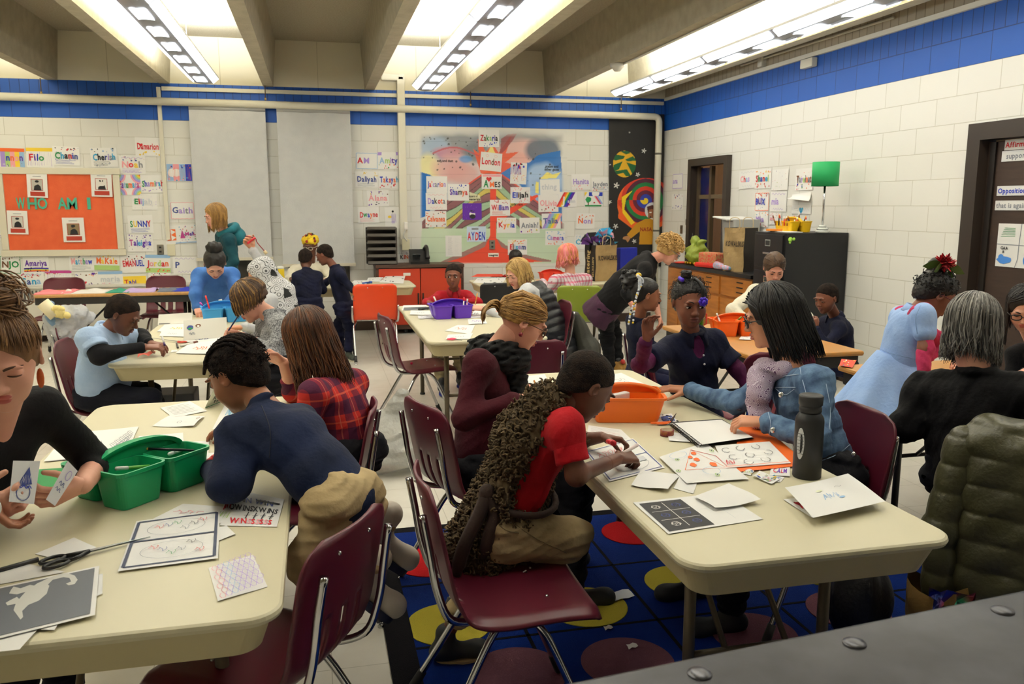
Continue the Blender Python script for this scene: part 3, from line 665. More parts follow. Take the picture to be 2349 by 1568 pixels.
# pendant fluorescent lamps
lampm = mat('#8f9197', .45, .3); lit = emit('#f8fcff', 7.0)
def lamp_fixture(x, label):
 y0, y1 = 1.3, 9.9; t = thing('pendant_lamp', label, 'ceiling light', (x, 5.6, 3.05), 'long fluorescent pendants')
 b = MB(); cs = [(-.150, .02), (-.152, .0), (-.09, -.05), (0, -.062), (.09, -.05), (.152, 0), (.150, .02)]
 b.loft([np.array([(x + a, y0, LAMP_Z + z) for a, z in cs]), np.array([(x + a, y1, LAMP_Z + z) for a, z in cs])], lampm, smooth=False); b.build('housing', t)
 n = 7; sl = (y1 - y0) / n
 for e in (-1, 1):
  for i in range(n):
   a, c_ = y0 + i * sl + .04, y0 + (i + 1) * sl - .04; d = MB()
   q = [(x + e * .148, LAMP_Z - .004), (x + e * .094, LAMP_Z - .050)]; nx, nz = e * .006, -.005
   d.quad((q[0][0] + nx, a, q[0][1] + nz), (q[0][0] + nx, c_, q[0][1] + nz), (q[1][0] + nx, c_, q[1][1] + nz), (q[1][0] + nx, a, q[1][1] + nz), lit); d.build('diffuser', t)
 for i in range(2 * n):
  a = y0 + (i + .5) * sl / 2 - .20; d = MB(); G = np.zeros((7, 2, 3))
  for k, u in enumerate(np.linspace(-1, 1, 7)):
   bow = .05 * (1 - u * u)
   for l_, yy in enumerate((a - bow * .4, a + .34 - bow)): G[k, l_] = (x + u * .054, yy, LAMP_Z - .0665 + .005 * u * u)
  d.grid(G, lit); d.build('light_opening', t)
 for y in (2.5, 5.6, 8.7):
  w_ = MB(); w_.tube([(x, y, LAMP_Z + .02), (x, y, ZC)], .004, mat('#b8b8b8', .4, .7), 5); w_.build('hanging_wire', t)
for x, lb in zip(LAMP_X[1:], ('lit pendant lamp hanging above the whiteboard shades and the side bulletin board', 'lit pendant lamp hanging above the painted volcano', 'lit pendant lamp hanging beside the blue banded door wall')): lamp_fixture(x, lb)

# radiator along the back wall, baseboards
r = MB(); ra = mat('#d3d0c6', .45, .1); gr = mat('#4a4a48', .6)
r.box((-2.7, YB - .095, .37), (5.0, .18, .56), ra, bev=.006); r.box((-2.7, YB - .105, .66), (5.0, .20, .022), ra, bev=.004)
for i in range(118): r.box((-5.15 + i * .042, YB - .188, .565), (.018, .006, .12), gr)
r.build('radiator_cover', None, label='long low grey radiator cover with grille under the name drawings', cat='radiator')
b = MB(); b.box((-.7, YB - .011, .06), (10.9, .02, .12), mat('#3c2c22', .6)); struct(b, 'baseboard_back')
b = MB(); b.box((XR - .011, (D2[1] + D1[0]) / 2, .06), (.02, D1[0] - D2[1], .12), mat('#3c2c22', .6)); struct(b, 'baseboard_right')

# roller shades over the two windows, and what they leave open below
sh = mat('#c4c5c5', .8, kind='cloth', h2='#bfc0c1')
for i, (a, b_, zb, lb) in enumerate(((P(430, 236, YB - .16), P(607, 240, YB - .16), .97, 'tall grey roller shade behind the woman in the teal hoodie'), (P(633, 240, YB - .16), P(803, 246, YB - .16), .88, 'tall grey roller shade behind the woman in the yellow head wrap'))):
 z1 = 2.74; t = thing('roller_shade', lb, 'roller shade', ((a[0] + b_[0]) / 2, YB - .13, zb), 'grey roller shades'); g = MB()
 G = np.array([[(x, YB - .10 - .004 * math.sin(k * 1.3), z) for z in np.linspace(zb, z1, 8)] for k, x in enumerate(np.linspace(a[0], b_[0], 10))]); g.grid(G, sh); g.build('cloth', t)
 g = MB(); g.tube([(a[0], YB - .08, z1 + .02), (b_[0], YB - .08, z1 + .02)], .03, mat('#9a9a98', .5), 12); g.build('roller', t)
 g = MB(); g.box(((a[0] + b_[0]) / 2, YB - .10, zb - .012), (b_[0] - a[0] + .03, .03, .035), mat('#c9c2b0', .5)); g.build('bottom_bar', t)
 wdw = MB(); wdw.box(((a[0] + b_[0]) / 2, YB - .012, (zb + z1) / 2 - .25), (b_[0] - a[0] - .12, .02, z1 - zb + .3), mat('#2c2a26', .3)); struct(wdw, 'window_%d' % (i + 1))
# doors
dk = mat('#3a2a22', .5, kind='wood', h2='#30221b'); fr = mat('#2e251f', .45)
def door_frame(mb, y0, y1, z, t=.09, dep=.14):
 mb.box((XR + .01, y0 + t / 2, (z - t) / 2), (dep, t, z - t), fr); mb.box((XR + .01, y1 - t / 2, (z - t) / 2), (dep, t, z - t), fr); mb.box((XR + .01, (y0 + y1) / 2, z - t / 2), (dep, y1 - y0, t), fr)
d = MB(); door_frame(d, *D1); struct(d, 'door_1')
hall = MB(); hx = XR + 1.9
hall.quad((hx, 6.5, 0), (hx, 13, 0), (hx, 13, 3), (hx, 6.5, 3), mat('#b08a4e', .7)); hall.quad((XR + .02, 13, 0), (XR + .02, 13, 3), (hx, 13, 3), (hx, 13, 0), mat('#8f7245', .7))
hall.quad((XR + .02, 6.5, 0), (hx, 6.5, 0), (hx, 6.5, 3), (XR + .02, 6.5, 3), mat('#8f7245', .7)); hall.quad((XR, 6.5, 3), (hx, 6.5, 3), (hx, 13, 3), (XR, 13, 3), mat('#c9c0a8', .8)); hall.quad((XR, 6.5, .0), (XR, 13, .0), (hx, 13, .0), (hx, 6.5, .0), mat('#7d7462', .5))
hall.box((hx - .03, 11.6, 1.62), (.05, .5, .26), mat('#d8bb7e', .6)); hall.box((hx - .03, 11.9, 2.5), (.05, 1.2, .18), mat('#e3c58a', .6)); hall.box((hx - .25, 10.9, .5), (.4, .9, 1.0), mat('#6e4a25', .6))
struct(hall, 'wall_hallway')
hl = bpy.data.lights.new('hallway_lamp', 'POINT'); hl.energy = 34; hl.color = (1, .78, .45); hl.shadow_soft_size = .15; ho = bpy.data.objects.new('hallway_lamp', hl); COL.objects.link(ho); ho.location = (XR + 1.0, 10.9, 2.6)
g = MB(); yo = D1[1] - .09                                  # glazed door standing open into the hall, with blue panes in the side light
for yy in (9.86, 9.52, 9.03): g.box((XR + .055, yy, 1.05), (.05, .055, 2.08), mat('#4d3f2d', .5))
for z in (.9, 1.72): g.box((XR + .055, 9.4, z), (.045, .85, .05), mat('#5d4f3a', .5))
struct(g, 'window_3')
g = MB(); g.box((XR + .06, 9.69, 1.05), (.012, .27, 2.05), mat('#2a3fb0', .15, kind='glass')); struct(g, 'window_4')
bw = bpy.data.lights.new('hall_blue_light', 'AREA'); bw.energy = 10; bw.color = (.12, .25, 1); bw.size = .5; bo_ = bpy.data.objects.new('hall_blue_light', bw); COL.objects.link(bo_); bo_.location = (XR + .9, 11.8, 1.6); bo_.rotation_euler = (math.radians(-90), 0, math.radians(-160))  # blue area light inside the hall; no window is modelled at it
d = MB(); door_frame(d, *D2, t=.12); d.box((XR + .045, (D2[0] + D2[1]) / 2, 1.03), (.045, D2[1] - D2[0] - .2, 2.05), dk); struct(d, 'door_2')
d = MB(); d.box((XR + .022, D2[1] - .175, 1.05), (.03, .05, 2.0), mat('#1a1512', .4)); struct(d, 'trim_6')
# switch plates, outlets
def plate(px, py, w_, h_, hexc, label, X=XR, name='wall_switch', cat='switch', back=False, det=None):
 q = MB(); p_ = P(px, py, YB - .008) if back else PX(px, py, XR - .008)
 q.box(p_, (w_, .016, h_) if back else (.016, w_, h_), mat(hexc, .4, .3 if hexc == '#77736a' else 0), bev=.003)
 for dz in det or (): q.box(p_ + (V3(0, -.009, dz) if back else V3(-.009, 0, dz)), (.028, .006, .022) if back else (.006, .028, .022), mat('#1a1818', .5))
 q.build(name, None, label=label, cat=cat)
plate(1586, 482, .135, .16, '#241c19', 'dark brown control plate on the wall near the glazed door', name='control_plate', cat='control plate', det=(.0,))
plate(1576, 509, .07, .075, '#77736a', 'small grey thermostat below the dark control plate', name='thermostat', cat='thermostat')
plate(1563, 526, .05, .11, '#5a4732', 'small brown switch by the corner pipe', det=(.02,))
plate(368, 572, .075, .12, '#77736a', 'steel wall outlet beside the cream phone jack', name='wall_outlet', cat='outlet', back=True, det=(.026, -.026))
plate(393, 573, .09, .14, '#dcd6bb', 'cream outlet box at the foot of the thin raceway', name='outlet_box', cat='outlet', back=True)
plate(1129, 561, .075, .12, '#77736a', 'steel wall outlet inside the painted red magma', name='wall_outlet', cat='outlet', back=True, det=(.026, -.026))
q = MB(); a = P(931, 561, YB - .115); q.box(a, (.10, .03, .14), mat('#dcd6b4', .5), bev=.004); q.box(P(931, 518, YB - .115), (.05, .04, .10), mat('#e8e6df', .4), bev=.01); q.tube(bez([P(931, 525, YB - .12), P(926, 540, YB - .14), P(934, 553, YB - .13)], 6), .006, mat('#e8e6df', .4), 6)
q.build('outlet_box', None, label='cream outlet box with a white plug at the foot of the wide duct', cat='outlet')

# ---------------------------------------------------------------- text helper
_GL = {}
def glyph(ch):
 if ch in _GL: return _GL[ch]
 cu = bpy.data.curves.new('g', 'FONT'); cu.body = ch; cu.size = 1; cu.resolution_u = 2; cu.offset = .028
 o = bpy.data.objects.new('g', cu); COL.objects.link(o); dg = bpy.context.evaluated_depsgraph_get(); me = bpy.data.meshes.new_from_object(o.evaluated_get(dg))
 v = np.array([p.co[:2] for p in me.vertices]) if len(me.vertices) else np.zeros((0, 2)); f_ = [tuple(p.vertices) for p in me.polygons]
 bpy.data.objects.remove(o); bpy.data.curves.remove(cu); bpy.data.meshes.remove(me)
 wd_ = (v[:, 0].max() + .05) if len(v) else .3
 _GL[ch] = (v, f_, wd_); return _GL[ch]
_tr = random.Random(11)
def put_text(mb, fn, s, x, y, hgt, cols, jit=0.0, maxw=None, vert=False, squash=1.0):
 """fn(u,v)->3D; text baseline starts at (x,y) on the sheet in metres"""
 tot = sum(glyph(c)[2] if c != ' ' else .3 for c in s) * hgt * squash; sx = squash
 if maxw and tot > maxw: sx = squash * maxw / tot
 cx_ = x
 for i, ch in enumerate(s):
  if ch == ' ': cx_ += .3 * hgt * sx; continue
  v, f_, wd_ = glyph(ch)
  if not len(v): continue
  a = _tr.uniform(-jit, jit); q = v * np.array([hgt * sx, hgt]); c_, s_ = math.cos(a), math.sin(a); q = q @ np.array([[c_, s_], [-s_, c_]]); q = q + (cx_, y + _tr.uniform(-jit, jit) * hgt * .3)
  mb.add(np.array([fn(a_, b_) for a_, b_ in q]), f_, cols[i % len(cols)], False); cx_ += wd_ * hgt * sx
# ---------------------------------------------------------------- painted murals (paint colours per vertex on the wall)
def hexrgb(h): return np.array(lin(h)[:3])
def inpoly(X, Y, pts):
 r = np.zeros(X.shape, bool); n = len(pts); j = n - 1
 for i in range(n):
  xi, yi = pts[i]; xj, yj = pts[j]
  m = ((yi > Y) != (yj > Y)) & (X < (xj - xi) * (Y - yi) / (yj - yi + 1e-9) + xi); r ^= m; j = i
 return r
def vnoise(X, Y, sc, seed):
 r = np.random.RandomState(seed); o = 0
 for k in range(6): a = r.uniform(0, 6.28); f_ = sc * r.uniform(.6, 2.2); o = o + np.sin((X * math.cos(a) + Y * math.sin(a)) * f_ + r.uniform(0, 6.28))
 return o / 6
px = np.arange(955, 1302, 1.25); py = np.arange(297, 612, 1.25); X, Y = np.meshgrid(px, py, indexing='ij')
C = np.ones(X.shape + (3,)) * hexrgb(WHT)
def lay(mask, h, a=1.0):
 global C
 m = (np.clip(mask, 0, 1) * a)[..., None]; C = C * (1 - m) + hexrgb(h) * m
def soft(cx_, cy_, rx, ry, h, a=1.0, e=.35, nz=.18):
 d = np.sqrt(((X - cx_) / rx) ** 2 + ((Y - cy_) / ry) ** 2) + nz * vnoise(X, Y, .09, int(cx_ + cy_)); lay((1 - d) / e + .5, h, a)
soft(1125, 450, 170, 150, '#b9c6d6', .5, .2); soft(1050, 332, 85, 30, '#7b8087', .9, .6); soft(1215, 325, 75, 26, '#85888c', .85, .6); soft(1000, 340, 36, 28, '#9fb4cf', .8, .5); soft(1010, 365, 50, 18, '#5f88c4', .75, .6); soft(1030, 350, 34, 14, '#c97f86', .7, .6)
soft(1090, 350, 30, 22, '#6e737b', .8, .5); soft(985, 385, 26, 32, '#e6dfa6', .95, .5); soft(1035, 385, 40, 30, '#d8a9a4', .9, .6); soft(1062, 398, 38, 28, '#cf9b98', .8, .6); soft(1195, 345, 50, 26, '#e5bbb4', .95, .5); soft(1185, 365, 34, 16, '#e0aaa0', .9, .5); soft(1245, 345, 42, 26, '#626c7a', .95, .4); soft(1068, 365, 14, 8, '#4b8fcc', .8, .5)
lay(inpoly(X, Y, [(964, 394), (985, 400), (1000, 408), (1000, 455), (980, 495), (964, 500)]), '#0f66b5'); lay(inpoly(X, Y, [(1150, 372), (1180, 378), (1215, 372), (1235, 355), (1285, 345), (1290, 400), (1290, 530), (1250, 500), (1190, 420), (1150, 405)]), '#1668b4', .95)
soft(1250, 420, 42, 48, '#a5bfe0', .95, .3, .25); soft(1240, 455, 26, 26, '#8fb0da', .8, .4)
def flank(x, top=388): d = np.abs(x - 1128) / 160.0; return top + 122 * d ** 1.15
d = Y - flank(X); inside = (d > -2) & (X > 968) & (X < 1294) & (Y < 524)
cols = ['#7a3a40', '#7a3a40', '#8faf8c', '#c8b44a', '#7e4148', '#93b391', '#6f3339', '#9dba98', '#83464c', '#8aab88', '#7a3b42', '#a3bf9d', '#74383f', '#96b593']
ph = (d + 5 * np.sin(X * .05 + d * .06)) / 13.5; k = np.floor(np.clip(ph, 0, 13)).astype(int); edge = (np.abs(ph - np.round(ph)) < .07)
for i, h in enumerate(cols): lay((inside & (k == i)).astype(float), h, .92)
lay((inside & edge & (d > 4)).astype(float), '#2a2422', .8); lay((np.abs(d) < 2.2) & (X > 1035) & (X < 1290), '#d8503a', .9)
lay(inpoly(X, Y, [(968, 524), (1294, 524), (1300, 600), (1250, 606), (960, 606)]), '#bcd3b4', .85); soft(1005, 560, 45, 35, '#cfe0c4', .6, .6); soft(1090, 545, 60, 20, '#b3cfa9', .5, .6)
lay(inpoly(X, Y, [(1003, 604), (1045, 585), (1100, 560), (1118, 548), (1142, 548), (1160, 562), (1210, 585), (1265, 597), (1265, 600), (1180, 600)]), '#8e5b5b', .9)
lay(inpoly(X, Y, [(1010, 605), (1060, 590), (1112, 566), (1124, 540), (1124, 380), (1138, 380), (1138, 545), (1150, 566), (1205, 592), (1246, 600), (1130, 604)]), '#d8452c')
lay(inpoly(X, Y, [(1136, 496), (1215, 452), (1232, 446), (1236, 450), (1150, 505), (1136, 508)]), '#d8452c'); lay(np.abs(X - (1124 - np.clip((Y - 535) * .0, 0, 9))) < .9, '#5a2320', .8 ) if False else None
lay(inpoly(X, Y, [(1103, 398), (1085, 340), (1098, 352), (1096, 318), (1115, 348), (1130, 330), (1144, 350), (1176, 305), (1160, 352), (1190, 348), (1160, 372), (1180, 378), (1148, 398)]), '#dd5a36', .95)
lay(inpoly(X, Y, [(1110, 380), (1112, 345), (1118, 352), (1128, 330), (1136, 352), (1150, 362), (1140, 385)]), '#eadf86', .95); lay(inpoly(X, Y, [(1146, 355), (1150, 318), (1165, 308), (1186, 306), (1176, 322), (1158, 345)]), '#93484c', .85)
lay((np.abs(Y - (352 - 14 * np.sin((X - 992) / 30))) < 2) & (X > 992) & (X < 1100), '#b5505a', .8)
lay(inpoly(X, Y, [(1238, 410), (1255, 394), (1268, 400), (1287, 394), (1275, 409)]), '#f0e27c'); lay(inpoly(X, Y, [(1229, 416), (1236, 418), (1236, 444), (1228, 442)]), '#f0e27c'); lay(inpoly(X, Y, [(1077, 440), (1100, 448), (1103, 460), (1076, 462)]), '#d9d8b4')
_r = random.Random(4)
for i in range(60):
 a, b_ = (_r.uniform(966, 1095), _r.uniform(310, 392)) if i < 38 else (_r.uniform(1195, 1262), _r.uniform(345, 425)); s_ = _r.uniform(1.0, 2.6); lay((X - a) ** 2 + (Y - b_) ** 2 < s_ * s_, '#3c3c36', .85)
fade = np.clip(np.minimum.reduce([(X - 960) / 9, (1296 - X) / 9, (Y - 298) / 16, (606 - Y) / 5]), 0, 1)[..., None]; C = C * fade + hexrgb(WHT) * (1 - fade)
mz = np.zeros(X.shape, bool); z_ = (np.array([[P(a, b_, YB)[2] for b_ in py] for a in px[:1]])[0]); row = ((z_ - 2.62) / .2032) % 1; C[:, (row < .035)] *= .82
mu = MB(); G = np.array([[P(a, b_, YB - .003) for b_ in py] for a in px]); mu.grid(G[:, ::-1], mat('#ffffff', .6, kind='vcol')); cc = [C[:, ::-1].reshape(-1, 3)]
ink = mat('#17140f', .7); n0 = mu.n
def wtext(mb, s, px0, px1, pyb, hpx, col, off=.006):
 a = P(px0, pyb, YB - off); b_ = P(px1, pyb, YB - off); hm = (P(px0, pyb - hpx, YB)[2] - a[2]) / .72
 put_text(mb, lambda u, v: V3(a[0] + u, YB - off, a[2] + v), s, 0, 0, hm, [col], maxw=b_[0] - a[0])
for s_, a, b_, y_, h_ in (('ash and dust', 1003, 1040, 371, 6), ('steam and', 1251, 1281, 384, 6), ('other gases', 1249, 1283, 391, 6), ('side vent', 1173, 1205, 471, 5), ('layers of', 1076, 1096, 452, 5), ('materials', 1076, 1102, 459, 5)): wtext(mu, s_, a, b_, y_, h_, ink)
q_ = [P(a, b_, YB - .005) for a, b_ in ((1120, 589), (1144, 589), (1144, 580), (1120, 580))]; mu.quad(*q_, mat('#efe9dc', .7)); wtext(mu, 'magma', 1122, 1143, 587, 5, ink, .007)
cc.append(np.zeros((mu.n - n0, 3))); mu.col = np.concatenate(cc); mu.build('volcano_mural', None, label='wall painting of an erupting volcano cut open in layers', cat='mural', kind='thing')
# black space panel
px = np.arange(1397, 1524, .9); py = np.arange(262, 612, .9); X, Y = np.meshgrid(px, py, indexing='ij'); C = np.ones(X.shape + (3,)) * hexrgb('#191614')
pm = ((X - 1432.5) / 26.5) ** 2 + ((Y - 376) / 30.5) ** 2 < 1; lay(pm, '#d3a216')
for pts in ([(1407, 366), (1412, 354), (1434, 358), (1430, 364), (1412, 368)], [(1423, 347), (1440, 345), (1446, 351), (1436, 354)], [(1404, 395), (1408, 378), (1428, 370), (1420, 388)], [(1434, 366), (1452, 358), (1460, 368), (1440, 370)], [(1437, 372), (1462, 380), (1460, 400), (1450, 398)], [(1410, 392), (1438, 388), (1448, 404), (1436, 404), (1430, 396), (1414, 400)]): lay(pm & inpoly(X, Y, pts), '#0c5a2c')
dx, dy = X - 1480, Y - 459; th = np.arctan2(dy, dx); rr = np.sqrt((dx * .95) ** 2 + (dy * .92) ** 2); gal = (((X - 1482) / 66) ** 2 + ((Y - 468) / 60) ** 2 < 1)
ring = rr / 8.2 - th / (2 * math.pi) + .2; gc = ['#e6c71c', '#28389e', '#5b1530', '#c8321a', '#12713a', '#4a1230', '#c8321a', '#e2601a', '#e0701a', '#4a1230', '#3c1024']; kk = np.clip(np.floor(ring), 0, 10).astype(int)
for i, h in enumerate(gc): lay(gal & (kk == i), h)
lay(inpoly(X, Y, [(1420, 470), (1418, 500), (1450, 524), (1462, 512), (1440, 500)]), '#e2601a'); lay(inpoly(X, Y, [(1426, 452), (1452, 436), (1436, 456), (1432, 480), (1456, 510), (1448, 516), (1428, 488)]), '#e8c81a')
lay(((X - 1497) / 18) ** 2 + ((Y - 483) / 19) ** 2 < 1, '#cfd2d6'); lay(inpoly(X, Y, [(1487, 477), (1506, 477), (1507, 500), (1498, 503), (1487, 500)]), '#8f5a3a'); lay(inpoly(X, Y, [(1486, 488), (1484, 474), (1496, 470), (1508, 474), (1512, 486), (1508, 484), (1505, 479), (1490, 480)]), '#4a1f14'); lay((X - 1492) ** 2 + (Y - 498) ** 2 < 5, '#2a120c'); lay(((X - 1492) / 3) ** 2 + ((Y - 487) / 1.4) ** 2 < 1, '#ecebe6'); lay(((X - 1502) / 3) ** 2 + ((Y - 487) / 1.4) ** 2 < 1, '#ecebe6')
lay(inpoly(X, Y, [(1480, 502), (1510, 502), (1514, 560), (1466, 560), (1468, 530), (1448, 546), (1438, 538), (1460, 512)]), '#bb8410'); lay(inpoly(X, Y, [(1440, 540), (1447, 545), (1440, 556), (1436, 550), (1428, 548), (1430, 543)]), '#a8774e'); lay(inpoly(X, Y, [(1490, 500), (1505, 500), (1500, 505)]), '#e8e6e0')
for a, b_, s_ in ((1477, 346, 6), (1463, 400, 5.5), (1414, 425, 7), (1503, 385, 2.5), (1400, 378, 2.5), (1412, 519, 6.5), (1455, 553, 5.5), (1399, 463, 5), (1444, 304, 2)):
 t_ = np.arctan2(Y - b_, X - a); q_ = np.sqrt((X - a) ** 2 + (Y - b_) ** 2); lay(q_ < s_ * (.55 + .45 * np.cos(5 * t_ + a)), '#e6e4df')
mu = MB(); G = np.array([[P(a, b_, YB - .03) for b_ in py] for a in px]); mu.grid(G[:, ::-1], mat('#ffffff', .6, kind='vcol')); n0 = mu.n
a, b_ = G[0, -1], G[-1, 0]; mu.box(((a[0] + b_[0]) / 2, YB - .014, (a[2] + G[0, 0][2]) / 2), (b_[0] - a[0], .026, abs(a[2] - G[0, 0][2])), mat('#1b1816', .6)); wtext(mu, 'NASA', 1468, 1496, 530, 9, mat('#8a1f0e', .6), .033)
mu.col = np.concatenate([C[:, ::-1].reshape(-1, 3), np.zeros((mu.n - n0, 3))]); mu.build('space_panel', None, label='tall black painted panel with planet, rainbow galaxy, stars and child astronaut', cat='painting', kind='thing')
# ================================================================ FURNITURE
chrome = mat('#c9cacc', .12, 1.0); steel = mat('#8d8a82', .35, .9); rubber = mat('#2b2a2a', .7)
def shell_grid(w_seat, w_bend, w_top, prof, rtop, rfront, nu=25, nv=44, slots=(), cup=.022, dish=.010):
 pr = bez([V3(0, y, z) for y, z in prof], 10); d = np.concatenate([[0], np.cumsum([np.linalg.norm(pr[i + 1] - pr[i]) for i in range(len(pr) - 1)])]); L_ = d[-1]
 ss = np.linspace(0, L_, nv); yz = np.stack([np.interp(ss, d, [p[1] for p in pr]), np.interp(ss, d, [p[2] for p in pr])], 1); fr_ = ss / L_
 hw = np.interp(fr_, [0, .35, .5, 1], [w_seat / 2, w_seat / 2 * .99, w_bend / 2, w_top / 2])
 for i, s_ in enumerate(ss):
  if L_ - s_ < rtop: t = rtop - (L_ - s_); hw[i] -= rtop - math.sqrt(max(0, rtop ** 2 - t * t))
  if s_ < rfront: t = rfront - s_; hw[i] -= rfront - math.sqrt(max(0, rfront ** 2 - t * t))
 us = np.linspace(-1, 1, nu); G = np.zeros((nv, nu, 3)); bk = np.clip((fr_ - .42) / .15, 0, 1)
 for i in range(nv):
  G[i, :, 0] = us * hw[i]; G[i, :, 1] = yz[i, 0] + cup * bk[i] * us ** 2; G[i, :, 2] = yz[i, 1] + (1 - bk[i]) * (dish * us ** 2 - .022 * np.clip(np.abs(us) - .84, 0, 1) / .16)
 idx = np.arange(nv * nu).reshape(nv, nu); F = []
 for i in range(nv - 1):
  for k in range(nu - 1):
   x_ = (G[i, k, 0] + G[i, k + 1, 0]) / 2; f_ = (fr_[i] + fr_[i + 1]) / 2
   if any(a < x_ < b and c < f_ < e for a, b, c, e in slots): continue
   F.append((idx[i, k], idx[i, k + 1], idx[i + 1, k + 1], idx[i + 1, k]))
 return G.reshape(-1, 3), F
def classroom_chair(name, label, hexc, kind='slot', group='maroon classroom chairs'):
 t = thing(name, label, 'chair', (0, 0, 0), group); pl = mat(hexc, .38, spec=.45); s = MB()
 if kind == 'slot': v, F = shell_grid(.45, .42, .42, [(.235, .420), (.215, .446), (.10, .450), (0, .443), (-.10, .442), (-.165, .460), (-.205, .52), (-.228, .62), (-.252, .74), (-.272, .835)], .085, .05, 33, 48, ((-.098, -.062, .50, .73), (-.018, .018, .50, .73), (.062, .098, .50, .73)))
 else: v, F = shell_grid(.45, .43, .45, [(.22, .425), (.20, .448), (.08, .448), (-.08, .44), (-.18, .46), (-.215, .55), (-.235, .68), (-.25, .82)], .05, .05, 23, 40, (), .03)
 s.add(v, F, pl); o = s.build('seat_shell', t); m = o.modifiers.new('thick', 'SOLIDIFY'); m.thickness = .009; m.offset = 0
 for e in (-1, 1):
  if kind == 'slot':
   q = MB(); q.tube(bez([(e * .165, -.274, .765), (e * .170, -.256, .66), (e * .168, -.236, .54), (e * .16, -.196, .448), (e * .13, -.10, .420), (e * .12, .03, .418)], 5), .0115, chrome, 10); q.build('back_support', t)
  else:
   q = MB(); q.tube(bez([(e * .232, -.225, .60), (e * .235, -.215, .50), (e * .225, -.16, .425), (e * .20, .10, .42)], 5), .011, chrome, 10); q.build('back_support', t)
  lx = .12 if kind == 'slot' else .19
  for nm, sg, foot in (('rear', -1, (e * .215, -.275, .02)), ('front', 1, (e * .205, .235, .02))):
   q = MB(); f_ = V3(*foot); k0 = V3(e * lx, sg * .03, .415); k1 = V3(e * (lx + .028), sg * .085, .36)
   q.tube(bez([k0, k1, k1 * .5 + f_ * .5, f_], 6), .0115, chrome, 10); lo = q.build('leg', t)
   q = MB(); d = unit(f_ - k1); q.tube([f_ - d * .075, f_ - d * .005], [.015, .0165], rubber, 10); q.lathe([(.013, .0), (.014, .006), (.006, .016)], chrome, (f_[0], f_[1], 0), 10); q.build('foot_cap', lo)
 q = MB(); q.box((0, .0, .428), (.27, .10, .012), chrome, bev=.003); q.build('bracket', t)
 q = MB()
 for e in (-1, 1): q.ball((e * .075, -.2755 + .012, .785), .006, chrome, 8); q.ball((e * .10, .10, .4565), .006, chrome, 8)
 q.build('rivet', t); return t
MAROON = '#571828'
ch0 = classroom_chair('classroom_chair', 'maroon plastic chair the boy in the furry vest kneels on', MAROON)
def place(src, x, y, deg, label, group=None, first=[False]):
 if not first[0] and src is ch0: first[0] = True; ch0.location = (x, y, 0); ch0.rotation_euler = (0, 0, math.radians(deg)); return ch0
 return dup(src, (x, y, 0), math.radians(deg), label, group)
place(ch0, .53, 2.32, -90, '')
for x, y, a, lb in ((-.160, 2.11, 59, 'maroon plastic chair under the boy in the navy sweater'), (.63, 3.28, -72, 'maroon slotted chair behind the woman in the maroon jacket'), (.70, 5.98, -80, 'empty maroon chair with a pink dot on its seat'),
     (-.06, 3.25, 84, 'maroon chair holding the girl in the red plaid shirt'), (-1.20, 5.20, -90, 'maroon chair holding the boy in the pale blue polo'), (-1.46, 6.15, -86, 'maroon chair with a clear bag of white tissue on it'),
     (-2.69, 9.66, 180, 'empty maroon chair tucked behind the wood table, under the purple drawing'), (-1.65, 9.66, 180, 'empty maroon chair tucked behind the wood table, by the woman in blue'), (1.73, 6.48, 90, 'maroon chair holding the blonde woman in the black puffer vest'),
     (1.18, 4.82, 8, 'maroon chair at the near end of the table with the purple caddy'), (2.24, 4.95, -92, 'maroon chair holding the small girl with beaded hair'), (1.79, 2.72, 88, 'maroon chair holding the woman in the denim jacket'), (2.50, 2.41, -42, 'maroon chair with a dark olive puffer jacket hung over it'), (2.42, 4.16, -4, 'maroon chair pulled up to the small wood table')):
 place(ch0, x, y, a, lb)
oc = classroom_chair('stacking_chair', 'bright orange plastic chair with chrome legs', '#d8441c', 'bucket', 'coloured stacking chairs'); oc.location = (.57, 8.74, 0)
gc_ = classroom_chair('stacking_chair', 'olive green plastic chair behind the woman with pink hair', '#7c8a2a', 'bucket', 'coloured stacking chairs'); gc_.location = (2.60, 8.10, 0); gc_.rotation_euler = (0, 0, math.radians(-12))
bc_ = classroom_chair('stacking_chair', 'black plastic chair at the back table beside the blonde woman', '#1d1d1f', 'bucket', 'coloured stacking chairs'); bc_.location = (1.86, 8.60, 0)

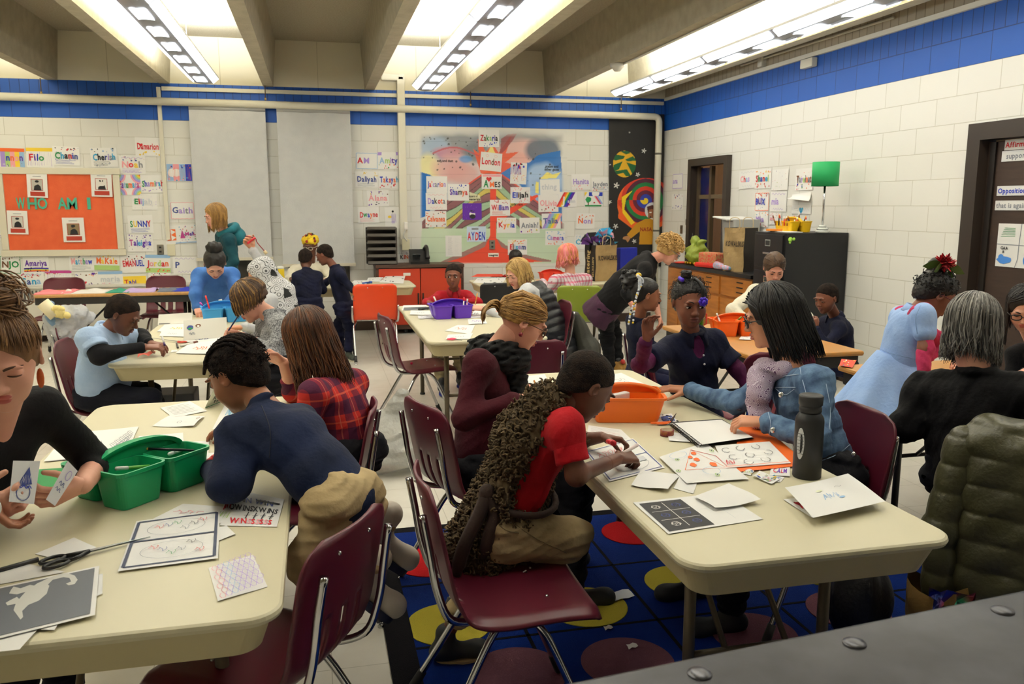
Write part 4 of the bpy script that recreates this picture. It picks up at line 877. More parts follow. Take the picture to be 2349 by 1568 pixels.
BEIGE = '#cac3a6'; TT = .735
def folding_table(x0, x1, y0, y1, label, hexc=BEIGE, apron=True, edge=None, black_legs=False, z=TT, name='folding_table'):
 cx_, cy_, w, d = (x0 + x1) / 2, (y0 + y1) / 2, x1 - x0, y1 - y0; t = thing(name, label, 'table', (cx_, cy_, 0)); tm = mat(hexc, .45, kind='speckle', h2=hexc) if apron else mat(hexc, .4, kind='wood', h2='#a87c45', bump=1)
 q = MB(); r = .075 if apron else .012; th = .024 if apron else .03; c = (cx_, cy_)
 rings = [at_z(rrect(w - .02, d - .02, r - .008, 8, c), z - th), at_z(rrect(w - .006, d - .006, r, 8, c), z - th + .003), at_z(rrect(w, d, r, 8, c), z - th * .5), at_z(rrect(w - .004, d - .004, r, 8, c), z - .004), at_z(rrect(w - .016, d - .016, r - .006, 8, c), z)]
 q.loft(rings, tm, smooth=False); q.build('tabletop', t)
 lm = mat('#5a5040', .45, .5) if not black_legs else mat('#1c1a19', .5)
 if apron:
  q = MB(); q.loft([at_z(rrect(w - .05, d - .05, .06, 8, c), z - th), at_z(rrect(w - .055, d - .055, .06, 8, c), z - th - .012), at_z(rrect(w - .10, d - .10, .06, 8, c), z - .105)], mat('#bdb189', .5), smooth=False); q.build('apron', t)
 else:
  q = MB()
  for a in (x0 + .03, x1 - .03): q.box((a, cy_, z - .065), (.02, d - .08, .07), lm)
  for a in (y0 + .03, y1 - .03): q.box((cx_, a, z - .065), (w - .06, .02, .07), lm)
  q.build('apron', t)
 long_y = d > w; zt = z - .10
 for e in (-1, 1):
  for s_ in (-1, 1):
   a, b = (cx_ + s_ * (w / 2 - .17), cy_ + e * (d / 2 - .33)) if long_y else (cx_ + e * (w / 2 - .33), cy_ + s_ * (d / 2 - .15))
   q = MB(); q.tube([(a, b, zt), (a, b, .012)], .0175, lm, 10); q.lathe([(.022, 0), (.022, .014), (.016, .02)], rubber, (a, b, 0), 10); q.build('leg', t)
  q = MB()
  if long_y:
   b = cy_ + e * (d / 2 - .33); q.tube([(cx_ - w / 2 + .17, b, .30), (cx_ + w / 2 - .17, b, .30)], .011, lm, 8); q.tube([(cx_ - .1, b, .30), (cx_ - .1, b - e * .34, zt)], .010, lm, 8); q.tube([(cx_ + .1, b, .30), (cx_ + .1, b - e * .34, zt)], .010, lm, 8)
  else:
   a = cx_ + e * (w / 2 - .33); q.tube([(a, cy_ - d / 2 + .15, .30), (a, cy_ + d / 2 - .15, .30)], .011, lm, 8); q.tube([(a, cy_, .30), (a - e * .34, cy_, zt)], .010, lm, 8)
  q.build('leg_brace', t)
 return t
folding_table(.85, 1.63, 1.74, 4.12, 'long beige folding table with the orange caddy and black water bottle')
folding_table(-.96, -.10, 1.72, 3.88, 'beige folding table with the green caddy and long scissors')
folding_table(.68, 1.50, 5.25, 7.30, 'beige folding table with the purple caddy')
folding_table(-1.16, -.42, 4.88, 7.05, 'beige folding table with the light blue caddy')
folding_table(-.62, 1.07, 9.12, 9.86, 'beige folding table behind the orange chair')
folding_table(1.75, 3.62, 8.95, 9.70, 'beige folding table below the mural with the paper shopping bag on it')
folding_table(-2.75, -1.02, 8.98, 9.56, 'wood topped table with black legs spread with fabric by the radiator', '#b98d55', False, black_legs=True, name='worktable')
folding_table(2.46, 3.22, 4.32, 5.62, 'small wood topped table with the orange caddy of tools', '#b57a35', False, black_legs=True, name='worktable')
folding_table(2.78, 3.54, 1.9, 3.96, 'wood topped table the girl in the blue dress leans over', '#b9813d', False, black_legs=True, name='worktable')

# rug under the long table
rg = MB(); r0 = (.20, 1.3, 2.95, 3.96); zr = .012
def flat_box(mb, x0, x1, y0, y1, z0, z1, m): mb.box(((x0 + x1) / 2, (y0 + y1) / 2, (z0 + z1) / 2), (x1 - x0, y1 - y0, z1 - z0), m)
blue = mat('#0a2873', .95, kind='pile', h2='#082060', spec=.1); blk = mat('#0e0d10', .95, kind='pile', h2='#151318', spec=.1)
flat_box(rg, r0[0], r0[2], r0[1], r0[3], 0.0005, zr, blk); flat_box(rg, r0[0] + .10, r0[2] - .1, r0[1] + .10, r0[3] - .07, zr, zr + .003, blue)
for x in (.72, 1.24, 1.76, 2.28): flat_box(rg, x - .007, x + .007, r0[1] + .1, r0[3] - .07, zr + .003, zr + .0042, blk)
for y in (1.75, 2.27, 2.79, 3.30): flat_box(rg, r0[0] + .1, r0[2] - .1, y - .007, y + .007, zr + .003, zr + .0042, blk)
for (px_, py_), r_, h in (((985, 1290), .155, '#b3161c'), ((1030, 1432), .165, '#b5a83c'), ((1345, 1392), .165, '#b5a83c'), ((1562, 1335), .155, '#b5a83c'), ((1190, 1545), .165, '#6b4450'), ((1440, 1520), .165, '#6b4450'), ((1730, 1455), .16, '#6b4450'), ((1450, 1222), .15, '#a8151b'), ((1890, 1310), .16, '#b5a83c'), ((1945, 1400), .16, '#6b4450'), ((1150, 1215), .15, '#b3161c'), ((2050, 1140), .16, '#a8151b')):
 c = PZ(px_, py_, zr); a = np.linspace(0, 2 * math.pi, 40, endpoint=False); o = np.stack([c[0] + r_ * np.cos(a), c[1] + r_ * np.sin(a)], 1)
 o[:, 0] = np.clip(o[:, 0], r0[0] + .1, r0[2] - .1); o[:, 1] = np.clip(o[:, 1], r0[1] + .1, r0[3] - .07)
 rg.loft([at_z(o, zr + .002), at_z(o, zr + .006)], mat(h, .95, kind='pile', h2=h, spec=.1), False, True, False)
rg.build('rug', None, label='blue rug with black grid and big red, yellow and mauve dots', cat='rug', kind='thing')

# black bench top close to the camera
t = thing('lab_bench', 'black metal bench top with round rivets at the very bottom corner', 'bench', (.9, .6, 0)); q = MB(); bm_ = mat('#202024', .34, .45, kind='scuffed', h2='#34343a'); Rz = rotz(math.radians(6.0))
def LB(x, y, z): return V3(.24, 1.00, 0) + Rz @ V3(x, y, 0) + V3(0, 0, z)
q.box(LB(.95, -.40, .935), (1.9, .80, .03), bm_, math.radians(6), .006); q.build('bench_top', t)
q = MB(); q.box(LB(.95, -.42, .46), (1.8, .70, .92), mat('#202023', .5), math.radians(6)); q.build('cabinet_body', t)
for px_, py_ in ((1605, 1545), (1960, 1475), (2300, 1400)):
 c = PZ(px_, py_, .95); q = MB(); q.lathe([(.018, -.001), (.017, .002), (.008, .0035), (0, .004)], mat('#55555a', .35, .7), c, 20); q.build('rivet', t)

# ---------------------------------------------------------------- cabinets by the walls
t = thing('file_cabinet', 'tall black steel file cabinet against the block wall, green lamp on top', 'cabinet', (4.39, 6.93, 0)); bk = mat('#17171a', .4, spec=.4)
q = MB(); q.box((4.395, 6.93, .69), (.63, .54, 1.35), bk, bev=.004); q.build('cabinet_body', t)
for i in range(4):
 z = .19 + i * .335; q = MB(); q.box((4.072, 6.93, z), (.02, .48, .30), bk, bev=.004); d = q.build('drawer', t)
 q = MB(); q.box((4.055, 6.93, z - .02), (.018, .13, .018), chrome, bev=.004); q.build('handle', d)
 q = MB(); q.box((4.060, 6.93, z + .075), (.006, .09, .06), chrome); q.box((4.0565, 6.93, z + .075), (.002, .07, .042), mat('#2a2a2a', .6)); q.build('label_holder', d)
q = MB()
for px_, py_, r_ in ((1813, 549, .022), (1821, 548, .014), (1812, 556, .011)):
 c = P(px_, py_, 6.658); q.lathe([(r_, 0), (r_, .002)], mat('#9ccf4a', .5), c, 10, R=np.array([[1, 0, 0], [0, 0, -1], [0, 1, 0.]]))
q.build('sticker', t)
oak = mat('#b8742c', .45, kind='wood', h2='#9d5f22'); t = thing('lab_cabinet', 'oak lab cabinet with black top under the paper bags and wrapped gifts', 'cabinet', (4.4, 8.2, 0))
q = MB(); q.box((4.405, 8.24, .47), (.60, 2.0, .86), oak, bev=.003); q.build('cabinet_body', t)
q = MB(); q.box((4.388, 8.24, .925), (.64, 2.02, .04), mat('#131316', .35), bev=.006); q.build('countertop', t)
for i in range(3):
 y = 7.55 + i * .67; q = MB(); q.box((4.10, y, .79), (.02, .62, .19), oak, bev=.004); d = q.build('drawer', t)
 q = MB()
 for k in range(3): q.box((4.087, y - .08 + 0 * k, .85 - .05 * k), (.006, .12, .010), mat('#23170c', .7))
 q.build('pull_slot', d)
 for e in (-1, 1):
  q = MB(); q.box((4.10, y + e * .16, .37), (.02, .30, .60), oak, bev=.004); d = q.build('door', t); q = MB(); q.tube(bez([(4.088, y + e * .05, .50), (4.06, y + e * .05, .47), (4.06, y + e * .05, .42), (4.088, y + e * .05, .39)], 5), .006, steel, 6); q.build('handle', d)
t = thing('storage_cabinet', 'low red doored cabinet with dark wood frame below the mural', 'cabinet', (1.2, 10.6, 0)); wd_ = mat('#4a2f20', .5, kind='wood', h2='#3c2619'); red = mat('#b8381c', .4)
q = MB(); q.box((1.27, 10.62, .86), (1.12, .44, .04), wd_, bev=.004); q.box((.735, 10.63, .45), (.04, .40, .78), wd_); q.box((1.805, 10.63, .45), (.04, .40, .78), wd_); q.box((1.27, 10.63, .09), (1.04, .38, .06), wd_); q.box((1.27, 10.80, .45), (1.04, .02, .74), wd_); q.build('cabinet_body', t)
for e in (-1, 1):
 q = MB(); q.box((1.27 + e * .262, 10.43, .475), (.515, .02, .71), red, bev=.003); d = q.build('door', t); q = MB(); q.box((1.27 + e * .03, 10.415, .45), (.02, .012, .14), mat('#2a1a12', .5)); q.build('handle', d)
 for sx in (-.22, .22):
  q = MB(); q.ball((1.27 + e * .3 + sx * .5, 10.5, .035), .03, rubber, 10); q.build('caster', t)
q = MB(); q.box((1.10, 10.4185, .76), (.09, .003, .035), mat('#e8e2d8', .6), rz=.0); q.build('torn_label', t)
# paper sorter and telephone
t = thing('paper_sorter', 'dark tiered paper sorter standing on the red cabinet', 'paper sorter', (.88, 10.6, .88)); sm_ = mat('#3a332b', .45)
q = MB(); q.box((.98, 10.60, 1.11), (.02, .30, .46), sm_); q.box((.80, 10.72, 1.11), (.36, .02, .46), sm_); q.build('side_panel', t)
for i in range(6):
 z = .89 + i * .085; q = MB(); q.box((.80, 10.58, z), (.35, .30, .008), sm_); q.box((.80, 10.435, z + .02), (.35, .008, .04), sm_, R=np.array([[1, 0, 0], [0, .8, .6], [0, -.6, .8]])); q.build('tray', t)
for z in (.985, 1.325):
 p_ = MB(); p_.box((.80, 10.57, z), (.24, .25, .006), mat('#e9e8e3', .7)); p_.build('paper_stack', None, label='white paper lying in %s tray of the dark sorter' % ('a lower' if z < 1.1 else 'the top'), cat='paper')
t = thing('telephone', 'black desk telephone on the red cabinet', 'telephone', (1.28, 10.6, .88)); q = MB(); tm = mat('#161617', .35)
q.loft([np.array([(1.16, 10.50, z0), (1.40, 10.50, z0), (1.40, 10.70, z1), (1.16, 10.70, z1)]) for z0, z1 in ((.881, .881), (.91, 1.06))], tm, smooth=False); q.build('base', t)
q = MB(); q.tube(bez([(1.37, 10.47, .95), (1.375, 10.50, 1.02), (1.375, 10.58, 1.09), (1.37, 10.66, 1.09), (1.365, 10.70, 1.05)], 5), [.03] * 3 + [.022] * 15 + [.03] * 3, tm, 10); q.build('handset', t)
q = MB(); q.box((1.24, 10.545, .985), (.10, .004, .06), mat('#2c3332', .2), R=np.array([[1, 0, 0], [0, .6, -.8], [0, .8, .6]])); q.build('screen', t)
# lamp, caddy on the file cabinet
lx, ly, lz = 4.42, PX(1886, 530, 4.42)[1], 1.367; t = thing('table_lamp', 'table lamp with green drum shade and clear base', 'lamp', (lx, ly, lz))
q = MB(); q.lathe([(.115, .41), (.115, .62), (.112, .62), (.112, .41)], mat('#149a55', .7), (lx, ly, lz), 32); q.build('lamp_shade', t)
q = MB(); q.tube([(lx, ly, lz + .05), (lx, ly, lz + .50)], .009, chrome, 10); q.build('pole', t)
q = MB()
for z, r in ((.012, .065), (.035, .055), (.058, .035)): q.lathe([(r * .8, -.012), (r, 0), (r * .8, .012)], mat('#c7c9c4', .1, .2), (lx, ly, lz + z), 20)
q.build('base', t)

# ---------------------------------------------------------------- three-cup craft caddies
def caddy(loc, deg, hexc, label, s=1.0, z=TT, group=None):
 Rm = rotz(math.radians(deg)); O = V3(loc[0], loc[1], z + .001); t = thing('craft_caddy', label, 'caddy', tuple(O)); m_ = mat(hexc, .42, spec=.45)
 W = lambda ring: (ring * s) @ Rm.T + O
 def cup(cx_, cy_, w, d, h=.105):
  q = MB(); c = (cx_, cy_); rg_ = [at_z(rrect(w * .80, d * .78, .018, 5, c), 0), at_z(rrect(w * .82, d * .80, .02, 5, c), .004), at_z(rrect(w * .97, d * .96, .022, 5, c), h - .012), at_z(rrect(w * 1.03, d * 1.03, .024, 5, c), h - .010), at_z(rrect(w * 1.04, d * 1.04, .024, 5, c), h), at_z(rrect(w * .95, d * .94, .02, 5, c), h), at_z(rrect(w * .80, d * .78, .018, 5, c), .006)]
  q.loft([W(r) for r in rg_], m_, True, True, False); q.build('cup', t)
 cup(-.080, -.065, .152, .118); cup(.080, -.065, .152, .118); cup(0, .062, .315, .112)
 q = MB(); n = 21; out = []
 for k in range(n):
  a = math.pi * k / (n - 1); out.append((-.152 * math.cos(a), .095 + .052 * math.sin(a)))
 inn = [(-.132 * math.cos(math.pi * k / (n - 1)), .098 + .036 * math.sin(math.pi * k / (n - 1))) for k in range(n)]
 for (o_, i_), side in ((((out), (inn)), 0),):
  A = [W(np.array([(x, y, z_) for x, z_ in o_])) for y in (-.013, .013)]; B = [W(np.array([(x, y, z_) for x, z_ in i_])) for y in (-.013, .013)]
  G = np.stack([A[0], A[1], B[1], B[0], A[0]], 1); q.grid(G[:, ::-1], m_)
 pl = [(-.150, .06), (.150, .06), (.150, .10)] + inn[::-1][1:-1] + [(-.150, .10)]
 q.loft([W(np.array([(x, y, z_) for x, z_ in pl])) for y in (.003, -.003)], m_, smooth=False); q.build('handle', t); return t, W
def stick(mb, a, b, r, m_, tip=None, cap=None):
 a, b = np.asarray(a, float), np.asarray(b, float); mb.tube([a, b], r, m_, 8); d = unit(b - a)
 if tip: mb.tube([b, b + d * .012], [r * .9, .0008], tip, 8)
 if cap: mb.tube([a - d * .0005, a + d * .028], r * 1.12, cap, 8)
# ================================================================ THE PEOPLE, NEAREST FIRST
def hm(*hs): return [mat(h, .5, kind='hair', h2=h2, spec=.4) for h, h2 in hs]
BLK = hm(('#100d0c', '#1f1917'), ('#0b0908', '#171211')); AUB = hm(('#3a1f10', '#5e3418'), ('#4a2814', '#744420'), ('#2c170c', '#4a2812')); BLD = hm(('#a5824a', '#c9a866'), ('#8a6a3a', '#b08f56')); BRN = hm(('#3a2617', '#553a22'), ('#2c1c10', '#45301d'))
GRY = hm(('#4a4743', '#7d7a75'), ('#2e2b28', '#56524d'), ('#6e6b66', '#9a9791')); HON = hm(('#8a642f', '#b58a4a'), ('#6e4d24', '#96713c')); PNK = hm(('#c9524f', '#e58a80'), ('#b8703c', '#d99a5a'), ('#d9616e', '#f0a0a0')); BRW = hm(('#5e4128', '#84603c'), ('#4a311d', '#6d4c2e'), ('#745234', '#9a754c')); CUR = hm(('#b58c50', '#dcb878'), ('#a07a42', '#c9a262'))
NAVY, NAVY2 = '#10142e', '#0b0e22'; KHA = ('#a8946e', '#968260'); DKP = ('#0e0e14', '#15151c'); afro = mat('#2a1e18', .9, kind='afro', h2='#130d0b', spec=.2)
def hairp(root, fn, name='hair'): m = MB(); fn(m); return m.build(name, root)

def pxy(V):                                       # where points of a garment fall in the picture, to run stitching along its surface
 d = np.asarray(V) - V3(0, 0, CAM_Z); cy, sy, cp, sp = math.cos(YAW), math.sin(YAW), math.cos(PITCH), math.sin(PITCH)
 x = d[:, 0] * cy - d[:, 1] * sy; f = d[:, 0] * sy + d[:, 1] * cy; z = f * cp - d[:, 2] * sp; y = -f * sp - d[:, 2] * cp
 return np.stack([x / z * FPX + 1174.5, y / z * FPX + 784, z], 1)
def stitch(root, part, h, runs, r=.0014):
 o = [c for c in root.children if c.name.split('.')[0] == part][0]; n = len(o.data.vertices); V = np.zeros(n * 3); o.data.vertices.foreach_get('co', V); V = V.reshape(-1, 3) + ORG[root]; q = pxy(V)
 for run in runs:
  pts = []
  for p in bez([V3(a, b, 0) for a, b in run], 7):
   d = np.hypot(q[:, 0] - p[0], q[:, 1] - p[1]); 
   if d.min() > 4: continue
   k = np.where(d < max(7, d.min() + 1))[0]; z = q[k, 2].min(); k = k[q[k, 2] < z + .03]; pts.append(V3(0, 0, CAM_Z) + _ray(p[0], p[1]) * (q[k, 2].mean() - .002))
  if len(pts) < 4: continue
  for _ in range(3): pts = [pts[0]] + [(pts[i - 1] + pts[i] * 2 + pts[i + 1]) / 4 for i in range(1, len(pts) - 1)] + [pts[-1]]
  m = MB(); m.tube(pts, r, mat(h, .8), 5); m.build('seam', root)
# ---- boy kneeling on the chair in red polo and furry vest
h = Head(P(1345, 886, 2.45), .218, (.80, .10, -.62), skin='dark', child=True); nb, pel = P(1280, 945, 2.47), P(1160, 1190, 2.54); lat = (0, 1, 0)
T_ = person('boy in red polo and brown furry vest drawing with a red marker', .78, h, nb, pel, lat, skin='dark', shirt='#b3131f', sh2='#9a0f1a', sleeve='short', hh=.0035, bh=.006, wsh=.165, chest=.125, waist=.115, pants=KHA, shoec=('#2b2d2e', '#a58a66'), head_kw=dict(eyes=.25),
 arms=[dict(s=-1, sh=P(1298, 985, 2.33), el=P(1322, 1090, 2.30), wr=PZ(1418, 1052, .785), fd=(.82, .35, -.05), palm=(.2, .5, -.8), curl=(50, 60, 35), thumb=40, L=.145, r=(.058, .05), fat=1.0),
          dict(s=1, el=P(1330, 1010, 2.78), wr=PZ(1380, 1002, .80), fd=(.85, -.35, -.1), palm=(-.1, -.3, -.9), curl=(35, 45, 30), thumb=40, L=.145)],
 legs=[dict(s=-1, kn=P(1308, 1238, 2.46), an=P(1125, 1255, 2.56), g=1.18, toe=(-1, .1, -.1), sz=.8), dict(s=1, kn=P(1105, 1290, 2.68), an=PZ(1022, 1462, .10), toe=(1, .0, 0), sz=.85, cuff=.3)])
up, la, fr = axes(nb, pel, lat); polo_collar(T_, h, nb, up, fr, mat('#b3131f', .85), .74)
hairp(T_, lambda m: h.short_hair(m, afro, h=.004, t=.010, curl=.003, fr=90, edge=.06, drop=-.03))
S = Sdf(); H = .78; chc = nb - up * .15 * H            # furry vest: back, a roll of collar, two front flaps
S.cap(pel - up * .13 + fr * -.035, pel + up * .12 - fr * .03, .178 * H, .15 * H, .05, flat=(fr, .8)); S.cap(pel + up * .1 - fr * .02, chc - fr * .03, .15 * H, .152 * H, .05, flat=(fr, .8)); S.cap(chc - fr * .03, nb - fr * .03, .152 * H, .10 * H, .06)
S.cap(nb - fr * .03, nb + fr * .07 - up * .05, .07 * H, .06 * H, .04); S.cap(pel - up * .02 + fr * .07 - la * .03, pel - up * .14 + fr * .10 - la * .03, .085 * H, .075 * H, .04)
S.ell(nb - up * .17 + fr * .07 - la * .10, (.085, .085, .15), .02, R=frame(la, up)[:, [1, 0, 2]] if False else None, op=1); S.cap(nb - up * .10 - la * .16, nb - up * .26 - la * .13, .075, .075, .02, op=1); S.ell(h.w(0, .2, -.25), (.10, .10, .10), .02, op=1)
V, F = S.mesh(.006, lambda q: .006 * np.sin(q @ np.random.RandomState(1).normal(size=(5, 3)).T * 120).sum(1) / 2); m = MB(); f1, f2 = mat('#44351f', .95, kind='cloth', h2='#57452c'), mat('#6b573a', .95, kind='cloth', h2='#4c3c25'); m.add(V, F, f1)
_q = random.Random(5); nrm = np.zeros_like(V); fn_ = np.cross(V[F[:, 2]] - V[F[:, 0]], V[F[:, 3]] - V[F[:, 1]])
for k in range(4): np.add.at(nrm, F[:, k], fn_)
nrm /= np.linalg.norm(nrm, axis=1, keepdims=True) + 1e-9
for i in _q.sample(range(len(V)), min(3600, len(V))):
 n_ = nrm[i]; t1 = unit(np.cross(n_, (_q.gauss(0, 1), _q.gauss(0, 1), _q.gauss(0, 1)))); t2 = np.cross(n_, t1); R_ = .0065; b0 = V[i]
 m.tube([b0 + n_ * (.001 + .0045 * j) + R_ * (t1 * math.cos(j * 1.1) + t2 * math.sin(j * 1.1)) * (.6 + .1 * j) for j in range(5)], [.0038, .0042, .004, .0035, .0015], (f1, f2)[_q.random() < .45], 4)
m.build('fur_vest', T_)
m = MB(); sb = mat('#2a1a14', .85, kind='cloth', h2='#352219'); w0 = pel + up * .10
ring = [w0 + (la * math.cos(a) * .142 + fr * math.sin(a) * .122) + up * .03 * math.sin(a) for a in np.linspace(0, 2 * math.pi, 25)[:-1]]; m.tube(ring, .011, sb, 8, closed=True)
kb = w0 - fr * .125 - la * .08; m.ball(kb, (.028, .026, .034), sb, 10)
for dx, ln in ((-.03, .25), (.02, .20)): m.tube(bez([kb, kb + V3(dx, -.02, -.06), kb + V3(dx * 1.6 - .03, -.03, -ln * .6), kb + V3(dx * 1.8 - .05, -.02, -ln)], 6), [.012] + [.022] * 16 + [.016] * 2, sb, 8)
m.build('sash', T_)

SEAMS = [(T_, 'trousers', '#7a6848', (((1150, 1170), (1180, 1200), (1230, 1235), (1300, 1268)), ((1135, 1195), (1160, 1215), (1190, 1222))))]
# ---- woman in the maroon jacket
h = Head(P(1200, 737, 3.22), .228, (.88, -.08, -.48), skin='rosy'); nb, pel = P(1128, 812, 3.26), P(1085, 1065, 3.28); lat = (0, 1, 0)
U_ = person('woman with blonde ponytail in a maroon jacket and black scarf, writing', 1.0, h, nb, pel, lat, skin='rosy', shirt='#45101d', sh2='#3a0c17', hh=.0035, bh=.008, wsh=.165, chest=.125, waist=.108, hipw=.135, pants=DKP, shoec=('#151515', '#333333'), head_kw=dict(eyes=.15, brow='#7a5a34'), torso_len=.10, sp='jacket', collar='crew',
 arms=[dict(s=-1, sh=P(1098, 842, 3.10), el=P(1068, 958, 3.02), wr=P(1185, 918, 2.98), fd=(.9, .3, -.1), palm=(0, .4, -.9), curl=(40, 50, 30)), dict(s=1, el=P(1150, 925, 3.50), wr=PZ(1188, 885, .80), fd=(.9, -.2, -.15), palm=(0, -.5, -.85), curl=(45, 55, 30), thumb=40)],
 legs=[dict(s=-1, kn=V3(.98, 3.02, .52), an=V3(.95, 2.98, .10), toe=(1, 0, 0)), dict(s=1, kn=V3(1.0, 3.36, .52), an=V3(.97, 3.36, .10), toe=(1, 0, 0))])
def fn(m):
 h.base_cap(m, HON[0], low=-.05, face=.35, t=.012); h.swept(m, HON, (-.0, -.50, .03), n=520, r=.011, lift=1.06, edge=(1.25, 2.3), fr_edge=1.25); r_ = random.Random(3)
 for i in range(46):
  a = V3(r_.gauss(0, .03), -.50, .03 + r_.gauss(0, .03)); m.tube(h.tw(np.array(bez([a, a + V3(r_.gauss(0, .05), -.10, .04), a + V3(r_.gauss(0, .07), -.19, -.06), a + V3(r_.gauss(0, .07), -.20, -.20), a + V3(r_.gauss(0, .05), -.13, -.33)], 4))), [.014 * h.s] * 12 + [.012 * h.s] * 3 + [.005 * h.s] * 2, HON[i % 2], 5)
hairp(U_, fn); m = MB(); m.tube([h.w(math.cos(a) * .05, -.51, .03 + math.sin(a) * .05) for a in np.linspace(0, 6.28, 13)[:-1]], .022 * h.s, mat('#111111', .7), 6, closed=True); m.build('hair_tie', U_)
m = MB(); h.glasses(m, mat('#5c3414', .3)); m.build('glasses', U_); m = MB(); m.ball(h.w(.36, .0, -.20), .010, mat('#7a1420', .3), 8); m.tube([h.w(.36, .0, -.10), h.w(.36, 0, -.18)], .002, mat('#b9a05a', .3, 1), 5); m.build('earring', U_)
up, la, fr = axes(nb, pel, lat); S = Sdf(); c = nb + up * .03 + fr * .01; S.tor(c, up + fr * -.25, .075, .042, .03); S.tor(c - up * .045 + fr * .015, up + fr * -.3, .09, .038, .03)
S.cap(nb + fr * .10 - la * .04, nb + fr * .125 - la * .03 - up * .34, .05, .045, .04); S.cap(nb + fr * .10 + la * .04, nb + fr * .125 + la * .03 - up * .30, .05, .045, .04)
W_ = np.random.RandomState(2).normal(size=(6, 3)) * 110; V, F = S.mesh(.006, lambda q: .006 * np.sin(q @ W_.T).sum(1) / 2); m = MB(); m.add(V, F, mat('#0b0b0c', .95, kind='cloth', h2='#151516')); m.build('scarf', U_)

# ---- woman in the denim jacket
h = Head(P(1768, 728, 2.93), .232, (-.88, .38, -.22), skin='tan'); nb, pel = P(1812, 850, 2.86), P(1905, 1075, 2.74); lat = (-.35, -.9, 0)
S_ = person('woman with long black hair in a blue denim jacket and purple scarf', 1.0, h, nb, pel, lat, skin='tan', shirt='#64809f', sh2='#34496a', sk='denim', hh=.0035, bh=.0065, wsh=.18, chest=.135, waist=.12, hipw=.14, pants=DKP, shoec=('#151515', '#222222'), head_kw=dict(eyes=.4, brow='#15100d'), torso_len=.06, sp='denim_jacket', fold=.007,
 arms=[dict(s=1, sh=P(1872, 880, 2.66), el=P(1872, 1008, 2.52), wr=PZ(1752, 968, .80), fd=(-.85, .45, .0), palm=(-.1, .3, -.95), curl=(35, 45, 25), thumb=30, L=.172, r=(.058, .049)),
          dict(s=-1, sh=P(1765, 868, 3.02), el=PZ(1690, 925, .80), wr=PZ(1578, 893, .80), fd=(-.9, .35, .05), palm=(.1, 0, -1), curl=(12, 18, 10), thumb=10, spread=10, L=.172)],
 legs=[dict(s=1, kn=V3(1.50, 2.62, .53), an=V3(1.48, 2.66, .10), toe=(-1, 0, 0)), dict(s=-1, kn=V3(1.50, 2.92, .53), an=V3(1.48, 2.95, .10), toe=(-1, 0, 0))])
def fn(m): h.base_cap(m, BLK[0], t=.06, low=-.55); h.strands(m, BLK, n=760, length=.92, r=.012, face=58, lift=1.24, spread=.08, wave=.03, drift=(.42, -.06, 0), seed=4, th0=(.03, 1.15))
hairp(S_, fn); SEAMS.append((S_, 'denim_jacket', '#a9bcd4', (((1832, 800), (1836, 850), (1850, 905), (1862, 955), (1880, 1000)), ((1780, 868), (1800, 862), (1832, 858)), ((1778, 890), (1800, 906), (1822, 892)), ((1778, 888), (1824, 888)), ((1770, 870), (1772, 900), (1778, 935)), ((1880, 1058), (1920, 1042), (1955, 1015)), ((1762, 945), (1768, 970), (1764, 998)), ((1900, 1000), (1905, 940), (1895, 880))))); m = MB(); h.glasses(m, mat('#111112', .3)); m.build('glasses', S_)
up, la, fr = axes(nb, pel, lat); S = Sdf(); c = nb + up * .035 + fr * .02; S.cap(P(1752, 846, 2.98), P(1796, 846, 2.84), .042, .036, .03); S.cap(P(1750, 858, 2.90), P(1738, 905, 2.86), .052, .044, .03); S.cap(P(1738, 918, 2.86), P(1742, 960, 2.84), .036, .044, .02)
V, F = S.mesh(.006, folds(.006, 60, 8)); m = MB(); m.add(V, F, mat('#c9bccb', .85, kind='scarf', h2='#5e3d62', scale=3.0)); m.build('scarf', S_)
a_ = PZ(1752, 968, .80); bt = mat('#c9c9c4', .25, .9)
m = MB()
for p_ in (PZ(1752, 985, .80) + V3(.01, -.045, .01), P(1792, 905, 2.60), P(1958, 1042, 2.55)): m.ball(p_, (.011, .007, .011), bt, 10)
m.build('button', S_)

# ---- girl in the navy polo with raised hand
h = Head(P(1582, 694, 3.42), .218, (-.10, -1, -.16), skin='brown', child=True); nb, pel = P(1590, 768, 3.46), P(1592, 955, 3.52); lat = (1, 0, 0)
R_ = person('girl in navy polo over purple sleeves raising one hand, hair tied with purple beads', .74, h, nb, pel, lat, skin='brown', shirt='#561b45', sh2='#451538', hh=.0035, bh=.006, wsh=.17, chest=.13, waist=.12, pants=('#15183a', '#101330'), shoec=('#222222', '#dddddd'), head_kw=dict(eyes=.45, gaze=(-.3, -.6), mouth=.25), over=dict(c=NAVY, c2=NAVY2, inf=.010, vneck=1), collar='crew', torso_len=.12,
 arms=[dict(s=-1, el=P(1468, 835, 3.32), wr=P(1484, 778, 3.20), fd=(-.03, -.1, 1), palm=(.2, -1, .1), curl=(22, 30, 22), spread=11, thumb=25, L=.14), dict(s=1, el=P(1690, 850, 3.42), wr=P(1722, 905, 3.36), fd=(.4, -.2, -.8), palm=(-.5, 0, -.5))],
 legs=[dict(s=1, kn=V3(1.86, 3.52, .36), an=V3(1.86, 3.54, .08), toe=(0, -1, 0)), dict(s=-1, kn=V3(1.70, 3.52, .36), an=V3(1.70, 3.54, .08), toe=(0, -1, 0))])
up, la, fr = axes(nb, pel, lat); polo_collar(R_, h, nb, up, fr, mat(NAVY, .85, kind='cloth', h2=NAVY2, spec=.2), .80)
